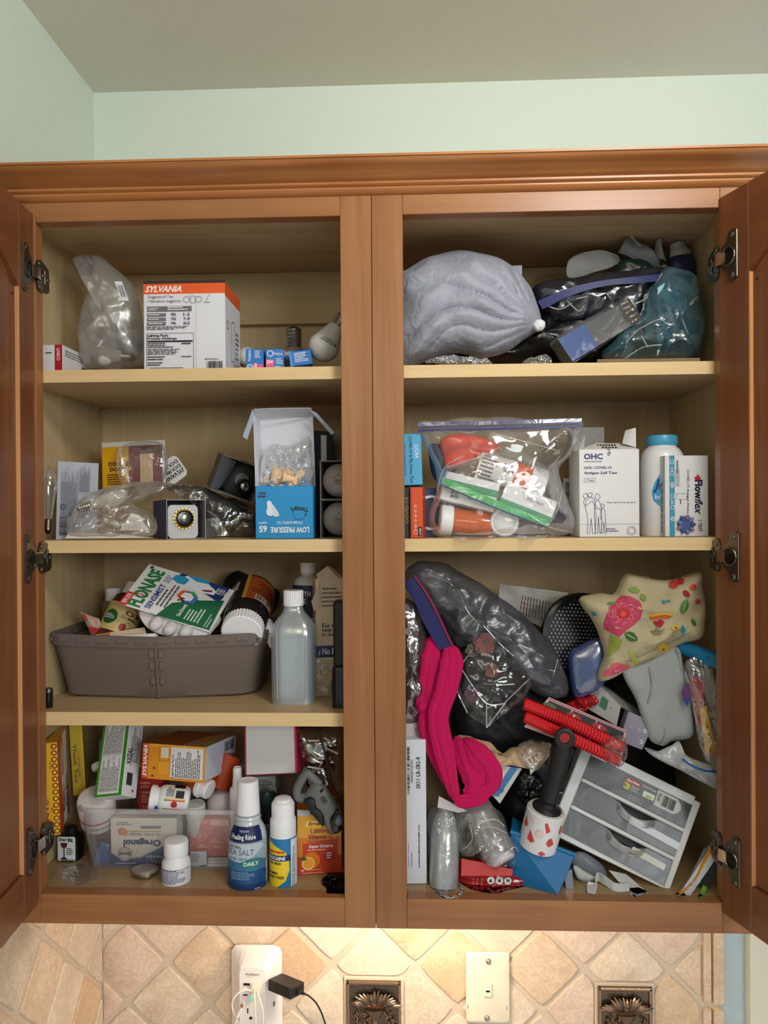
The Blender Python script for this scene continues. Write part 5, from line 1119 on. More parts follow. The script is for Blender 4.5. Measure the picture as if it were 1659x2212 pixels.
# ---- black wires at the bottom right
t = thing('earphones', 'tangle of shiny black earphone cord in the bottom right corner of the left cabinet', 'earphones', at(722, 1926, .05))
rs = random.Random(8)
for i in range(5):
    c_ = (722 + rs.uniform(-10, 10), 1908 + rs.uniform(-8, 8)); r_ = rs.uniform(9, 17); ph = rs.uniform(0, 6)
    mesh('cord', tube(smooth_path([at(c_[0] + r_ * math.cos(a + ph), c_[1] + r_ * .7 * math.sin(a + ph), .045 + .008 * math.sin(a * 2 + i)) for a in [j * .8 for j in range(7)]], 5), .0016, 8), m_blkg, t, world=True)
pbox(t, 'case', 704, 745, 1892, 1932, .052, .012, m_blk, .003)
# ---- crumpled cellophane on the floor
t = solo('cellophane', 'crumpled clear cellophane scrap on the cabinet floor at the left', 'film', pillow([(140, 1872, .09), (172, 1866, .09), (205, 1872, .085), (212, 1890, .07), (196, 1906, .055), (160, 1912, .05), (134, 1898, .06)], None, .0004, n=50, rings=10, crumple=.004, freq=90, seed=2, ridge=.8), clear((220, 220, 215), .06, .5, .1, .6))
# ================================================================ decals that follow a soft surface
from mathutils.bvhtree import BVHTree
def decal(t, ob, items, name='printing', rough=.7, eps=.0006, rings=4, sub=3):
    """printed shapes given in photo pixels, laid on the curved surface they are printed on"""
    M = absm(ob); me = ob.data
    bv = BVHTree.FromPolygons([M @ v.co for v in me.vertices], [tuple(p.vertices) for p in me.polygons])
    Mi = absm(t).inverted(); V, F, I, mats = [], [], [], []
    for li, (col, pts) in enumerate(items):
        if col not in mats: mats.append(col)
        den = []
        for i in range(len(pts)):
            a, b = pts[i], pts[(i + 1) % len(pts)]
            den += [(a[0] + (b[0] - a[0]) * j / sub, a[1] + (b[1] - a[1]) * j / sub) for j in range(sub)]
        cx, cy = sum(p[0] for p in den) / len(den), sum(p[1] for p in den) / len(den); n = len(den); o = len(V); ok = True
        for r in range(rings, -1, -1):
            for x, y in (den if r else [(cx, cy)]):
                u, v = cx + (x - cx) * r / rings, cy + (y - cy) * r / rings; d = ray(u, v).normalized()
                hit = bv.ray_cast(CC, d)
                if hit[0] is None: ok = False; break
                V.append(Mi @ (hit[0] - d * (eps + li * .00006)))
            if not ok: break
        if not ok: del V[o:]; continue
        for r in range(rings - 1):
            for i in range(n): F.append((o + r * n + i, o + r * n + (i + 1) % n, o + (r + 1) * n + (i + 1) % n, o + (r + 1) * n + i)); I.append(mats.index(col))
        for i in range(n): F.append((o + (rings - 1) * n + i, o + (rings - 1) * n + (i + 1) % n, o + rings * n)); I.append(mats.index(col))
    me = bpy.data.meshes.new(name); me.from_pydata([tuple(v) for v in V], [], F)
    for c in mats: me.materials.append(P(c, rough))
    me.polygons.foreach_set('material_index', I); me.update(); me.shade_smooth()
    o = bpy.data.objects.new(name, me); COL.objects.link(o); o.parent = t
    return o
SOFT = []
def soft(name, label, cat, out, y, T_, mat, part='cloth', group=None, decals=None, **k):
    us = [p[0] for p in out]; vs = [p[1] for p in out]; yy = y if y is not None else sum(p[2] for p in out) / len(out)
    t = thing(name, label, cat, tuple(at(sum(us) / len(us), max(vs), yy)), group)
    o = mesh(part, pillow(out, y, T_, **k), mat, t, world=True); SOFT.append(t)
    if decals: decal(t, o, decals)
    return t, o
def glints(t, name, segs, mat=None, r=.0009):
    """glints along creases and seams of a film, put in as fine pale folds"""
    o = mesh(name, join(*[tube(smooth_path([at(*p) for p in s], 4), r, 5) for s in segs]), mat or clear((245, 248, 250), .35, .6, .08, .2), t, world=True)
    return tag(o, kind='stuff')

# ================================================================ right cabinet, top shelf
m_mesh = P((206, 208, 218), .75, bump=.5, bs=900)
wb = [(846, 620), (880, 586), (915, 560), (965, 549), (1015, 546), (1060, 554), (1102, 574), (1140, 614), (1160, 652), (1172, 690), (1163, 712), (1130, 735), (1095, 763), (1050, 771), (1000, 762), (955, 768), (905, 784), (850, 786)]
t, o = soft('laundry_bag', 'bulging white mesh laundry bag with a knotted tip, left of the top shelf', 'bag', [(u, v, .095) for u, v in wb], None, .050, clear((178, 182, 198), .60, .2, .6, .35, 60, diff=1.0), n=190, rings=34, crumple=.0055, freq=22, seed=31, ridge=.7, pleat=(1164, 703, 13, 2.2))
mesh('contents', pillow([(860, 625), (900, 590), (980, 565), (1060, 575), (1120, 620), (1150, 690), (1080, 745), (980, 745), (870, 765)], .095, .036, crumple=.009, freq=26, seed=33), P((150, 148, 158), .8), t, world=True)
mesh('knot', xf(lathe([(.001, -.008), (.006, -.006), (.0085, 0), (.006, .006), (.001, .009)], 14), Matrix.Translation(at(1164, 703, .078)) @ R(60, 'Y')), P((236, 236, 240), .6, bump=.5, bs=200), t, world=True)
mesh('ribbon', pxsheet([(1104, 574), (1128, 573), (1127, 598), (1112, 594)], .10, 3, 3), P((150, 154, 162), .6), t, world=True)
m_trash = P((9, 9, 12), .3, spec=.45, bump=.6, bs=45)
soft('trash_bag', 'crumpled glossy black plastic bag filling the back of the top right shelf', 'bag', [(905, 788), (925, 768), (1090, 752), (1140, 715), (1160, 655), (1225, 625), (1340, 612), (1390, 650), (1400, 720), (1350, 788)], .165, .055, m_trash, part='bag_film', crumple=.010, freq=30, seed=35, ridge=.5)
# clear box with a blue end
M, W, H = frame3((1237, 781, .055), (1389, 690, .085), (1199, 731, .055))
t = thing('clear_box', 'clear plastic box with a navy end lying askew on the black bag', 'box', M)
mesh('tray', box(.0006, W - .0006, .001, .024, .0006, H * .92, .001), P((74, 76, 76), .5), t, smooth=False)
prnt(t, [('r', (38, 76, 140), 0, 0, 36, 92), ('r', (30, 34, 44), 82, 0, 100, 92)], lambda x, y, e: (x, .001 - e, y), w=W, h=H)
mesh('cover', box(-.0006, W + .0006, -.0008, .0255, -.0006, H + .001, .001), clear((226, 232, 240), .07, .5, .08, .15), t, smooth=False)
for i in range(5): mesh('foil_rib', box(W * .86, W * .985, -.0004, .0012, H * (.08 + .18 * i), H * (.18 + .18 * i), .0008), P((190, 178, 156), .18, metal=1, bump=.6, bs=120), t, smooth=False)
# blue zip bag
t, o = soft('zip_bag', 'smoky zip bag with a broad navy zipper band behind the askew clear box', 'bag', [(1150, 640), (1168, 612), (1240, 600), (1330, 588), (1430, 580), (1435, 606), (1400, 650), (1375, 720), (1300, 700), (1190, 690)], .12, .022, clear((70, 76, 96), .30, .2, .2, .3, 25, tint=(90, 100, 140), diff=.6), part='bag_film', crumple=.006, seed=41, ridge=.5)
NV = P((28, 38, 96), .45, spec=.3)
rows = [[at(*p) for p in ((1162, 650, .095), (1230, 622, .09), (1300, 606, .09), (1370, 598, .09), (1440, 590, .095))], [at(*p) for p in ((1172, 668, .095), (1235, 638, .09), (1305, 618, .09), (1372, 612, .09), (1440, 606, .095))]]
mesh('zipper_band', sheet([smooth_path(r, 5) for r in rows], .001), NV, t, world=True)
glints(t, 'film_crease', [[(1180, 660, .098), (1210, 668, .097), (1235, 655, .096)], [(1225, 650, .096), (1250, 672, .096), (1262, 660, .096)], [(1430, 590, .09), (1400, 640, .088), (1372, 655, .088)], [(1245, 645, .096), (1270, 640, .096)]])
# teal bag with folded wipes
t, o = soft('plastic_bag', 'teal-tinted clear bag of folded cloths at the right end of the top shelf', 'bag', [(1395, 640), (1420, 600), (1448, 575), (1485, 585), (1512, 625), (1522, 690), (1512, 740), (1500, 778), (1400, 779), (1305, 778), (1318, 740), (1360, 700), (1385, 670)], .10, .034, clear((90, 136, 150), .30, .25, .2, .4, 30, tint=(110, 160, 175), diff=.7), part='bag_film', crumple=.007, freq=34, seed=44, ridge=.7, c=(1440, 710))
for i, (q_, c_) in enumerate((([(1420, 622), (1446, 604), (1452, 690), (1420, 770)], (150, 190, 200)), ([(1450, 620), (1476, 640), (1470, 700), (1436, 772)], (130, 172, 186)), ([(1480, 640), (1508, 690), (1496, 770), (1470, 775)], (150, 158, 166)), ([(1395, 665), (1415, 650), (1412, 720), (1395, 730)], (176, 200, 206)))):
    mesh('folded_cloth', pxsheet(q_, .075 + .008 * i, 8, 10, wr=.006, freq=40, seed=i), P(c_, .7), t, world=True)
glints(t, 'film_crease', [[(1330, 770, .08), (1370, 720, .07), (1400, 700, .066)], [(1350, 775, .08), (1390, 750, .07), (1430, 745, .066)], [(1400, 700, .064), (1425, 690, .064), (1440, 700, .066)], [(1385, 725, .066), (1400, 750, .066)], [(1470, 680, .066), (1490, 730, .07)]])
# papers and scraps on top
GP = (176, 178, 176)
solo('paper_disc', 'large white torn paper round lying above the smoky zip bag', 'paper', pillow([(1226, 598), (1227, 568), (1248, 549), (1285, 541), (1332, 548), (1338, 566), (1310, 580), (1262, 594)], .15, .0012, crumple=.003, seed=3), P((190, 190, 188), .7))
for i, (q_, c_, l_) in enumerate((([(1336, 545), (1352, 512), (1398, 530), (1430, 590)], (126, 130, 130), 'grey curled paper sheet standing next to the white paper round'), ([(1352, 514), (1372, 512), (1392, 545), (1370, 540)], (150, 152, 150), 'narrow rounded paper tab, tallest above the grey curled sheet'), ([(1418, 518), (1428, 524), (1440, 566), (1412, 560)], (170, 172, 168), 'slim pointed paper spike left of the crumpled tissue'), ([(1385, 540), (1420, 548), (1438, 575), (1396, 580)], (96, 124, 116), 'green tinted paper flap under the pointed spike'), ([(1448, 528), (1478, 522), (1496, 552), (1446, 560)], (186, 184, 182), 'crumpled white tissue peak above the teal bag'))):
    solo('paper_scrap', l_, 'paper', pxsheet(q_, .13 + .006 * i, 8, 8, bend=.008, wr=.006, freq=60, seed=i * 3), P(c_, .7))
soft('wrapper', 'dark green glossy wrapper between the torn papers and the zipper band', 'wrapper', [(1330, 596), (1345, 560), (1400, 560), (1450, 575), (1440, 592), (1380, 596)], .135, .010, P((24, 54, 44), .25, spec=.6), part='film', crumple=.004, seed=9)
soft('pouch', 'navy pouch top behind the teal bag', 'pouch', [(1442, 560), (1484, 548), (1500, 560), (1498, 600), (1446, 610)], .15, .015, P((34, 48, 78), .5), crumple=.003)
solo('cellophane', 'crinkled clear film under the white mesh bag', 'film', pillow([(925, 786), (935, 772), (975, 768), (1022, 772), (1060, 778), (1050, 788)], .052, .006, crumple=.004, freq=120, seed=12, ridge=.7), clear((170, 176, 190), .25, .7, .06, .9, 90))
solo('cellophane', 'crinkled clear film below the askew clear box at its left', 'film', pillow([(1128, 784), (1145, 772), (1180, 766), (1192, 778), (1185, 788)], .05, .005, crumple=.004, freq=120, seed=14, ridge=.7), clear((190, 190, 190), .2, .7, .06, .9, 90))
solo('flat_envelope', 'thin tan envelope flat under the teal bag at the shelf edge', 'envelope', pxsheet([(1290, 776, .045), (1512, 773, .045), (1512, 779, .035), (1290, 781, .035)], None, 4, 2), P((150, 128, 98), .7))

# ================================================================ right cabinet, middle shelf
carton('test_box', 'sky blue virus test box standing on the orange and teal boxes', 'box', (862, 1049, .045), (913, 1047, .045), (861, 938, .045), .07, (84, 168, 212), {
    'F': [('t', WH, 72, 52, 88, 96 - 18, 'LUCIRA', 270, .01), ('r', (120, 190, 226), 64, 52, 68, 78), ('t', (20, 24, 60), 48, 4, 62, 96, 'COVID-19 & Flu Home Test', 270, .01), ('t', (30, 50, 100), 28, 18, 33, 80, 'Please read instructions before use', 270, .01)]})
carton('test_box', 'dark teal virus test box with yellow lettering against the centre stile', 'box', on(860, .05, Z2), on(886, .05, Z2), (860, 1052, .05), .07, (36, 62, 66), {'F': [('t', (150, 140, 60), 62, 28, 88, 80, 'COVID-19', 90, .02)]})
carton('test_box', 'orange and red narrow box under the sky blue box', 'box', on(887, .045, Z2), on(914, .043, Z2), (886, 1053, .045), .07, (222, 92, 56), {
    'F': [('t', (240, 200, 180), 30, 62 + i * 9.5 - 40, 50, 68 + i * 9.5 - 40, 'o', 0, .02) for i in range(5)] + [('r', (200, 66, 40), 0, 0, 12, 100), ('c', (240, 200, 180), 42, 12, 4.5, 3.4), ('t', (240, 200, 180), 34, 16, 52, 24, 'PS', 90, .01), ('r', (20, 24, 50), 60, 4, 92, 22), ('t', WH, 68, 6, 86, 20, 'LUCIRA', 90, .01)],
    'R': [('r', (196, 70, 44), 0, 0, 100, 100)]})
carton('test_box', 'navy box with a white ring beside the orange narrow box', 'box', on(915, .075, Z2), on(944, .080, Z2), (913, 1055, .075), .06, (34, 52, 96), {'F': [('c', (226, 228, 232), 62, 50, 36, 31), ('c', (30, 40, 70), 62, 50, 30), ('l', (150, 160, 190), 50, 30, 80, 62, 4, 1)]})
# the big zip bag
BG = [(903, 912), (960, 906), (1060, 900), (1160, 906), (1256, 904), (1252, 950), (1232, 985), (1208, 1010), (1216, 1050), (1234, 1100), (1246, 1138), (1215, 1158), (1100, 1163), (960, 1163), (932, 1148), (930, 1110), (944, 1060), (942, 1010), (918, 960)]
t, o = soft('zip_bag', 'big clear zip bag with a navy zipper, full of pill bottles and white boxes', 'bag', [(u, v, .062) for u, v in BG], None, .034, clear((232, 236, 240), .06, .42, .09, .4, 16, diff=.4), part='bag_film', n=110, rings=18, crumple=.005, freq=26, seed=51, ridge=.5, c=(1085, 1040), power=.45)
zr = lambda o_, w_: [[at(u, v + o_ + s * w_, .040 - .006 * math.sin((u - 903) / 353 * 3.1)) for u, v in ((903, 913), (960, 911), (1040, 910), (1130, 907), (1200, 905), (1257, 903))] for s in (0, 1)]
mesh('zipper', sheet([smooth_path(r, 4) for r in zr(0, 8)], .0010), clear((50, 54, 120), .55, .3, .2, .2, diff=.9), t, world=True)
mesh('zipper', sheet([smooth_path(r, 4) for r in zr(15, 4.5)], .0014), P((38, 44, 116), .35), t, world=True)
mesh('zipper', sheet([smooth_path(r, 4) for r in zr(9, 2.5)], .0010), P((60, 60, 110), .35), t, world=True)
glints(t, 'film_crease', [[(965, 1010, .040), (1040, 985, .034), (1080, 965, .034)], [(1060, 935, .04), (1120, 950, .036), (1200, 972, .04)], [(1180, 1020, .034), (1210, 985, .038)], [(1140, 1110, .03), (1190, 1140, .034), (1238, 1150, .044)], [(945, 1060, .045), (960, 1010, .04), (1000, 985, .038)], [(1185, 1135, .034), (1205, 1100, .036), (1215, 1060, .04)], [(975, 920, .05), (1010, 935, .045), (1060, 922, .045)]], r=.0006)
ORG = P((206, 96, 36), .12, spec=.7)
soft('pouch', 'coral red folded pouch in the upper part of the big zip bag', 'pouch', [(952, 950), (1000, 938), (1066, 952), (1078, 975), (1040, 985), (1010, 1000), (965, 1010), (955, 985)], .085, .012, P((222, 78, 56), .45), crumple=.004, seed=6)
soft('pouch', 'dark blue crumpled pouch behind the coral one in the big zip bag', 'pouch', [(925, 970), (950, 960), (1000, 990), (960, 1040), (935, 1030)], .10, .012, P((40, 60, 90), .5), crumple=.004, seed=7)
t, k = turned('pill_bottle', 'amber prescription bottle with a white label, slanting in the upper middle of the zip bag', 'bottle', (1030, 1005, .085), (1178, 1050, .080), [
    ('body', [(28, 0), (32, 3), (32, 112), (30, 116)], ORG), ('cap', [(33, 116), (34, 118), (34, 148), (31, 151)], m_white)],
    prints=[(32.3, 2, 150, 82, 0, [('r', (226, 222, 218), 0, 0, 100, 60), ('r', (226, 222, 218), 0, 60, 70, 96), ('l', (90, 60, 60), 30, 6, 70, 56, 7, 1), ('t', (60, 50, 60), 34, 64, 48, 92, 'Rx 250', 90, .02)])])
turned('pill_bottle', 'amber pill bottle lying on its side at the bottom left of the zip bag', 'bottle', (1062, 1134, .075), (950, 1122, .070), [
    ('body', [(22, 0), (27, 4), (27, 80), (24, 86)], ORG), ('cap', [(30, 86), (32, 88), (32, 110), (29, 113)], m_white)])
M = Matrix.Translation(at(1089, 1128, .062)) @ R(90, 'X'); k = K(.062)
t = thing('pill_bottle', 'white round bottle lid facing out at the bottom of the zip bag', 'bottle', M)
mesh('lid', lathe([(29 * k, -18 * k), (31 * k, -14 * k), (31 * k, 6 * k), (28 * k, 9 * k), (20 * k, 8 * k), (18 * k, 9 * k), (1 * k, 9 * k)], 36), P((232, 232, 234), .35), t)
prnt(t, [('c', (180, 180, 186), 50, 50, 44, 42)] + [('r', (150, 150, 156), 50 + 34 * math.cos(a) - 1.5, 50 + 34 * math.sin(a) - 1.5, 50 + 34 * math.cos(a) + 1.5, 50 + 34 * math.sin(a) + 1.5) for a in [i * .35 for i in range(18)]], lambda x, y, e: (x - 26 * k, y - 26 * k, 9.1 * k + e), w=52 * k, h=52 * k)
M, W, H = frame3((949, 1077, .060), (1066, 1106, .055), (964, 1017, .066))
t = thing('medicine_box', 'white box with a green stripe, left one of two in the zip bag', 'box', M)
mesh('carton', box(0, W, 0, .035, 0, H, .0006), P((232, 230, 230), .45), t, smooth=False)
prnt(t, [('r', (46, 140, 92), 0, 50, 100, 74), ('l', (150, 130, 150), 50, 20, 90, 40, 3), ('b', (90, 84, 96), 18, 14, 34, 42)], lambda x, y, e: (x, -e, y), w=W, h=H)
M, W, H = frame3((1076, 1092, .058), (1186, 1136, .056), (1094, 1040, .064))
t = thing('medicine_box', 'white box reading open here upside down, right one of two in the zip bag', 'box', M)
mesh('carton', box(0, W, 0, .035, 0, H, .0006), P((232, 230, 230), .45), t, smooth=False)
prnt(t, [('r', (46, 140, 92), 0, 8, 100, 34), ('t', (120, 120, 130), 44, 62, 78, 74, 'OPEN HERE', 180, .01), ('k', (190, 190, 196), [(30, 98), (40, 60), (100, 50)], .0004)], lambda x, y, e: (x, -e, y), w=W, h=H)
rows = [[at(*p) for p in ((957, 1030, .050), (1020, 1058, .046), (1100, 1092, .044), (1183, 1124, .046))], [at(*p) for p in ((953, 1045, .050), (1016, 1073, .046), (1096, 1106, .044), (1180, 1137, .046))]]
t, o = soft('inner_zip_bag', 'small zip bag with a bright green zipper strip inside the big zip bag', 'bag', [(960, 1012), (1030, 985), (1110, 968), (1190, 1020), (1206, 1078), (1186, 1136), (1100, 1118), (1020, 1090), (950, 1065)], .075, .028, clear((230, 236, 236), .05, .5, .07, .5, 22, diff=.3), part='bag_film', crumple=.003, seed=57)
mesh('zipper', sheet([smooth_path(r, 4) for r in rows], .001), clear((40, 190, 90), .72, .3, .2, .2, diff=.9), t, world=True)
mesh('zipper_edge', tube(smooth_path([p + Vector((0, -.001, -.001)) for p in rows[1]], 4), .0010, 6), P((60, 60, 120), .4), t, world=True)
# boxes behind
carton('flat_carton', 'white carton with an envelope flap standing behind the open test box', 'box', on(1240, .17, Z2), on(1307, .17, Z2), (1240, 923, .17), .04, (206, 204, 202), {'F': [('k', (150, 148, 146), [(0, 94), (48, 80), (100, 98)], .0005), ('r', (224, 222, 222), 0, 40, 26, 90)]})
carton('medicine_box', 'maroon box with a white barcode end behind the zip bag', 'box', (1192, 1086, .12), (1252, 1085, .12), (1192, 1034, .12), .05, (104, 30, 50), {'F': [('r', (206, 204, 200), 42, 0, 100, 100), ('b', (60, 56, 56), 50, 20, 76, 84, 1)]})
carton('test_box', 'dark blue box with inverted lettering below the maroon box', 'box', on(1200, .10, Z2), on(1254, .10, Z2), (1200, 1088, .10), .07, (34, 48, 104), {'F': [('t', (214, 218, 230), 18, 6, 92, 20, 'LUCIRA', 180, .02), ('t', (190, 196, 220), 36, 70, 50, 86, 'D', 0, .02), ('k', (200, 206, 226), [(60, 66), (76, 66), (76, 88), (60, 88), (60, 66)], .0004)]})
# ---- open OHC box
q = pq(1252, 970, 1382, 1162)
NVT = (34, 40, 110)
OW = (224, 221, 220)
fam = []
def stroke(pts, w_=.00045): fam.append(('k', NVT, [q(x, y, x, y)[:2] for x, y in pts], w_))
stroke([(1266, 1082), (1264, 1096), (1268, 1108), (1270, 1132), (1268, 1153), (1274, 1153), (1277, 1120), (1280, 1153), (1286, 1153), (1284, 1110), (1288, 1096), (1284, 1078), (1276, 1074), (1266, 1082)])
stroke([(1275, 1064), (1270, 1068), (1272, 1074), (1278, 1074), (1280, 1066), (1275, 1064)]); stroke([(1263, 1066), (1260, 1072), (1264, 1078), (1270, 1074), (1268, 1066), (1263, 1066)]); stroke([(1264, 1078), (1260, 1086), (1266, 1094), (1272, 1088)]); stroke([(1272, 1088), (1280, 1082), (1286, 1096)])
stroke([(1290, 1066), (1285, 1072), (1288, 1080), (1294, 1080), (1297, 1072), (1290, 1066)]); stroke([(1286, 1084), (1284, 1100), (1288, 1112), (1286, 1153), (1291, 1153), (1293, 1116), (1295, 1153), (1299, 1153), (1300, 1112), (1298, 1090), (1294, 1082), (1286, 1084)])
stroke([(1302, 1088), (1298, 1093), (1302, 1098), (1307, 1094), (1302, 1088)]); stroke([(1299, 1100), (1297, 1116), (1300, 1126), (1298, 1153), (1303, 1153), (1304, 1128), (1307, 1153), (1310, 1153), (1308, 1120), (1306, 1100), (1299, 1100)]); stroke([(1284, 1100), (1292, 1098), (1300, 1104)])
t, W, D, H = carton('test_box', 'open white antigen self test box with torn flaps and a drawn family', 'box', on(1252, .040, Z2), on(1382, .042, Z2), (1251, 971, .040), .055, OW, {
    'F': [('t', NVT, *q(1262, 979, 1303, 992), 'OHC', 0, .04), ('t', NVT, *q(1262, 995, 1301, 998), 'ORIANG HEALTHCARE', 0, .02), ('t', NVT, *q(1262, 1007, 1322, 1013), 'OHC COVID-19', 0, .03), ('t', NVT, *q(1262, 1018, 1334, 1026), 'Antigen Self Test', 0, .03), ('t', NVT, *q(1266, 1035, 1283, 1040), '2 Tests', 0, .01),
          ('k', NVT, [q(1262, 1033, 0, 1033)[:2], q(1287, 1033, 0, 1033)[:2], q(1287, 1042, 0, 1042)[:2], q(1262, 1042, 0, 1042)[:2], q(1262, 1033, 0, 1033)[:2]], .0003), ('r', (150, 150, 190), *q(1252, 1133, 1382, 1134)), ('t', NVT, *q(1310, 1084, 1375, 1088), '"Home Test for Your Safe Home"', 0, .01), ('l', NVT, *q(1310, 1143, 1340, 1152), 2), ('c', NVT, *q(1364, 1147, 1365, 1148)[:2], 5.2, 4.8), ('c', NVT, *q(1364, 1147, 1365, 1148)[:2], 3.6, 3.3)] + fam})
mesh('inner_wall', join(box(.0008, W - .0008, D - .0025, D - .001, H, H + .0006)), P((150, 144, 138), .7), t, smooth=False)
mesh('flap', pxsheet([(1262, 938, .07), (1264, 944, .062), (1262, 966, .044), (1251, 972, .041)], None, 3, 5, wr=.002), P((190, 186, 184), .6), t, world=True)
mesh('flap', pxsheet([(1351, 930, .060), (1373, 924, .055), (1374, 967, .050), (1344, 958, .055)], None, 4, 6, wr=.002, bend=.002), P((206, 202, 202), .6), t, world=True)
fl = mesh('flap', pxsheet([(1288, 957, .07), (1336, 957, .07), (1380, 970, .043), (1256, 970, .043)], None, 6, 3, wr=.003), P((214, 210, 208), .6), t, world=True)
decal(t, fl, [(BK, [(1290 + i * 6, 960), (1294 + i * 6, 960), (1294 + i * 6, 963), (1290 + i * 6, 963)]) for i in range(7)] + [(BK, [(1300 + i * 7, 965), (1305 + i * 7, 965), (1305 + i * 7, 967.5), (1300 + i * 7, 967.5)]) for i in range(5)], rings=1, sub=1)
prnt(t, [('t', BK, *q(1313, 964, 1320, 984), 'Q.O', 90, .02)], lambda x, y, e: (x, -e - .0004, y), w=W, h=H)
# ---- powder bottle
t, k = bottle('powder_bottle', 'white talc bottle with a pale blue lid between the two test boxes', 'bottle', 1430.5, .085, Z2, 944, [
    ('body', [(40, 1161), (43, 1158), (44.5, 1150), (44.5, 1000), (42, 984), (36, 974), (30, 969), (29, 963)], P((232, 232, 234), .25, spec=.6)),
    ('lid', [(31, 966), (32.5, 963), (32.5, 950), (30.5, 945), (27, 944)], P((74, 158, 198), .3))], prints=[(44.8, 1000, 1100, 80, -.12, [('p', (70, 160, 208), [(56, 99), (46, 88), (36, 74), (22, 56), (14, 36), (18, 18), (34, 6), (60, 2), (90, 8), (100, 30), (94, 54), (76, 80)]), ('t', (34, 62, 140), 18, 34, 60, 62, 'Joh', 0, .04, .3), ('t', WH, 22, 18, 60, 30, 'baby', 0, .01)])])
# ---- Flowflex box
q = pq(1437, 984, 1530, 1160)
CY_ = (58, 148, 176)
spk = [('c', (74, 92, 150), 46, 15, 10.5)] + [('c', ((70, 84, 140), (110, 130, 180), (150, 110, 150))[i % 3], 46 + (15 + 5 * (i % 2)) * math.cos(i * .7), 15 + (8.5 + 2.4 * (i % 2)) * math.sin(i * .7), 2.0 - .5 * (i % 2)) for i in range(27)]
t, W, D, H = carton('test_box', 'white antigen home test box with a blue virus picture at the right end', 'box', on(1437, .045, Z2), on(1531, .050, Z2), (1437, 984, .045), .04, (224, 221, 224), {
    'F': [('r', CY_, 10, 0, 22, 100), ('t', (190, 40, 60), 68, 68, 82, 76, '+', 0, .08), ('t', (34, 32, 70), 68, 46, 86, 70, 'Flow', 270, .04), ('t', (34, 32, 70), 68, 27, 86, 47, 'flex', 270, .02, .4), ('t', (60, 50, 60), 48, 18, 56, 83, 'COVID-19 Antigen Home Test', 270, .01), ('t', (30, 30, 40), 76, 6, 84, 20, '1 TEST', 270, .02), ('r', (110, 110, 120), 26, 78, 30, 94), ('l', (120, 130, 140), 24, 62, 34, 94, 4, 1), ('k', (80, 80, 90), [(26, 53), (50, 53), (50, 46), (26, 46), (26, 53)], .0003), ('r', (60, 60, 70), 34, 40, 36, 46)] + [('c', WH, 16, 92 - i * 14, 2.6, 2.0) for i in range(6)] + [('l', WH, 13, 80 - i * 20, 19, 88 - i * 20, 2, 1) for i in range(4)] + spk,
    'L': [('l', (110, 120, 130), 10, 4, 92, 96, 4, 1), ('r', (200, 200, 204), 86, 0, 100, 100)]})
# ================================================================ right cabinet, bottom
# ---- white SKU carton
t, W, D, H = carton('shipping_carton', 'tall white carton with a sideways product code label against the centre stile', 'box', on(862, .036, Z4), on(922, .038, Z4), (862, 1598, .036), .11, (214, 218, 226), {
    'F': [('b', BK, 32, 62, 41, 95, 1), ('t', BK, 44, 70, 53, 86, 'X003EVZS91', 90, .01), ('t', BK, 63, 66, 79, 88, 'SKU: LR-SB2-8', 90, .02), ('t', BK, 68, 11, 78, 41, 'contact@albatrosshealth.com', 90, .03), ('t', (70, 90, 140), 42, 12, 49, 22, 'United States', 90, .01), ('l', (90, 110, 150), 34, 12, 38, 30, 1, 1)]})
carton('flat_carton', 'pale pink printed carton resting on top of the white code carton', 'box', (862, 1592, .050), (919, 1600, .055), (862, 1540, .050), .05, (196, 184, 184), {'F': [('l', (110, 96, 110), 56, 30, 84, 100, 4, 1)], 'T': [('r', (170, 158, 158), 0, 0, 100, 100)]})
soft('plastic_bag', 'clear plastic sleeve between the centre stile and the pink socks', 'bag', [(866, 1310, .06), (905, 1318, .06), (922, 1370, .06), (915, 1440, .06), (918, 1545, .06), (866, 1550, .06)], None, .018, clear((120, 108, 110), .32, .3, .14, .4, 30, tint=(180, 166, 166), diff=.6), part='bag_film', crumple=.005, freq=50, seed=61, ridge=.6)
bottle('bottle', 'clear cylindrical bottle standing on the pale pink carton by the stile', 'bottle', 884, .085, Z4 + .16, 1330, [('body', [(24, 1540), (26, 1530), (26, 1380), (22, 1360), (12, 1350), (12, 1332)], clear((190, 182, 178), .35, .5, .12, .2))])
# ---- black pouch, and dark fill put in for shade at the back of the heap
m_dk = P((14, 14, 16), .7, bump=.4, bs=80)
soft('gap_shade_fill', 'black fabric tote slumped across the back of the heap', 'bag', [(905, 1310), (950, 1280), (1080, 1330), (1150, 1400), (1260, 1440), (1400, 1430), (1450, 1420), (1458, 1480), (1458, 1640), (1455, 1760), (1440, 1780), (1300, 1790), (1150, 1790), (1000, 1740), (960, 1600), (890, 1500)], .20, .03, m_dk, crumple=.010, freq=22, seed=62)
soft('black_fill_pouch', 'black padded pouch below the clear rose box, behind the beige bag', 'pouch', [(975, 1480), (1040, 1540), (1130, 1480), (1185, 1510), (1195, 1580), (1180, 1640), (1100, 1640), (1010, 1600), (985, 1560)], .115, .020, P((10, 10, 12), .6, bump=.4, bs=60), crumple=.004, seed=63)
soft('black_fill_pouch', 'black pouch behind the lint roller handle and the drawer unit', 'pouch', [(1110, 1680), (1180, 1600), (1260, 1620), (1290, 1680), (1240, 1760), (1180, 1830), (1090, 1820), (1080, 1740)], .15, .02, P((12, 14, 22), .5), crumple=.006, seed=64)
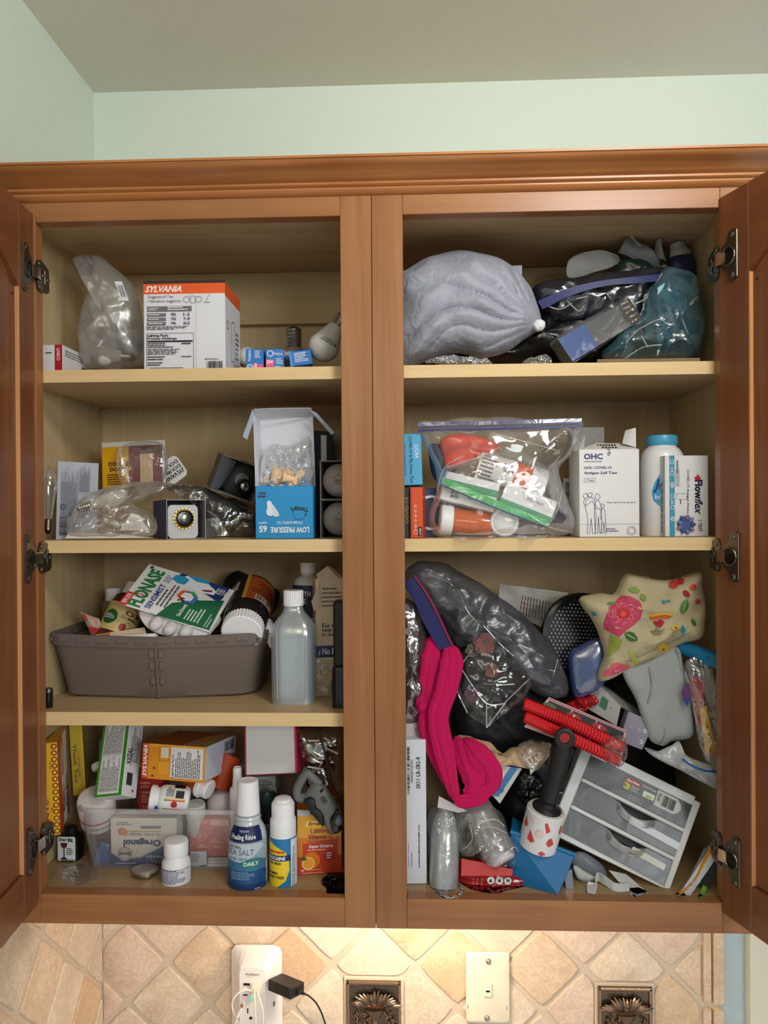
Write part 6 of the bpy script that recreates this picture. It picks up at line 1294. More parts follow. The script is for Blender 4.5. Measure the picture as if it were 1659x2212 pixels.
# ---- large dark zip bag
t, o = soft('zip_bag', 'large dusky zip bag of dark clothes with a blue and magenta zipper', 'bag', [(870, 1245, .075), (888, 1222, .075), (915, 1212, .075), (975, 1224, .08), (1060, 1275, .08), (1150, 1345, .08), (1205, 1415, .08), (1228, 1495, .075), (1190, 1510, .075), (1140, 1486, .08), (1085, 1440, .08), (1020, 1400, .08), (982, 1394, .075), (950, 1330, .075), (910, 1290, .075)], None, .030, clear((136, 138, 146), .24, .16, .26, .35, 30, tint=(176, 176, 184), diff=.8), part='bag_film', n=130, rings=22, crumple=.0048, freq=42, seed=65, ridge=.9, c=(1050, 1345))
rows = [[at(*p) for p in ((868, 1262, .052), (895, 1300, .048), (915, 1345, .045), (935, 1380, .044), (950, 1404, .044))], [at(*p) for p in ((892, 1246, .052), (922, 1290, .046), (945, 1335, .043), (962, 1372, .042), (974, 1396, .042))]]
mesh('zipper_band', sheet([smooth_path(r, 4) for r in rows], .001), P((28, 34, 92), .45), t, world=True)
mesh('zipper', tube(smooth_path([at(u + 3, v - 2, y - .001) for u, v, y in ((892, 1246, .052), (922, 1290, .046), (945, 1335, .043), (962, 1372, .042), (974, 1396, .042))], 4), .0022, 6), P((116, 26, 66), .4), t, world=True)
glints(t, 'film_crease', [[(925, 1235, .06), (985, 1270, .05), (1010, 1320, .048), (1045, 1360, .05)], [(1045, 1352, .046), (1090, 1400, .046), (1140, 1440, .05)], [(1205, 1425, .06), (1195, 1470, .056), (1215, 1490, .066)], [(1160, 1440, .055), (1200, 1450, .056)]], r=.0005)
soft('folded_garment', 'charcoal folded garment in the large dusky zip bag', 'garment', [(935, 1250), (990, 1262), (1070, 1320), (1130, 1380), (1160, 1430), (1100, 1410), (1010, 1390), (960, 1350)], .095, .016, P((38, 37, 38), .85, bump=.5, bs=300), crumple=.008, freq=40, seed=66, ridge=.6)
soft('folded_garment', 'navy garment at the lower right corner of the large dusky zip bag', 'garment', [(1130, 1420), (1180, 1440), (1205, 1500), (1150, 1490), (1110, 1450)], .095, .010, P((40, 44, 84), .85), crumple=.005, seed=67)
# ---- clear cube with a dried rose
t = thing('display_cube', 'clear plastic cube with dried brown flowers inside, hanging below the zip bag', 'box', at(1075, 1570, .06))
cube = [(1056, 1356, .075), (1158, 1452, .075), (1140, 1500, .066), (1051, 1574, .050), (1008, 1545, .055), (980, 1485, .06), (993, 1412, .066)]
mesh('case', pillow(cube, None, .024, n=80, rings=10, smooth=False, crumple=.0025, freq=60, seed=68, power=.3, ridge=.5), clear((150, 146, 146), .07, .24, .1, .3, 30, diff=.4), t, world=True)
glints(t, 'edge', [[(994, 1440, .042), (1020, 1480, .036), (1052, 1520, .032), (1088, 1520, .036)], [(1051, 1520, .032), (1051, 1572, .040)], [(1088, 1520, .036), (1140, 1470, .050), (1156, 1452, .06)], [(1051, 1572, .04), (1092, 1518, .036)], [(994, 1440, .042), (1040, 1376, .056)], [(1000, 1425, .046), (985, 1480, .045), (1010, 1540, .043)]], r=.0008)
mesh('flower_core', pillow([(1010, 1400), (1060, 1375), (1110, 1420), (1140, 1460), (1110, 1500), (1050, 1510), (1005, 1470)], .075, .018, crumple=.007, freq=60, seed=69), P((34, 30, 28), .85), t, world=True)
rr = random.Random(12)
pet = []
for (cu, cv, rad, n, col, nm) in ((1046, 1390, 22, 9, (122, 80, 78), 'dried_petal'), (1062, 1448, 15, 8, (116, 72, 52), 'dried_petal'), (1020, 1405, 14, 7, (90, 84, 72), 'dried_leaf'), (1090, 1430, 14, 6, (58, 62, 58), 'dried_leaf'), (1020, 1500, 16, 6, (84, 50, 62), 'dried_petal')):
    for i in range(n):
        a = i * 6.28 / n + rr.random(); p0, p1 = at(cu, cv, .054), at(cu + rad * math.cos(a), cv + rad * math.sin(a), .052 - .006 * rr.random())
        s_ = (p1 - p0).cross(Vector((0, 1, 0))).normalized() * rad * .62 * K(.06)
        mesh(nm, sheet([[p0 - s_ * .3, (p0 + p1) / 2 - s_ + Vector((0, -.004, 0)), p1 - s_ * .5], [p0, (p0 + p1) / 2 + Vector((0, -.001, 0)), p1 + (p1 - p0) * .12], [p0 + s_ * .3, (p0 + p1) / 2 + s_ + Vector((0, -.004, 0)), p1 + s_ * .5]], .0006), P(col, .8), t, world=True)
# ---- pink socks
PKM = P((194, 28, 88), .9, bump=.7, bs=420, spec=.1)
t = thing('fuzzy_socks', 'hot pink ribbed socks hanging in a long loop beside the white code carton', 'socks', at(985, 1730, .035))
def band(name, pts, wd, y0, fl=.42, nr=2.5):
    path = smooth_path([at(*p) for p in pts], 7); n = len(path)
    w_ = [wd[min(int(i / (n - 1) * (len(wd) - 1)), len(wd) - 2)] * (1 - (i / (n - 1) * (len(wd) - 1)) % 1) + wd[min(int(i / (n - 1) * (len(wd) - 1)) + 1, len(wd) - 1)] * ((i / (n - 1) * (len(wd) - 1)) % 1) for i in range(n)]
    V, F = [], []; m = 64; k = K(y0)
    for i, p in enumerate(path):
        tn_ = (path[min(i + 1, n - 1)] - path[max(i - 1, 0)]).normalized(); up = Vector((0, 1, 0)); up = (up - tn_ * up.dot(tn_)).normalized(); s = tn_.cross(up)
        e = min(1, min(i + .35, n - 1 - i + .35) / 3) ** .5
        for j in range(m):
            a = 2 * math.pi * j / m; rb = 1 - .20 * abs(math.sin(a * nr + noise.noise(p * 16) * 1.6)) ** 3 * (1 if math.sin(a) < 0.2 else 0) + .03 * math.sin(a * 14) + .05 * noise.noise(Vector((i * .3, j * .3, y0 * 50)))
            V.append(p + s * (w_[i] * k * e * math.cos(a) * rb) + up * (w_[i] * k * fl * e * math.sin(a) * rb * (1.25 if math.sin(a) < 0 else 1)))
    for i in range(n - 1):
        for j in range(m): F.append((i * m + j, i * m + (j + 1) % m, (i + 1) * m + (j + 1) % m, (i + 1) * m + j))
    F.append(tuple(range(m))); F.append(tuple(range((n - 1) * m, n * m)))
    return mesh(name, (V, F), PKM, t, world=True)
band('sock_leg', [(938, 1372, .055), (932, 1420, .050), (925, 1480, .048), (912, 1545, .045)], [15, 26, 24, 20], .05)
band('sock_leg', [(918, 1530, .044), (930, 1590, .044), (952, 1645, .046), (975, 1700, .046)], [18, 24, 20, 14], .046)
band('sock_foot', [(968, 1392, .046), (975, 1430, .040), (962, 1490, .036), (945, 1550, .034), (958, 1620, .032), (972, 1680, .030), (985, 1728, .034)], [12, 26, 25, 24, 24, 17, 10], .036)
band('sock_foot', [(1000, 1595, .060), (1030, 1630, .050), (1060, 1668, .048), (1050, 1702, .046), (1000, 1712, .042)], [10, 27, 26, 20, 12], .05)
band('sock_foot', [(985, 1590, .062), (1000, 1640, .052), (1022, 1690, .046), (1010, 1716, .042)], [10, 20, 22, 12], .05)
band('sock_foot', [(1064, 1690, .050), (1040, 1722, .042), (1000, 1730, .038), (985, 1720, .036)], [8, 15, 16, 10], .042)
band('sock_cuff', [(918, 1535, .040), (906, 1520, .040)], [14, 12], .042, .5)
# ---- white paper packet with print
t = thing('paper_packet', 'white paper packet with fine print sticking up behind the zip bag', 'packet', at(1150, 1350, .17))
QP = [(1082, 1260, .17), (1222, 1286, .17), (1205, 1380, .17), (1078, 1290, .17)]
o = mesh('paper', pxsheet([(1080, 1262), (1226, 1280), (1222, 1380), (1076, 1310)], .17, 12, 8, wr=.014, freq=45, seed=3), P((206, 202, 194), .6), t, world=True)
its = []
for i in range(15):
    u = 1128 + i * 6.4; v = 1286 + i * 1.6
    for j in range(4): its.append(((110, 104, 104) if i > 2 else (140, 80, 80), [(u + j * -1.5, v + j * 11), (u + 2 + j * -1.5, v + j * 11), (u + 1 + j * -1.5, v + 9 + j * 11), (u - 1 + j * -1.5, v + 9 + j * 11)]))
decal(t, o, its, rings=1, sub=1)
# ---- black perforated diffuser bowl
t = thing('mesh_bowl', 'round black perforated bowl behind the floral bag', 'bowl', at(1230, 1430, .13))
c0 = at(1258, 1378, .125); R0 = 92 * K(.125); nrm = (CC - c0).normalized()
BM = Matrix.Translation(c0) @ nrm.to_track_quat('Z', 'Y').to_matrix().to_4x4() @ R(28, 'Y')
mesh('bowl', xf(lathe([(R0, .004), (R0 * 1.03, .001), (R0 * 1.0, -.004), (R0 * .9, -.016), (R0 * .6, -.028), (.001, -.034), (.001, -.032), (R0 * .6, -.025), (R0 * .88, -.012), (R0 * .94, .002)], 48, False), BM), P((16, 16, 18), .35), t, world=True)
mesh('rim', xf(lathe([(R0 * .93, .002), (R0 * .97, .007), (R0 * 1.04, .005), (R0 * 1.05, -.002), (R0 * 1.0, -.004)], 48, False), BM), P((22, 22, 24), .3), t, world=True)
mesh('inner_plate', xf(lathe([(R0 * .93, .0005), (.001, .003), (.001, -.001), (R0 * .93, -.001)], 40, False), BM), P((14, 14, 16), .4), t, world=True)
hs = []
for j in range(-11, 12):
    for i in range(-12, 13):
        x, y = (i + .5 * (j % 2)) * .0056, j * .0050
        if x * x + y * y < (R0 * .86) ** 2: hs.append(xf(lathe([(.0016, 0), (.0015, .0006), (.0008, .0003)], 8), BM @ T(x, y, .0012 + .0018 * (1 - (x * x + y * y) / R0 ** 2))))
tag(mesh('perforation', join(*hs), P((134, 134, 136), .3, metal=.4), t, world=True), kind='stuff')
# ---- blue translucent case
t, o = soft('contact_case', 'translucent blue plastic case with white contents left of the floral bag corner', 'case', [(1228, 1420), (1246, 1398), (1300, 1378), (1312, 1440), (1300, 1482), (1250, 1508), (1234, 1490)], .09, .014, clear((72, 96, 160), .42, .3, .2, .15, 20, tint=(130, 150, 200), diff=.7), part='case', crumple=.0006, power=.3)
mesh('insert', pillow([(1240, 1440), (1296, 1418), (1300, 1450), (1256, 1470)], .088, .006, crumple=.002), P((176, 184, 200), .6), t, world=True)
soft('red_wrapper', 'glossy red wrapper showing beneath the blue case', 'wrapper', [(1222, 1522), (1245, 1508), (1282, 1502), (1292, 1516), (1262, 1536), (1232, 1534)], .085, .006, P((166, 22, 28), .25, spec=.6), part='film', crumple=.006, freq=90, ridge=.9)
# ---- floral cloth bag
CR = (188, 174, 140)
t, fo = soft('floral_bag', 'cream cotton bag printed with pink, red and yellow flowers at the upper right', 'bag', [(1250, 1290), (1290, 1278), (1328, 1280), (1352, 1243), (1400, 1246), (1452, 1250), (1508, 1238), (1516, 1262), (1524, 1320), (1520, 1372), (1498, 1386), (1470, 1394), (1400, 1424), (1345, 1452), (1298, 1471), (1293, 1452), (1304, 1420), (1294, 1378), (1276, 1335)], .075, .030, P(CR, .85, bump=.4, bs=500, spec=.15), crumple=.0075, freq=26, seed=73, n=150, rings=26, ridge=.8, c=(1400, 1350))
def c4(*a): return [(1200 + x / 4.366, 1190 + y / 4.366) for x, y in a]
def leaf(u, v, l, w_, a):
    ca, sa = math.cos(a), math.sin(a); return [(u + x * l * ca - y * w_ * sa, v + x * l * sa + y * w_ * ca) for x, y in ((-1, 0), (-.5, .8), (.1, 1), (.7, .6), (1.05, 0), (.7, -.6), (.1, -1), (-.5, -.8))]
def flower(u, v, r, n=9, ph=0, e=.85): return [(u + r * (1 if i % 2 else .86) * math.cos(ph + i * math.pi / n), v + r * e * (1 if i % 2 else .86) * math.sin(ph + i * math.pi / n)) for i in range(2 * n)]
dc = [((188, 62, 92), c4((450, 700), (480, 600), (560, 480), (620, 420), (700, 425), (800, 480), (825, 560), (800, 640), (740, 700), (680, 740), (600, 815), (520, 770), (460, 740))),
      ((206, 96, 120), flower(1346, 1322, 34, 10)), ((184, 50, 78), flower(1346, 1322, 31, 10, .1)), ((214, 120, 138), flower(1347, 1323, 27, 9, .3)), ((186, 54, 82), flower(1347, 1323, 25, 9, .35)), ((214, 116, 130), flower(1347, 1323, 21, 8)), ((190, 58, 80), flower(1347, 1323, 19.5, 8, .1)), ((176, 34, 50), flower(1346, 1325, 14, 8, .2)), ((206, 70, 60), flower(1346, 1326, 9, 6)), ((214, 90, 60), leaf(1346, 1327, 5, 3, 1.4)),
      ((150, 160, 62), c4((515, 795), (570, 810), (625, 840), (610, 900), (560, 960), (490, 1000), (500, 900))), ((56, 104, 52), leaf(1363, 1375, 16, 10, .5)), ((214, 210, 180), leaf(1363, 1375, 13, .9, .5)), ((58, 116, 62), c4((830, 1040), (825, 960), (850, 930), (880, 880), (900, 930), (935, 960), (930, 1000), (880, 1030))), ((168, 176, 84), c4((685, 930), (720, 935), (760, 1000), (800, 1050), (770, 1070), (720, 1040))),
      ((212, 90, 112), c4((450, 1190), (460, 1130), (520, 1110), (540, 1060), (600, 1055), (650, 1080), (700, 1080), (690, 1110), (600, 1150), (520, 1180))), ((190, 60, 88), c4((520, 1160), (540, 1120), (600, 1100), (640, 1120), (590, 1150))), ((222, 130, 144), c4((545, 1150), (556, 1126), (600, 1110), (622, 1122), (588, 1142))),
      ((204, 92, 34), c4((885, 650), (900, 600), (960, 600), (1040, 595), (1090, 620), (1070, 640), (1010, 640), (970, 640))), ((170, 28, 40), c4((920, 660), (960, 665), (990, 645), (1030, 670), (1010, 700), (990, 725), (940, 700))), ((140, 126, 96), c4((890, 750), (930, 770), (955, 710), (980, 760), (1035, 740), (990, 790), (930, 790))),
      ((206, 184, 54), flower(1433, 1400, 13, 6)), ((170, 34, 44), flower(1433, 1404, 3.5, 5)), ((204, 184, 70), flower(1459, 1356, 9, 5)), ((170, 34, 44), flower(1460, 1356, 3, 5)), ((86, 132, 60), leaf(1479, 1310, 17, 9, 1.9)), ((206, 206, 170), leaf(1479, 1310, 14, .8, 1.9)), ((50, 140, 160), leaf(1476, 1361, 11, 4.5, 1.5)), ((50, 140, 160), leaf(1274, 1290, 10, 4, 1.9)), ((50, 140, 160), leaf(1283, 1327, 7, 4, .3)), ((50, 140, 160), leaf(1434, 1300, 6, 3.5, .9)), ((50, 140, 160), leaf(1444, 1298, 5, 2.5, .4)),
      ((96, 124, 60), leaf(1305, 1288, 12, 5, 1.2)), ((196, 160, 60), flower(1322, 1284, 10, 5)), ((100, 132, 66), leaf(1320, 1303, 8, 4, 0)), ((126, 150, 70), leaf(1370, 1274, 13, 6, .2)), ((126, 150, 70), leaf(1390, 1290, 9, 6, 1.0)), ((206, 160, 60), c4((870, 600), (1000, 580), (1120, 590), (1110, 620), (1040, 600), (900, 625))),
      ((196, 60, 50), flower(1455, 1262, 11, 6)), ((206, 160, 60), leaf(1440, 1252, 12, 5, -.2)), ((190, 40, 44), flower(1470, 1255, 9, 5)), ((206, 74, 56), flower(1498, 1268, 8, 6)), ((150, 30, 40), leaf(1483, 1282, 10, 6, .8)), ((196, 60, 56), flower(1508, 1300, 7, 5)), ((60, 108, 60), leaf(1499, 1344, 9, 4, 1.0)), ((120, 146, 66), leaf(1302, 1385, 8, 14, 0))]
decal(t, fo, dc)
a_ = [(1352 + 5.2 * i, 1433 - 2.4 * i - (4 if i % 2 else 0)) for i in range(29)]
decal(t, fo, [((120, 150, 130), [a_[i], a_[i + 1], (a_[i + 1][0], a_[i + 1][1] + 1.4), (a_[i][0], a_[i][1] + 1.4)]) for i in range(28)] + [((110, 150, 150), [(1389 + 11 * math.cos(q_) * (1 - q_ / 9), 1346 - 12 * math.sin(q_) * (1 - q_ / 9)), (1389 + 11 * math.cos(q_ + .5) * (1 - q_ / 9), 1346 - 12 * math.sin(q_ + .5) * (1 - q_ / 9)), (1389 + 9.6 * math.cos(q_ + .5) * (1 - q_ / 9), 1346 - 10.6 * math.sin(q_ + .5) * (1 - q_ / 9)), (1389 + 9.6 * math.cos(q_) * (1 - q_ / 9), 1346 - 10.6 * math.sin(q_) * (1 - q_ / 9))]) for q_ in [i * .5 for i in range(11)]], name='stitch_print', rings=1, sub=1)
mesh('drawn_edge', pxsheet([(1328, 1282), (1350, 1240), (1400, 1246), (1392, 1278)], .10, 8, 6, wr=.006, bend=.006, freq=40), P((186, 176, 152), .85), t, world=True)
# ---- grey paper bag
t, o = soft('paper_bag', 'light grey paper bag hanging below the floral bag', 'bag', [(1345, 1448), (1400, 1424), (1462, 1396), (1478, 1440), (1490, 1500), (1497, 1545), (1494, 1590), (1450, 1602), (1436, 1612), (1405, 1600), (1390, 1560), (1372, 1510)], .070, .008, P((160, 163, 162), .75, spec=.2), part='paper', crumple=.004, freq=22, seed=75, power=.3, ridge=.6)
mesh('crease', join(*[tube(smooth_path([at(*p, .061) for p in s_], 4), .0009, 5) for s_ in ([(1462, 1400), (1470, 1450), (1480, 1500)], [(1430, 1610), (1436, 1585), (1432, 1560)], [(1402, 1440), (1408, 1480), (1400, 1520)])]), P((150, 153, 152), .75), t, world=True)
# ---- blue tube
turned('plastic_tube', 'bright blue plastic tube poking out to the right below the floral bag', 'tube', (1468, 1396, .080), (1558, 1431, .042), [
    ('tube', [(13, 0), (15, 0), (16.5, 100), (16.5, 104), (14.5, 104), (12, 60)], P((20, 112, 158), .3), {'n': 32}), ('hole', [(6, 66), (6.5, 70), (5, 74)], P((8, 30, 60), .5), {'sx': .6, 'sy': 2.62})])
# ---- pouch of coloured cards at the right
t, o = soft('card_pouch', 'clear pouch with red, yellow and purple cards squeezed against the right stile', 'pouch', [(1478, 1440), (1492, 1420), (1530, 1425), (1552, 1500), (1556, 1600), (1550, 1640), (1530, 1650), (1512, 1610), (1498, 1540), (1486, 1480)], .055, .010, clear((190, 186, 190), .16, .5, .1, .7, 40), part='film', crumple=.003, seed=77, ridge=.5)
cs = lambda nm, q_, y, c_, s=0: mesh(nm, pxsheet(q_, y, 3, 6, wr=.001, seed=s), P(c_, .5), t, world=True)
cs('red_card', [(1494, 1460), (1518, 1468), (1524, 1590), (1502, 1560)], .058, (176, 64, 56)); cs('grey_card', [(1500, 1440), (1540, 1445), (1548, 1560), (1530, 1520)], .062, (160, 158, 160))
yc = cs('yellow_card', [(1512, 1532), (1526, 1524), (1549, 1640), (1524, 1632)], .052, (226, 168, 24))
cs('purple_card', [(1472, 1494), (1488, 1470), (1492, 1500), (1484, 1528)], .052, (100, 54, 110)); cs('blue_card', [(1474, 1508), (1490, 1510), (1484, 1528), (1480, 1520)], .0515, (50, 64, 150))
decal(t, yc, [((60, 40, 20), [(1527 + i * 2.2, 1568 + i * 17), (1530 + i * 2.2, 1570 + i * 17), (1530 + i * 2.2, 1573 + i * 17), (1527 + i * 2.2, 1571 + i * 17)]) for i in range(4)], rings=1, sub=1)
mesh('film_corner', pxsheet([(1532, 1625), (1545, 1628), (1564, 1660), (1542, 1678)], .045, 3, 3, wr=.001), clear((214, 208, 206), .4, .4, .12, .4), t, world=True)
# ---- grey box with green picture, purple-grey box
t = thing('card_box', 'small pale grey box with a green square picture below the blue case', 'box', at(1300, 1570, .09))
Q1 = [(1286, 1473, .095), (1342, 1523, .085), (1332, 1568, .08), (1265, 1528, .09)]
slab(t, 'carton', Q1, .025, P((164, 162, 158), .5)); prnt(t, [('r', (36, 96, 66), 34, 32, 58, 76), ('l', (110, 106, 104), 8, 30, 26, 96, 4, 1), ('c', (60, 60, 60), 70, 56, 2.5)], qmap(t, Q1))
QT = [(1288, 1472, .095), (1322, 1490, .115), (1412, 1556, .095), (1344, 1524, .084)]
slab(t, 'top_face', QT, .003, P((134, 134, 128), .5)); prnt(t, [('l', (90, 90, 88), 20, 20, 80, 80, 8)], qmap(t, QT))
t = thing('card_box', 'small lavender grey box with white recycling marks below the grey paper bag', 'box', at(1375, 1618, .075))
Q2 = [(1358, 1537, .072), (1413, 1560, .070), (1387, 1620, .066), (1338, 1600, .070)]
slab(t, 'carton', Q2, .02, P((140, 136, 152), .4)); prnt(t, [('t', WH, 8, 72, 40, 84, 'Sinny', 270, .01), ('c', WH, 82, 62, 6.5, 4), ('k', WH, [(76, 38), (90, 38), (90, 50), (76, 50), (76, 38)], .0003), ('c', WH, 84, 24, 6.5, 4), ('c', (170, 166, 180), 60, 58, 5), ('l', (180, 176, 190), 20, 54, 34, 66, 2, 1)], qmap(t, Q2))
# ---- card with red spiral coils
t = thing('coil_card', 'card with red spiral coil cords tied across it in the middle of the heap', 'hair accessory', at(1240, 1640, .05))
QC = [(1186, 1506, .062), (1354, 1578, .062), (1340, 1650, .056), (1132, 1570, .056)]
slab(t, 'card', QC, .0015, P((206, 168, 168), .5))
f3 = aff((1186, 1506), (1354, 1578), (1146, 1568)); pc = lambda *a: [f3(x, y) for x, y in a]
prnt(t, [('r', (150, 50, 50), 0, 95, 100, 97), ('r', (34, 28, 28), 3, 30, 31, 92), ('r', (34, 28, 28), 33, 30, 62, 92), ('r', (34, 28, 28), 64, 30, 97, 92), ('c', (60, 110, 70), 7, 78, 8), ('c', (170, 30, 40), 37, 78, 9), ('c', (170, 30, 40), 68, 78, 9), ('t', WH, 35.4, 73, 38.6, 83, 'X', 0, .06), ('t', WH, 66.4, 73, 69.6, 83, 'X', 0, .06), ('k', WH, [(5.5, 78), (6.7, 75), (9, 82)], .0006), ('l', (150, 146, 146), 10, 52, 26, 66, 2), ('t', BK, 14, 10, 40, 18, 'Keep your hair', 180, .01), ('t', BK, 18, 2, 34, 8, 'Do not', 180, .01), ('t', BK, 62, 4, 80, 14, 'keep', 180, .01)], qmap(t, QC))
RC = P((204, 24, 32), .35, spec=.5)
def coil(p0, p1, p2, r, turns):
    pa = smooth_path([at(*p0), at(*p1), at(*p2)], 20); pts = []; N_ = turns * 9
    for i in range(N_):
        s = i / (N_ - 1) * (len(pa) - 1); j = min(int(s), len(pa) - 2); p = pa[j].lerp(pa[j + 1], s - j); d = (pa[j + 1] - pa[j]).normalized(); u_ = Vector((0, 1, 0)); u_ = (u_ - d * u_.dot(d)).normalized(); v_ = d.cross(u_); a = 2 * math.pi * i / 9
        pts.append(p + (u_ * math.cos(a) + v_ * math.sin(a)) * r)
    return tube(pts, .0027, 6)
k = K(.05)
mesh('coil_cord', coil((1134, 1520, .050), (1235, 1562, .042), (1342, 1614, .046), 9.5 * k, 38), RC, t, world=True)
mesh('coil_cord', coil((1136, 1548, .050), (1230, 1592, .040), (1336, 1642, .044), 9.5 * k, 38), RC, t, world=True)
mesh('film', pillow([(1300, 1600), (1345, 1590), (1356, 1620), (1336, 1658), (1300, 1640)], .042, .012, crumple=.004, freq=90, ridge=.6), clear((226, 226, 230), .08, .7, .06, .8, 80), t, world=True)
# ---- beige bag with a clip
t, o = soft('cloth_pouch', 'crumpled beige bag closed with a small white clip, below the black pouch', 'bag', [(990, 1584), (1008, 1590), (1025, 1612), (1042, 1636), (1075, 1632), (1112, 1616), (1150, 1606), (1186, 1604), (1190, 1630), (1172, 1650), (1158, 1668), (1140, 1658), (1110, 1655), (1046, 1652), (1018, 1636), (995, 1606)], .080, .014, P((196, 166, 132), .7, spec=.25), crumple=.006, freq=50, seed=80, ridge=.6, c=(1100, 1635))
mesh('clip', pxsheet([(1143, 1650), (1162, 1646), (1158, 1662), (1146, 1674)], .058, 2, 2), P((224, 224, 222), .4), t, world=True)
mesh('twisted_end', pillow([(1120, 1610), (1150, 1600), (1185, 1612), (1175, 1640), (1150, 1660), (1128, 1650)], .066, .010, crumple=.006, freq=70, ridge=.6), clear((214, 196, 176), .3, .4, .2, .8), t, world=True)
# ---- blue and white sachet
t = thing('sachet', 'white and blue foil sachet sticking up right of the pink socks', 'sachet', at(1095, 1720, .07))
QS = [(1072, 1652, .075), (1128, 1660, .075), (1080, 1736, .065), (1056, 1710, .065)]
slab(t, 'pouch', QS, .003, P((190, 190, 184), .35)); prnt(t, [('p', (40, 110, 166), [(56, 100), (84, 100), (70, 10), (34, 0)]), ('c', (214, 214, 210), 26, 62, 22), ('l', (60, 60, 70), 14, 54, 38, 70, 3), ('p', (30, 90, 150), [(20, 30), (80, 34), (76, 22), (18, 18)])], qmap(t, QS))
soft('wrapper', 'shiny black crinkled wrapper left of the lint roller handle', 'wrapper', [(1122, 1672), (1150, 1666), (1170, 1690), (1168, 1730), (1140, 1745), (1118, 1715)], .085, .010, P((12, 12, 14), .15, spec=.8, bump=.8, bs=90), part='film', crumple=.005, freq=90, ridge=.6)
turned('metal_pen', 'thin silver pen tip between the lint roller and the drawer unit', 'pen', (1200, 1718, .10), (1245, 1699, .10), [('pen', [(3, 0), (4, 8), (4, 46)], P((190, 186, 176), .2, metal=1))])
# ---- lint roller
t, k = turned('lint_roller', 'black-handled lint roller with red cone prints on its white sheets', 'lint roller', (1162, 1820, .050), (1222, 1586, .022), [
    ('roll', [(30, -6), (41, -4), (41, 78), (36, 82)], P((222, 220, 220), .55)), ('core', [(36, 80), (37, 83), (33, 84), (32, 80)], P((206, 200, 190), .6)),
    ('hub', [(30, 78), (31, 84), (28, 88), (20, 92), (17.5, 100)], m_blk), ('handle', [(17, 96), (17.5, 110), (19, 150), (21.5, 200), (23, 222), (20, 234)], m_blk, {'sx': 1.0, 'sy': .8})],
    prints=[(41.3, -3, 120, 80, 0, [('p', (206, 62, 56), [(16, 86), (24, 62), (18, 56), (13, 62)]), ('p', (206, 62, 56), [(58, 96), (66, 74), (60, 66), (54, 92)]), ('p', (206, 62, 56), [(32, 60), (44, 34), (38, 26), (30, 32)]), ('p', (206, 62, 56), [(72, 54), (78, 36), (70, 28), (64, 36), (66, 50)]), ('p', (206, 62, 56), [(86, 88), (92, 84), (90, 60), (85, 66)]), ('p', (200, 70, 64), [(60, 14), (68, 6), (60, 0), (54, 6)]), ('c', (226, 200, 198), 50, 60, 10), ('c', (226, 204, 202), 30, 80, 8)])])
hp = at(1221, 1594, .010)
mesh('hang_loop', xf(lathe([(.0105, -.004), (.0125, -.003), (.0125, .003), (.0105, .004), (.006, .0035), (.006, -.0035)], 28, False), Matrix.Translation(at(1220, 1594, .018)) @ R(90, 'X')), m_blk, t, world=True)
mesh('hang_hole', xf(lathe([(.0062, -.0001), (.0062, .0001)], 20), Matrix.Translation(at(1220, 1594, .0135)) @ R(90, 'X')), P((150, 30, 34), .5), t, world=True)
# ---- three drawer unit
M, W, H = frame3((1200, 1803, .062), (1441, 1929, .034), (1298, 1628, .098))
D = .085
t = thing('drawer_unit', 'white plastic three-drawer unit with clear fronts, tipped over in the heap', 'storage drawers', M)
m_uw = P((218, 220, 222), .4, spec=.4)
fw = .0078; hh = (H - fw) / 3
fr = [box(-.009, fw * .6, 0, D, 0, H, .0012), box(W - fw * .6, W + .004, 0, D, 0, H, .0012), box(fw * .6, W - fw * .6, 0, D, -.001, fw * .8, .001), box(fw * .6, W - fw * .6, -.001, D, H - fw, H + .004, .0014), box(0, W, D - .002, D, 0, H)]
mesh('frame', join(*fr), m_uw, t, smooth=False)
for i in (1, 2): mesh('crossbar', box(fw * .6, W - fw * .6, -.001, .03, fw * .8 + i * hh - .0052, fw * .8 + i * hh, .0012), m_uw, t, smooth=False)
m_dr = clear((150, 156, 158), .20, .16, .3, .1, 20, tint=(190, 196, 198), diff=.8)
for i in range(3):
    z0, z1 = fw * .8 + i * hh + .0006, fw * .8 + (i + 1) * hh - .0060
    dr = bpy.data.objects.new('drawer', None); COL.objects.link(dr); dr.parent = t
    y0 = .0012
    # front with a scooped handle notch at its top middle
    n_ = 20; top = []
    for j in range(n_ + 1):
        x = W * .02 + W * .96 * j / n_; q_ = abs((x - W * .56) / (W * .17)); top.append((x, z1 - (0 if i == 2 else .010 * max(0, 1 - q_ ** 2))))
    mesh('front', prism([(W * .02, z0)] + [(W * .98, z0)] + top[::-1], y0, y0 + .0014), m_dr, dr)
    mesh('tray', join(box(W * .03, W * .032, y0 + .0014, D * .9, z0, z1 - .006), box(W * .968, W * .97, y0 + .0014, D * .9, z0, z1 - .006), box(W * .03, W * .97, y0 + .0014, D * .9, z0, z0 + .001), box(W * .03, W * .97, D * .9 - .001, D * .9, z0, z1 - .006)), P((118, 122, 122), .5), dr, smooth=False)
    if i < 2:
        hp_ = [Vector((W * .56 + W * .17 * math.sin(a), y0 - .004 - .0055 * math.cos(a) ** 1, z1 - .0105 * max(0, math.cos(a)) - .001)) for a in [-1.5 + 3.0 * j / 14 for j in range(15)]]
        lo = [p + Vector((0, .005, -.0075)) for p in hp_]
        mesh('handle', sheet([hp_, lo], .0012), clear((190, 194, 196), .3, .25, .2, .1), dr)
mp = lambda x, y, e: (x, .0011 - e, y)
z2 = fw * .8 + 2 * hh
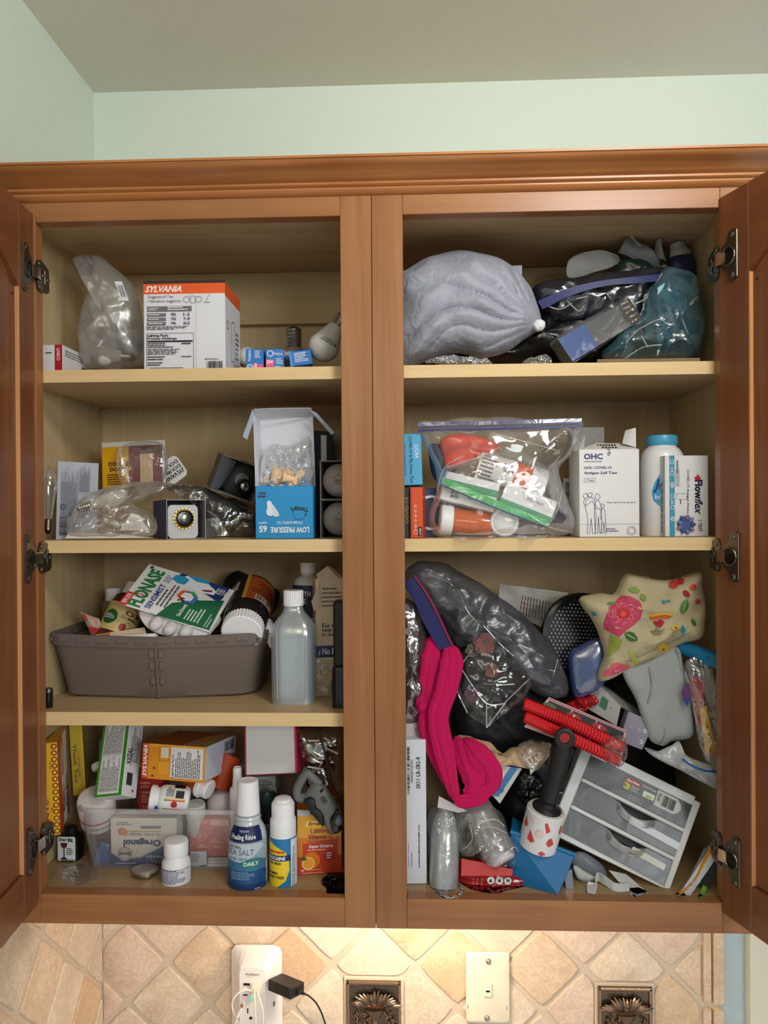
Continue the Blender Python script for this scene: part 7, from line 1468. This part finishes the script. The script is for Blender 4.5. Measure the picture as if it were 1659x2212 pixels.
prnt(t, [('p', (112, 116, 114), [(4, 50), (8, 80), (16, 96), (60, 96), (60, 14), (16, 14), (7, 26)]), ('p', (206, 206, 202), [(60, 14), (60, 96), (90, 96), (97, 80), (100, 55), (97, 30), (90, 14)]), ('p', (196, 56, 66), [(8, 74), (12, 84), (30, 84), (34, 74), (30, 62), (12, 62)]), ('t', WH, 11, 67, 31, 80, 'Sterilite', 0, .03), ('t', (196, 196, 50), 9, 24, 19, 58, '3', 0, .06), ('t', WH, 21, 48, 33, 56, 'Drawers', 0, .01), ('t', WH, 21, 38, 31, 45, 'Tiroirs', 0, .01), ('t', WH, 21, 27, 34, 34, 'Cajones', 0, .01), ('t', WH, 36, 76, 58, 88, 'ClearView', 0, .01), ('r', (226, 228, 226), 40, 30, 58, 60), ('p', (170, 180, 60), [(44, 34), (56, 34), (54, 44), (46, 46)]), ('b', BK, 70, 28, 90, 84), ('l', BK, 62, 40, 68, 84, 8)], lambda x, y, e: (W * .33 + x, .0009 - e, z2 + .006 + y), w=W * .56, h=hh * .66)
mesh('drawer_divider', pillow([(1290, 1660), (1300, 1650), (1300, 1651)], .2, .0001, n=8, rings=2) if False else box(W * .30, W * .90, .004, .02, z2 + .002, z2 + .0045), P((150, 40, 70), .4), t, smooth=False)
for (x0, x1, z_, w2, c_, nm) in ((.52, .98, fw + hh + .010, .009, (196, 200, 206), 'first'), (.62, .92, fw + .016, .008, (186, 184, 170), 'second')):
    o = solo('nail_file', 'clear plastic ruler-like strip at the ' + ('middle' if nm == 'first' else 'lowest') + ' drawer front of the white unit', 'strip', xf(prism(rrect(0, W * (x1 - x0), 0, w2, .002), 0, .0012), M @ T(W * x0, -.0006, z_) @ R(2, 'Y')), P(c_, .25, spec=.6))
for (x, z_, s_) in ((.2, .01, .03), (.4, .012, .035), (.75, .01, .028), (.2, .01 + hh, .03), (.45, .012 + hh, .03)):
    solo('hair_item', 'dark indistinct item inside the ' + ('lowest' if z_ < hh else 'middle') + ' drawer, ' + ('left end' if x < .3 else ('centre' if x < .6 else 'right end')), 'drawer item', xf(box(0, s_, .02, .05, 0, .018, .004), M @ T(W * x, 0, z_)), P((54, 58, 62), .5))
# ---- white zip bag over the drawer unit
t, o = soft('zip_bag', 'empty white zip bag with a blue zipper line draped over the drawer unit', 'bag', [(1392, 1612), (1420, 1622), (1450, 1610), (1468, 1600), (1480, 1632), (1510, 1646), (1550, 1658), (1552, 1705), (1520, 1690), (1470, 1668), (1420, 1640)], .055, .007, clear((206, 208, 210), .6, .3, .25, .6, 30, diff=.9), part='bag_film', crumple=.004, freq=40, seed=84, ridge=.5)
mesh('zipper', tube(smooth_path([at(*p) for p in ((1474, 1640, .044), (1495, 1654, .042), (1520, 1664, .042), (1549, 1668, .045))], 5), .0013, 6), P((30, 96, 160), .35), t, world=True)
# ---- wrapped bottles at the lower left
fb = P((176, 176, 174), .3, spec=.5)
turned('travel_bottle', 'frosted bottle in clear wrap standing beside the white code carton', 'bottle', (958, 1922, .034), (962, 1745, .060), [('body', [(24, 0), (30, 6), (32, 30), (31, 110), (26, 140), (18, 156), (14, 176)], clear((186, 190, 190), .6, .4, .2, .2, diff=.8))])
soft('bottle_wrap', 'clear crinkled wrap around the frosted bottle next to the code carton', 'film', [(926, 1760), (950, 1742), (985, 1745), (995, 1800), (990, 1900), (965, 1935), (935, 1920), (926, 1850)], .060, .024, clear((200, 202, 204), .12, .4, .1, .5, 50), part='film', crumple=.005, freq=55, seed=86, ridge=.6)
turned('travel_bottle', 'bottle in clear wrap lying slanted below the pink socks', 'bottle', (1085, 1856, .045), (1022, 1735, .080), [('lid', [(24, -8), (30, -4), (31, 6), (30, 10)], P((206, 200, 200), .4)), ('body', [(34, 8), (38, 14), (38, 60), (36, 64), (36, 110), (32, 132), (20, 142)], clear((190, 186, 184), .6, .4, .2, .2, diff=.8))])
t, o = soft('bottle_wrap', 'clear crinkled wrap around the slanted bottle below the socks', 'film', [(985, 1760), (1010, 1738), (1050, 1735), (1085, 1760), (1100, 1800), (1118, 1815), (1125, 1845), (1110, 1872), (1070, 1876), (1035, 1850), (1025, 1820), (1000, 1845), (986, 1835)], .055, .028, clear((206, 206, 208), .12, .4, .1, .5, 50), part='film', crumple=.006, freq=55, seed=87, ridge=.7)
glints(t, 'film_crease', [[(1040, 1775, .028), (1070, 1770, .028), (1090, 1785, .03)], [(1025, 1795, .03), (1060, 1786, .026), (1095, 1800, .03)], [(1015, 1780, .032), (1020, 1815, .03), (1000, 1835, .035)], [(1085, 1850, .03), (1110, 1830, .034), (1120, 1840, .04)], [(955, 1880, .035), (960, 1850, .033), (978, 1858, .033)]], r=.0007)
solo('paper_tag', 'small white printed tag under the tip of the pink socks', 'tag', pxsheet([(948, 1720), (1010, 1752), (990, 1756), (945, 1744)], .045, 4, 3, wr=.001), P((206, 196, 200), .5))
solo('elastic_loop', 'thin white elastic loop on the cabinet floor at the lower left', 'cord', tube(smooth_path([at(*p) for p in ((984, 1905, .05), (995, 1918, .04), (998, 1926, .032), (985, 1937, .022), (960, 1937, .018), (945, 1930, .022), (948, 1924, .03), (958, 1920, .035))], 6), .0017, 8), P((226, 222, 214), .6))
# ---- red snack packet
t, o = soft('snack_packet', 'red foil packet with white numbered circles on the cabinet floor', 'packet', [(988, 1880), (996, 1856), (1050, 1862), (1108, 1882), (1170, 1888), (1165, 1905), (1120, 1914), (1060, 1929), (1020, 1920), (992, 1902)], .050, .014, P((160, 20, 28), .28, spec=.6), part='foil', crumple=.003, freq=50, seed=88, ridge=.4)
mesh('folded_top', pxsheet([(997, 1854, .042), (1108, 1878, .036), (1106, 1892, .032), (996, 1892, .034)], None, 8, 4, wr=.001), P((198, 56, 56), .4), t, world=True)
its = []
for u in (1060, 1079, 1097): its.append((WH, flower(u, 1902 + (u - 1060) * .03, 8.4, 12, 0, 1.05)))
its.append((WH, [(1108, 1906), (1112, 1900), (1120, 1901), (1122, 1905)]))
decal(t, o, its, rings=3, sub=1)
for u, g_ in ((1060, '4'), (1079, '3'), (1097, '2')):
    tv, tf = textmesh(g_, .03, 0); d_ = []
    for f_ in tf: d_.append((BK, [(u + 3.5 - tv[i][1] * 7 + 0, 1906 - (1 - tv[i][0]) * 8 + 0) for i in f_]))
    decal(t, o, d_, name='number', rings=1, sub=1, eps=.0012)
its = []
for u in (1022, 1030, 1040, 1064, 1084, 1104):
    for j in range(3): its.append(((216, 150, 150), [(u, 1912 - (14 if u < 1050 else -3) + j * 5), (u + 1.6, 1912 - (14 if u < 1050 else -3) + j * 5), (u + 1.6, 1915.5 - (14 if u < 1050 else -3) + j * 5), (u, 1915.5 - (14 if u < 1050 else -3) + j * 5)]))
decal(t, o, its, name='small_print', rings=1, sub=1)
# ---- blue bin
M, W, H = frame3((1148, 1918, .050), (1204, 1932, .034), (1108, 1800, .056))
t = thing('small_bin', 'bright blue plastic tray standing on edge in front of the lint roller', 'tray', at(1180, 1932, .045))
QB = [(1104, 1796, .050), (1241, 1846, .036), (1205, 1933, .030), (1100, 1905, .046)]
m_bl = P((16, 104, 160), .35, spec=.5)
slab(t, 'wall', QB, .003, m_bl)
slab(t, 'wall', [(1108, 1765, .085), (1150, 1790, .085), (1130, 1806, .046), (1104, 1797, .050)], .003, m_bl)
slab(t, 'wall', [(1241, 1846, .036), (1246, 1840, .09), (1212, 1922, .09), (1205, 1933, .030)], .003, m_bl)
mesh('lip', tube([at(1102, 1796, .049), at(1170, 1819, .042), at(1242, 1846, .035)], .0028, 8), m_bl, t, world=True)
prnt(t, [('r', (226, 230, 232), 9, 66, 20, 88), ('r', BK, 12, 70, 17, 84), ('p', (70, 150, 200), [(46, 8), (56, 10), (66, 44), (60, 44)]), ('p', (110, 160, 196), [(12, 30), (44, 28), (52, 50), (28, 62), (10, 46)]), ('r', (10, 86, 140), 84, 60, 95, 70)], qmap(t, QB))
# ---- small bits on the floor to the right
carton('clear_block', 'small clear plastic block on the floor right of the blue tray', 'plastic block', (1222, 1930, .030), (1241, 1929, .030), (1224, 1880, .034), .008, clear((160, 176, 190), .5, .5, .1, .1, diff=.6), {'F': [('r', (120, 134, 150), 15, 20, 85, 60), ('c', (226, 230, 236), 50, 18, 8)]})
soft('eye_mask', 'slate grey smooth padded piece under the tipped drawer unit', 'pad', [(1236, 1846), (1262, 1842), (1300, 1868), (1312, 1895), (1296, 1902), (1260, 1890), (1236, 1868)], .055, .008, P((110, 116, 124), .4), part='pad', crumple=.001)
soft('tissue', 'crumpled white tissue scrap under the slate grey pad', 'tissue', [(1240, 1870), (1275, 1886), (1300, 1900), (1270, 1905), (1246, 1896)], .05, .006, P((190, 190, 188), .8), part='paper', crumple=.004)
t = thing('elastic_strap', 'wide white elastic strap curling along the floor under the drawer unit', 'strap', at(1330, 1930, .04))
def ribbon(pts, w_):
    path = smooth_path([at(*p) for p in pts], 6); return sheet([[p + Vector((0, 0, w_ * (1 - abs(i / (len(path) - 1) - .5) * .4))) for i, p in enumerate(path)], path], .0012)
m_st = P((206, 206, 204), .8, bump=.5, bs=500)
mesh('strap', ribbon([(1268, 1928, .034), (1286, 1930, .032), (1290, 1905, .045), (1306, 1912, .036), (1330, 1926, .030), (1360, 1925, .034)], .012), m_st, t, world=True)
mesh('strap', pxsheet([(1315, 1880, .05), (1352, 1888, .05), (1402, 1930, .030), (1366, 1938, .028)], None, 6, 6, wr=.002), m_st, t, world=True)
mesh('loose_end', pxsheet([(1270, 1904, .036), (1290, 1908, .036), (1288, 1932, .03), (1265, 1932, .03)], None, 3, 3, wr=.001), P((214, 212, 206), .7), t, world=True)
# ---- packet at the right edge
t = thing('wipes_packet', 'grey foil packet edged with an orange line in the lower right corner', 'packet', at(1500, 1935, .03))
o = mesh('pouch', pxsheet([(1520, 1835, .055), (1546, 1815, .055), (1520, 1905, .038), (1466, 1936, .030)], None, 6, 8, wr=.003), P((120, 126, 132), .4), t, world=True)
its = [((70, 80, 100), [(1524 - i * 5, 1850 + i * 8), (1534 - i * 5, 1846 + i * 8), (1532 - i * 5, 1850 + i * 8), (1523 - i * 5, 1854 + i * 8)]) for i in range(6)]
decal(t, o, its, rings=1, sub=1)
mesh('orange_seal', tube(smooth_path([at(*p) for p in ((1541, 1822, .034), (1520, 1862, .030), (1496, 1905, .027), (1462, 1934, .025))], 5), .0022, 6), P((206, 140, 26), .35), t, world=True)
mesh('sealed_edge', pxsheet([(1543, 1820, .033), (1561, 1834, .030), (1492, 1934, .022), (1464, 1935, .024)], None, 3, 18, wr=.0012, freq=200), P((196, 198, 204), .4), t, world=True)
solo('wrapper', 'dark wrapper with a lime green tip at the very bottom right corner', 'wrapper', pxsheet([(1534, 1862), (1552, 1866), (1532, 1925), (1512, 1918)], .035, 3, 6, wr=.002), P((70, 76, 74), .4))
solo('wrapper_tip', 'lime green wrapper tip touching the cabinet floor in the right corner', 'wrapper', pxsheet([(1520, 1912), (1530, 1918), (1514, 1941), (1507, 1940)], .028, 2, 3), P((110, 170, 50), .4))
# ================================================================ on the tiles below the cabinets
# ---- outlet extender with usb plugs
WHP = P((236, 230, 224), .35, spec=.4)
def rr_loop(u0, u1, v0, v1, y, r, n=56):
    a, b = at(u0, v1, y), at(u1, v0, y); return [Vector((p.x, y, p.z)) for p in resample([Vector((x, 0, z)) for x, z in rrect(a.x, b.x, a.z, b.z, r, 6)], n)]
t = thing('outlet_extender', 'white wall outlet extender with usb ports plugged in below the left cabinet', 'outlet extender', at(555, 2120, .28))
mesh('housing', loft([rr_loop(502, 609, 2041, 2330, YW - .010, .012), rr_loop(502, 609, 2042, 2330, YW - .017, .012), rr_loop(508, 603, 2050, 2330, YW - .021, .012), rr_loop(516, 576, 2088, 2330, YW - .044, .009), rr_loop(519, 573, 2092, 2330, YW - .047, .008)], True, True), WHP, t, world=True)
FY = YW - .0472
def fbox(nm, u0, u1, v0, v1, mat, dy=.0012, y=FY, b=.0003):
    a, c = at(u0, v1, y), at(u1, v0, y); return mesh(nm, box(a.x, c.x, y - dy, y + .0003, a.z, c.z, b), mat, t, smooth=False, world=True)
fbox('usb_port', 526, 540, 2124, 2129, m_blk, .0004); fbox('usb_port', 525, 535, 2148, 2151, m_blk, .0004)
fbox('usb_plug', 545, 563, 2124, 2136, P((232, 222, 200), .4), .012, b=.001); fbox('usb_plug', 544, 562, 2137, 2147, P((236, 232, 226), .4), .010, b=.001)
fbox('socket_slot', 534, 536.5, 2178, 2189, m_blk, .0004); fbox('socket_slot', 549, 551.5, 2180, 2189, m_blk, .0004)
mesh('ground_hole', xf(lathe([(.0024, 0), (.0024, .0005)], 16), Matrix.Translation(at(542, 2199, FY)) @ R(90, 'X')), m_blk, t, world=True)
mesh('indicator_light', xf(lathe([(.0022, 0), (.0022, .0006), (.001, .001)], 16), Matrix.Translation(at(543, 2157, FY)) @ R(90, 'X')), P((70, 226, 150), .4, emit=.9), t, world=True)
a, c = at(530, 2112, FY), at(560, 2102, FY)
prnt(t, [('t', (150, 140, 132), 0, 45, 100, 100, 'Addtam', 0, .02), ('l', (190, 180, 172), 10, 6, 94, 22, 1)], lambda x, y, e: tuple(absm(t).inverted() @ Vector((a.x + x, FY - e, a.z + y))), w=c.x - a.x, h=c.z - a.z)
mesh('socket_slot', join(box(*(lambda p: (p.x - .0004, p.x + .0004, p.y - .003, p.y + .001, p.z - .003, p.z + .003))(at(583, 2175, YW - .036))), box(*(lambda p: (p.x - .0004, p.x + .0004, p.y - .003, p.y + .001, p.z - .003, p.z + .003))(at(593, 2168, YW - .032)))), m_blk, t, smooth=False, world=True)
wc = P((230, 220, 206), .45)
for nm, lab, pts in (('usb_cable', 'white cable looping left from the outlet extender', ((548, 2142, .225), (528, 2138, .215), (508, 2152, .21), (501, 2172, .21), (508, 2195, .215), (520, 2222, .22))), ('usb_cable', 'white cable hanging straight from the upper usb plug', ((550, 2136, .222), (550, 2160, .21), (551, 2190, .208), (553, 2230, .21))), ('usb_cable', 'white cable bowing right as it hangs from the usb plugs', ((554, 2140, .222), (562, 2162, .208), (568, 2190, .206), (565, 2232, .208)))):
    tag(mesh(nm, tube(smooth_path([at(*p) for p in pts], 6), .0014, 8), wc), lab, 'cable', 'white usb cables')
t2 = thing('cable_joint', 'white cable connector crossing the extender diagonally', 'cable', at(512, 2200, .21))
mesh('plug', tube([at(526, 2168, .21), at(513, 2196, .21)], [.0028, .0024], 10), P((236, 232, 228), .4), t2, world=True); mesh('cord', tube([at(513, 2196, .21), at(505, 2222, .21)], .0014, 8), wc, t2, world=True); mesh('metal_tip', tube([at(526, 2168, .21), at(522, 2175, .209)], [.0032, .0032], 4), P((170, 120, 90), .3, metal=.6), t2, world=True)
# ---- black charger on its right side
M, W, H = frame3((578, 2140, .235), (627, 2161, .205), (578, 2115, .238))
t = thing('phone_charger', 'black phone charger plugged into the right side of the extender', 'charger', M)
mesh('body', box(0, W, 0, .030, 0, H, .002), P((30, 27, 24), .45), t, smooth=False)
mesh('seam', box(W * .80, W * .815, -.0003, .0303, .0005, H - .0005), P((14, 12, 11), .5), t, smooth=False)
mesh('usb_plug', box(W, W + .009, .010, .020, H * .36, H * .62, .001), m_blk, t, smooth=False)
mesh('strain_relief', xf(lathe([(.0026, 0), (.0018, .006)], 12), T(W + .009, .015, H * .49) @ R(90, 'Y')), m_blk, t)
e0 = absm(t) @ Vector((W + .014, .015, H * .49))
solo('charger_cable', 'thin black cable drooping from the phone charger', 'cable', tube(smooth_path([e0, at(668, 2152, .208), at(684, 2168, .21), (at(696, 2192, .215)), at(706, 2222, .22)], 6), .0013, 8), m_blk)
# ---- cream telephone plate
t = thing('telephone_plate', 'cream telephone wall plate with two screws below the right cabinet', 'wall plate', at(1053, 2130, .28))
CRM2 = P((238, 224, 196), .35)
mesh('plate', loft([rr_loop(1007, 1100, 2057, 2209, YW - .009, .003), rr_loop(1007, 1100, 2057, 2209, YW - .0135, .003), rr_loop(1010, 1097, 2061, 2206, YW - .0152, .003)], True, True), CRM2, t, world=True)
p0 = YW - .0152
def pb(nm, u0, u1, v0, v1, dy, mat, b=.0006):
    a, c = at(u0, v1, p0), at(u1, v0, p0); return mesh(nm, box(a.x, c.x, p0 - dy, p0 + .0003, a.z, c.z, b), mat, t, smooth=False, world=True)
pb('jack', 1045, 1062, 2124, 2151, .003, P((240, 226, 196), .35)); pb('jack_opening', 1049, 1058, 2137, 2141, .0033, m_blk, .0001)
pb('slot', 1010, 1011.5, 2170, 2179, .0002, P((120, 106, 90), .6), 0); pb('slot', 1094.5, 1096, 2173, 2182, .0002, P((120, 106, 90), .6), 0)
for u, v in ((1055, 2077), (1052, 2199)):
    mesh('screw', join(xf(lathe([(.0046, 0), (.0044, .0012), (.003, .0026), (.0012, .003)], 20), Matrix.Translation(at(u, v, p0)) @ R(90, 'X')), xf(box(-.0042, .0042, -.0032, -.0026, -.0004, .0004), Matrix.Translation(at(u, v, p0)) @ R(35, 'Y'))), P((196, 186, 170), .22, metal=1), t, world=True)
# ---- the two cast metal inserts
m_cast = P((112, 98, 82), .36, metal=1, bump=.5, bs=260)
m_castf = P((164, 132, 106), .32, metal=1, bump=.2, bs=200)
for qi, (x0, x1, z0, z1) in enumerate(sq):
    t = thing('metal_tile', ('cast metal relief tile of a fruit urn, set below the centre seam', 'cast metal relief tile of a fruit urn, below the right cabinet')[qi], 'decorative tile', ((x0 + x1) / 2, YW - .010, z0), 'cast metal relief tiles')
    yb = YW - .0125; w_ = x1 - x0
    mesh('setting_bed', box(x0 - .0045, x1 + .0045, YW - .009, YW - .0038, z0 - .0045, z1 + .0045, .001), m_grout, t, smooth=False, world=True)
    mesh('plate', box(x0, x1, yb + .0015, YW - .0085, z0, z1), m_cast, t, smooth=False, world=True)
    f_ = .0056
    mesh('frame', join(*[box(a, b, yb - .0015, yb + .003, c, d, .0016) for a, b, c, d in ((x0, x1, z1 - f_, z1), (x0, x1, z0, z0 + f_), (x0, x0 + f_, z0, z1), (x1 - f_, x1, z0, z1))]), m_castf, t, smooth=False, world=True)
    cx, L_ = x0 + w_ * .52, lambda a, b: (x0 + w_ * a, z1 - w_ * b)
    gz_ = z1 - w_ * .50
    mesh('urn', xf(lathe([(.018 * w_ / .09, 0.0), (.016, -.002), (.0135, -.006), (.0085, -.014), (.0045, -.019), (.0055, -.022), (.0045, -.025), (.005, -.04)], 24, True, 1, .45), T(cx, yb + .001, gz_)), m_castf, t, world=True)
    rg = random.Random(4 + qi)
    for i in range(17):
        a = -1.35 + 2.7 * i / 16; l = .030 + .009 * rg.random(); sx = 1 if a > 0 else -1
        bx, bz = cx + .012 * a, gz_ + .004
        tip = (bx + l * math.sin(a) * .74, yb - .003 - .003 * rg.random(), bz + l * math.cos(a) * .80 - .002)
        mesh('leaf', tube(smooth_path([(bx, yb - .001, bz), ((bx + tip[0]) / 2, yb - .006, (bz + tip[2]) / 2 + .002), tip], 4), [.001, .0018, .0026, .003, .0032, .003, .0024, .0016, .0006], 6, flat=.5), m_castf if i % 3 else m_cast, t, world=True)
    gr = []
    for (gx, gz0, n, wd) in ((-.026, -.004, 22, .007), (-.012, -.006, 20, .006), (.022, -.004, 24, .008), (.0, .008, 12, .012)):
        for i in range(n):
            s_ = i / n; r_ = .0016 + .0006 * rg.random()
            p = (cx + gx + rg.uniform(-1, 1) * wd * (1 - s_ * .7) + (.012 * s_ if gx > .01 else 0), yb - .0015 - .002 * rg.random(), gz_ + gz0 - (.034 * s_ if gx else -.004 * s_))
            gr.append(xf(lathe([(.0004, -r_), (r_ * .75, -r_ * .7), (r_, 0), (r_ * .75, r_ * .7), (.0004, r_)], 8, False), T(*p)))
    tag(mesh('grapes', join(*gr), m_castf, t, world=True), kind='stuff')

# ================================================================ settle: nothing reaches through a shelf, the floor or a wall
for nm in ('elastic_loop', 'elastic_strap', 'wipes_packet', 'small_bin', 'earphones', 'cellophane', 'wrapper_tip'):
    if nm in bpy.data.objects: SOFT.append(bpy.data.objects[nm])
CELLS = {-1: [(Z4, Z3B), (Z3, Z2B), (Z2, Z1B), (Z1, ZT)], 1: [(Z4, Z2B), (Z2, Z1B), (Z1, ZT)]}
for o in list(COL.objects):
    if o.parent or o.type not in ('EMPTY', 'MESH') or o.get('kind') == 'structure' or o.name.startswith('wall_cabinet'): continue
    ms = [(c, absm(c)) for c in [o] + list(o.children_recursive) if c.type == 'MESH']
    if not ms: continue
    cs = [M @ v.co for c, M in ms for v in c.data.vertices]; lo, hi = min(p.z for p in cs), max(p.z for p in cs); zm = (lo + hi) / 2
    if zm < 0: continue
    sd = -1 if sum(p.x for p in cs) < 0 else 1
    a, b = min(CELLS[sd], key=lambda t_: 0 if t_[0] <= zm <= t_[1] else abs((t_[0] + t_[1]) / 2 - zm))
    xa, xb = sorted((sd * .0125, sd * (WI - .0004)))
    for c, M in ms:
        Mi = M.inverted(); ch = False
        for v in c.data.vertices:
            p = M @ v.co; q_ = p.copy()
            if p.z < a + .0003:
                if o in SOFT: d = CC - p; q_ = p + d * min(1, (a + .0003 - p.z) / d.z) if d.z > 0 else p
                else: q_.z = a + .0003
            q_.z = min(q_.z, b - .0004); q_.x = min(max(q_.x, xa), xb); q_.y = min(q_.y, YB - .0005)
            if (q_ - p).length > 1e-6: v.co = Mi @ q_; ch = True
        if ch: c.data.update()
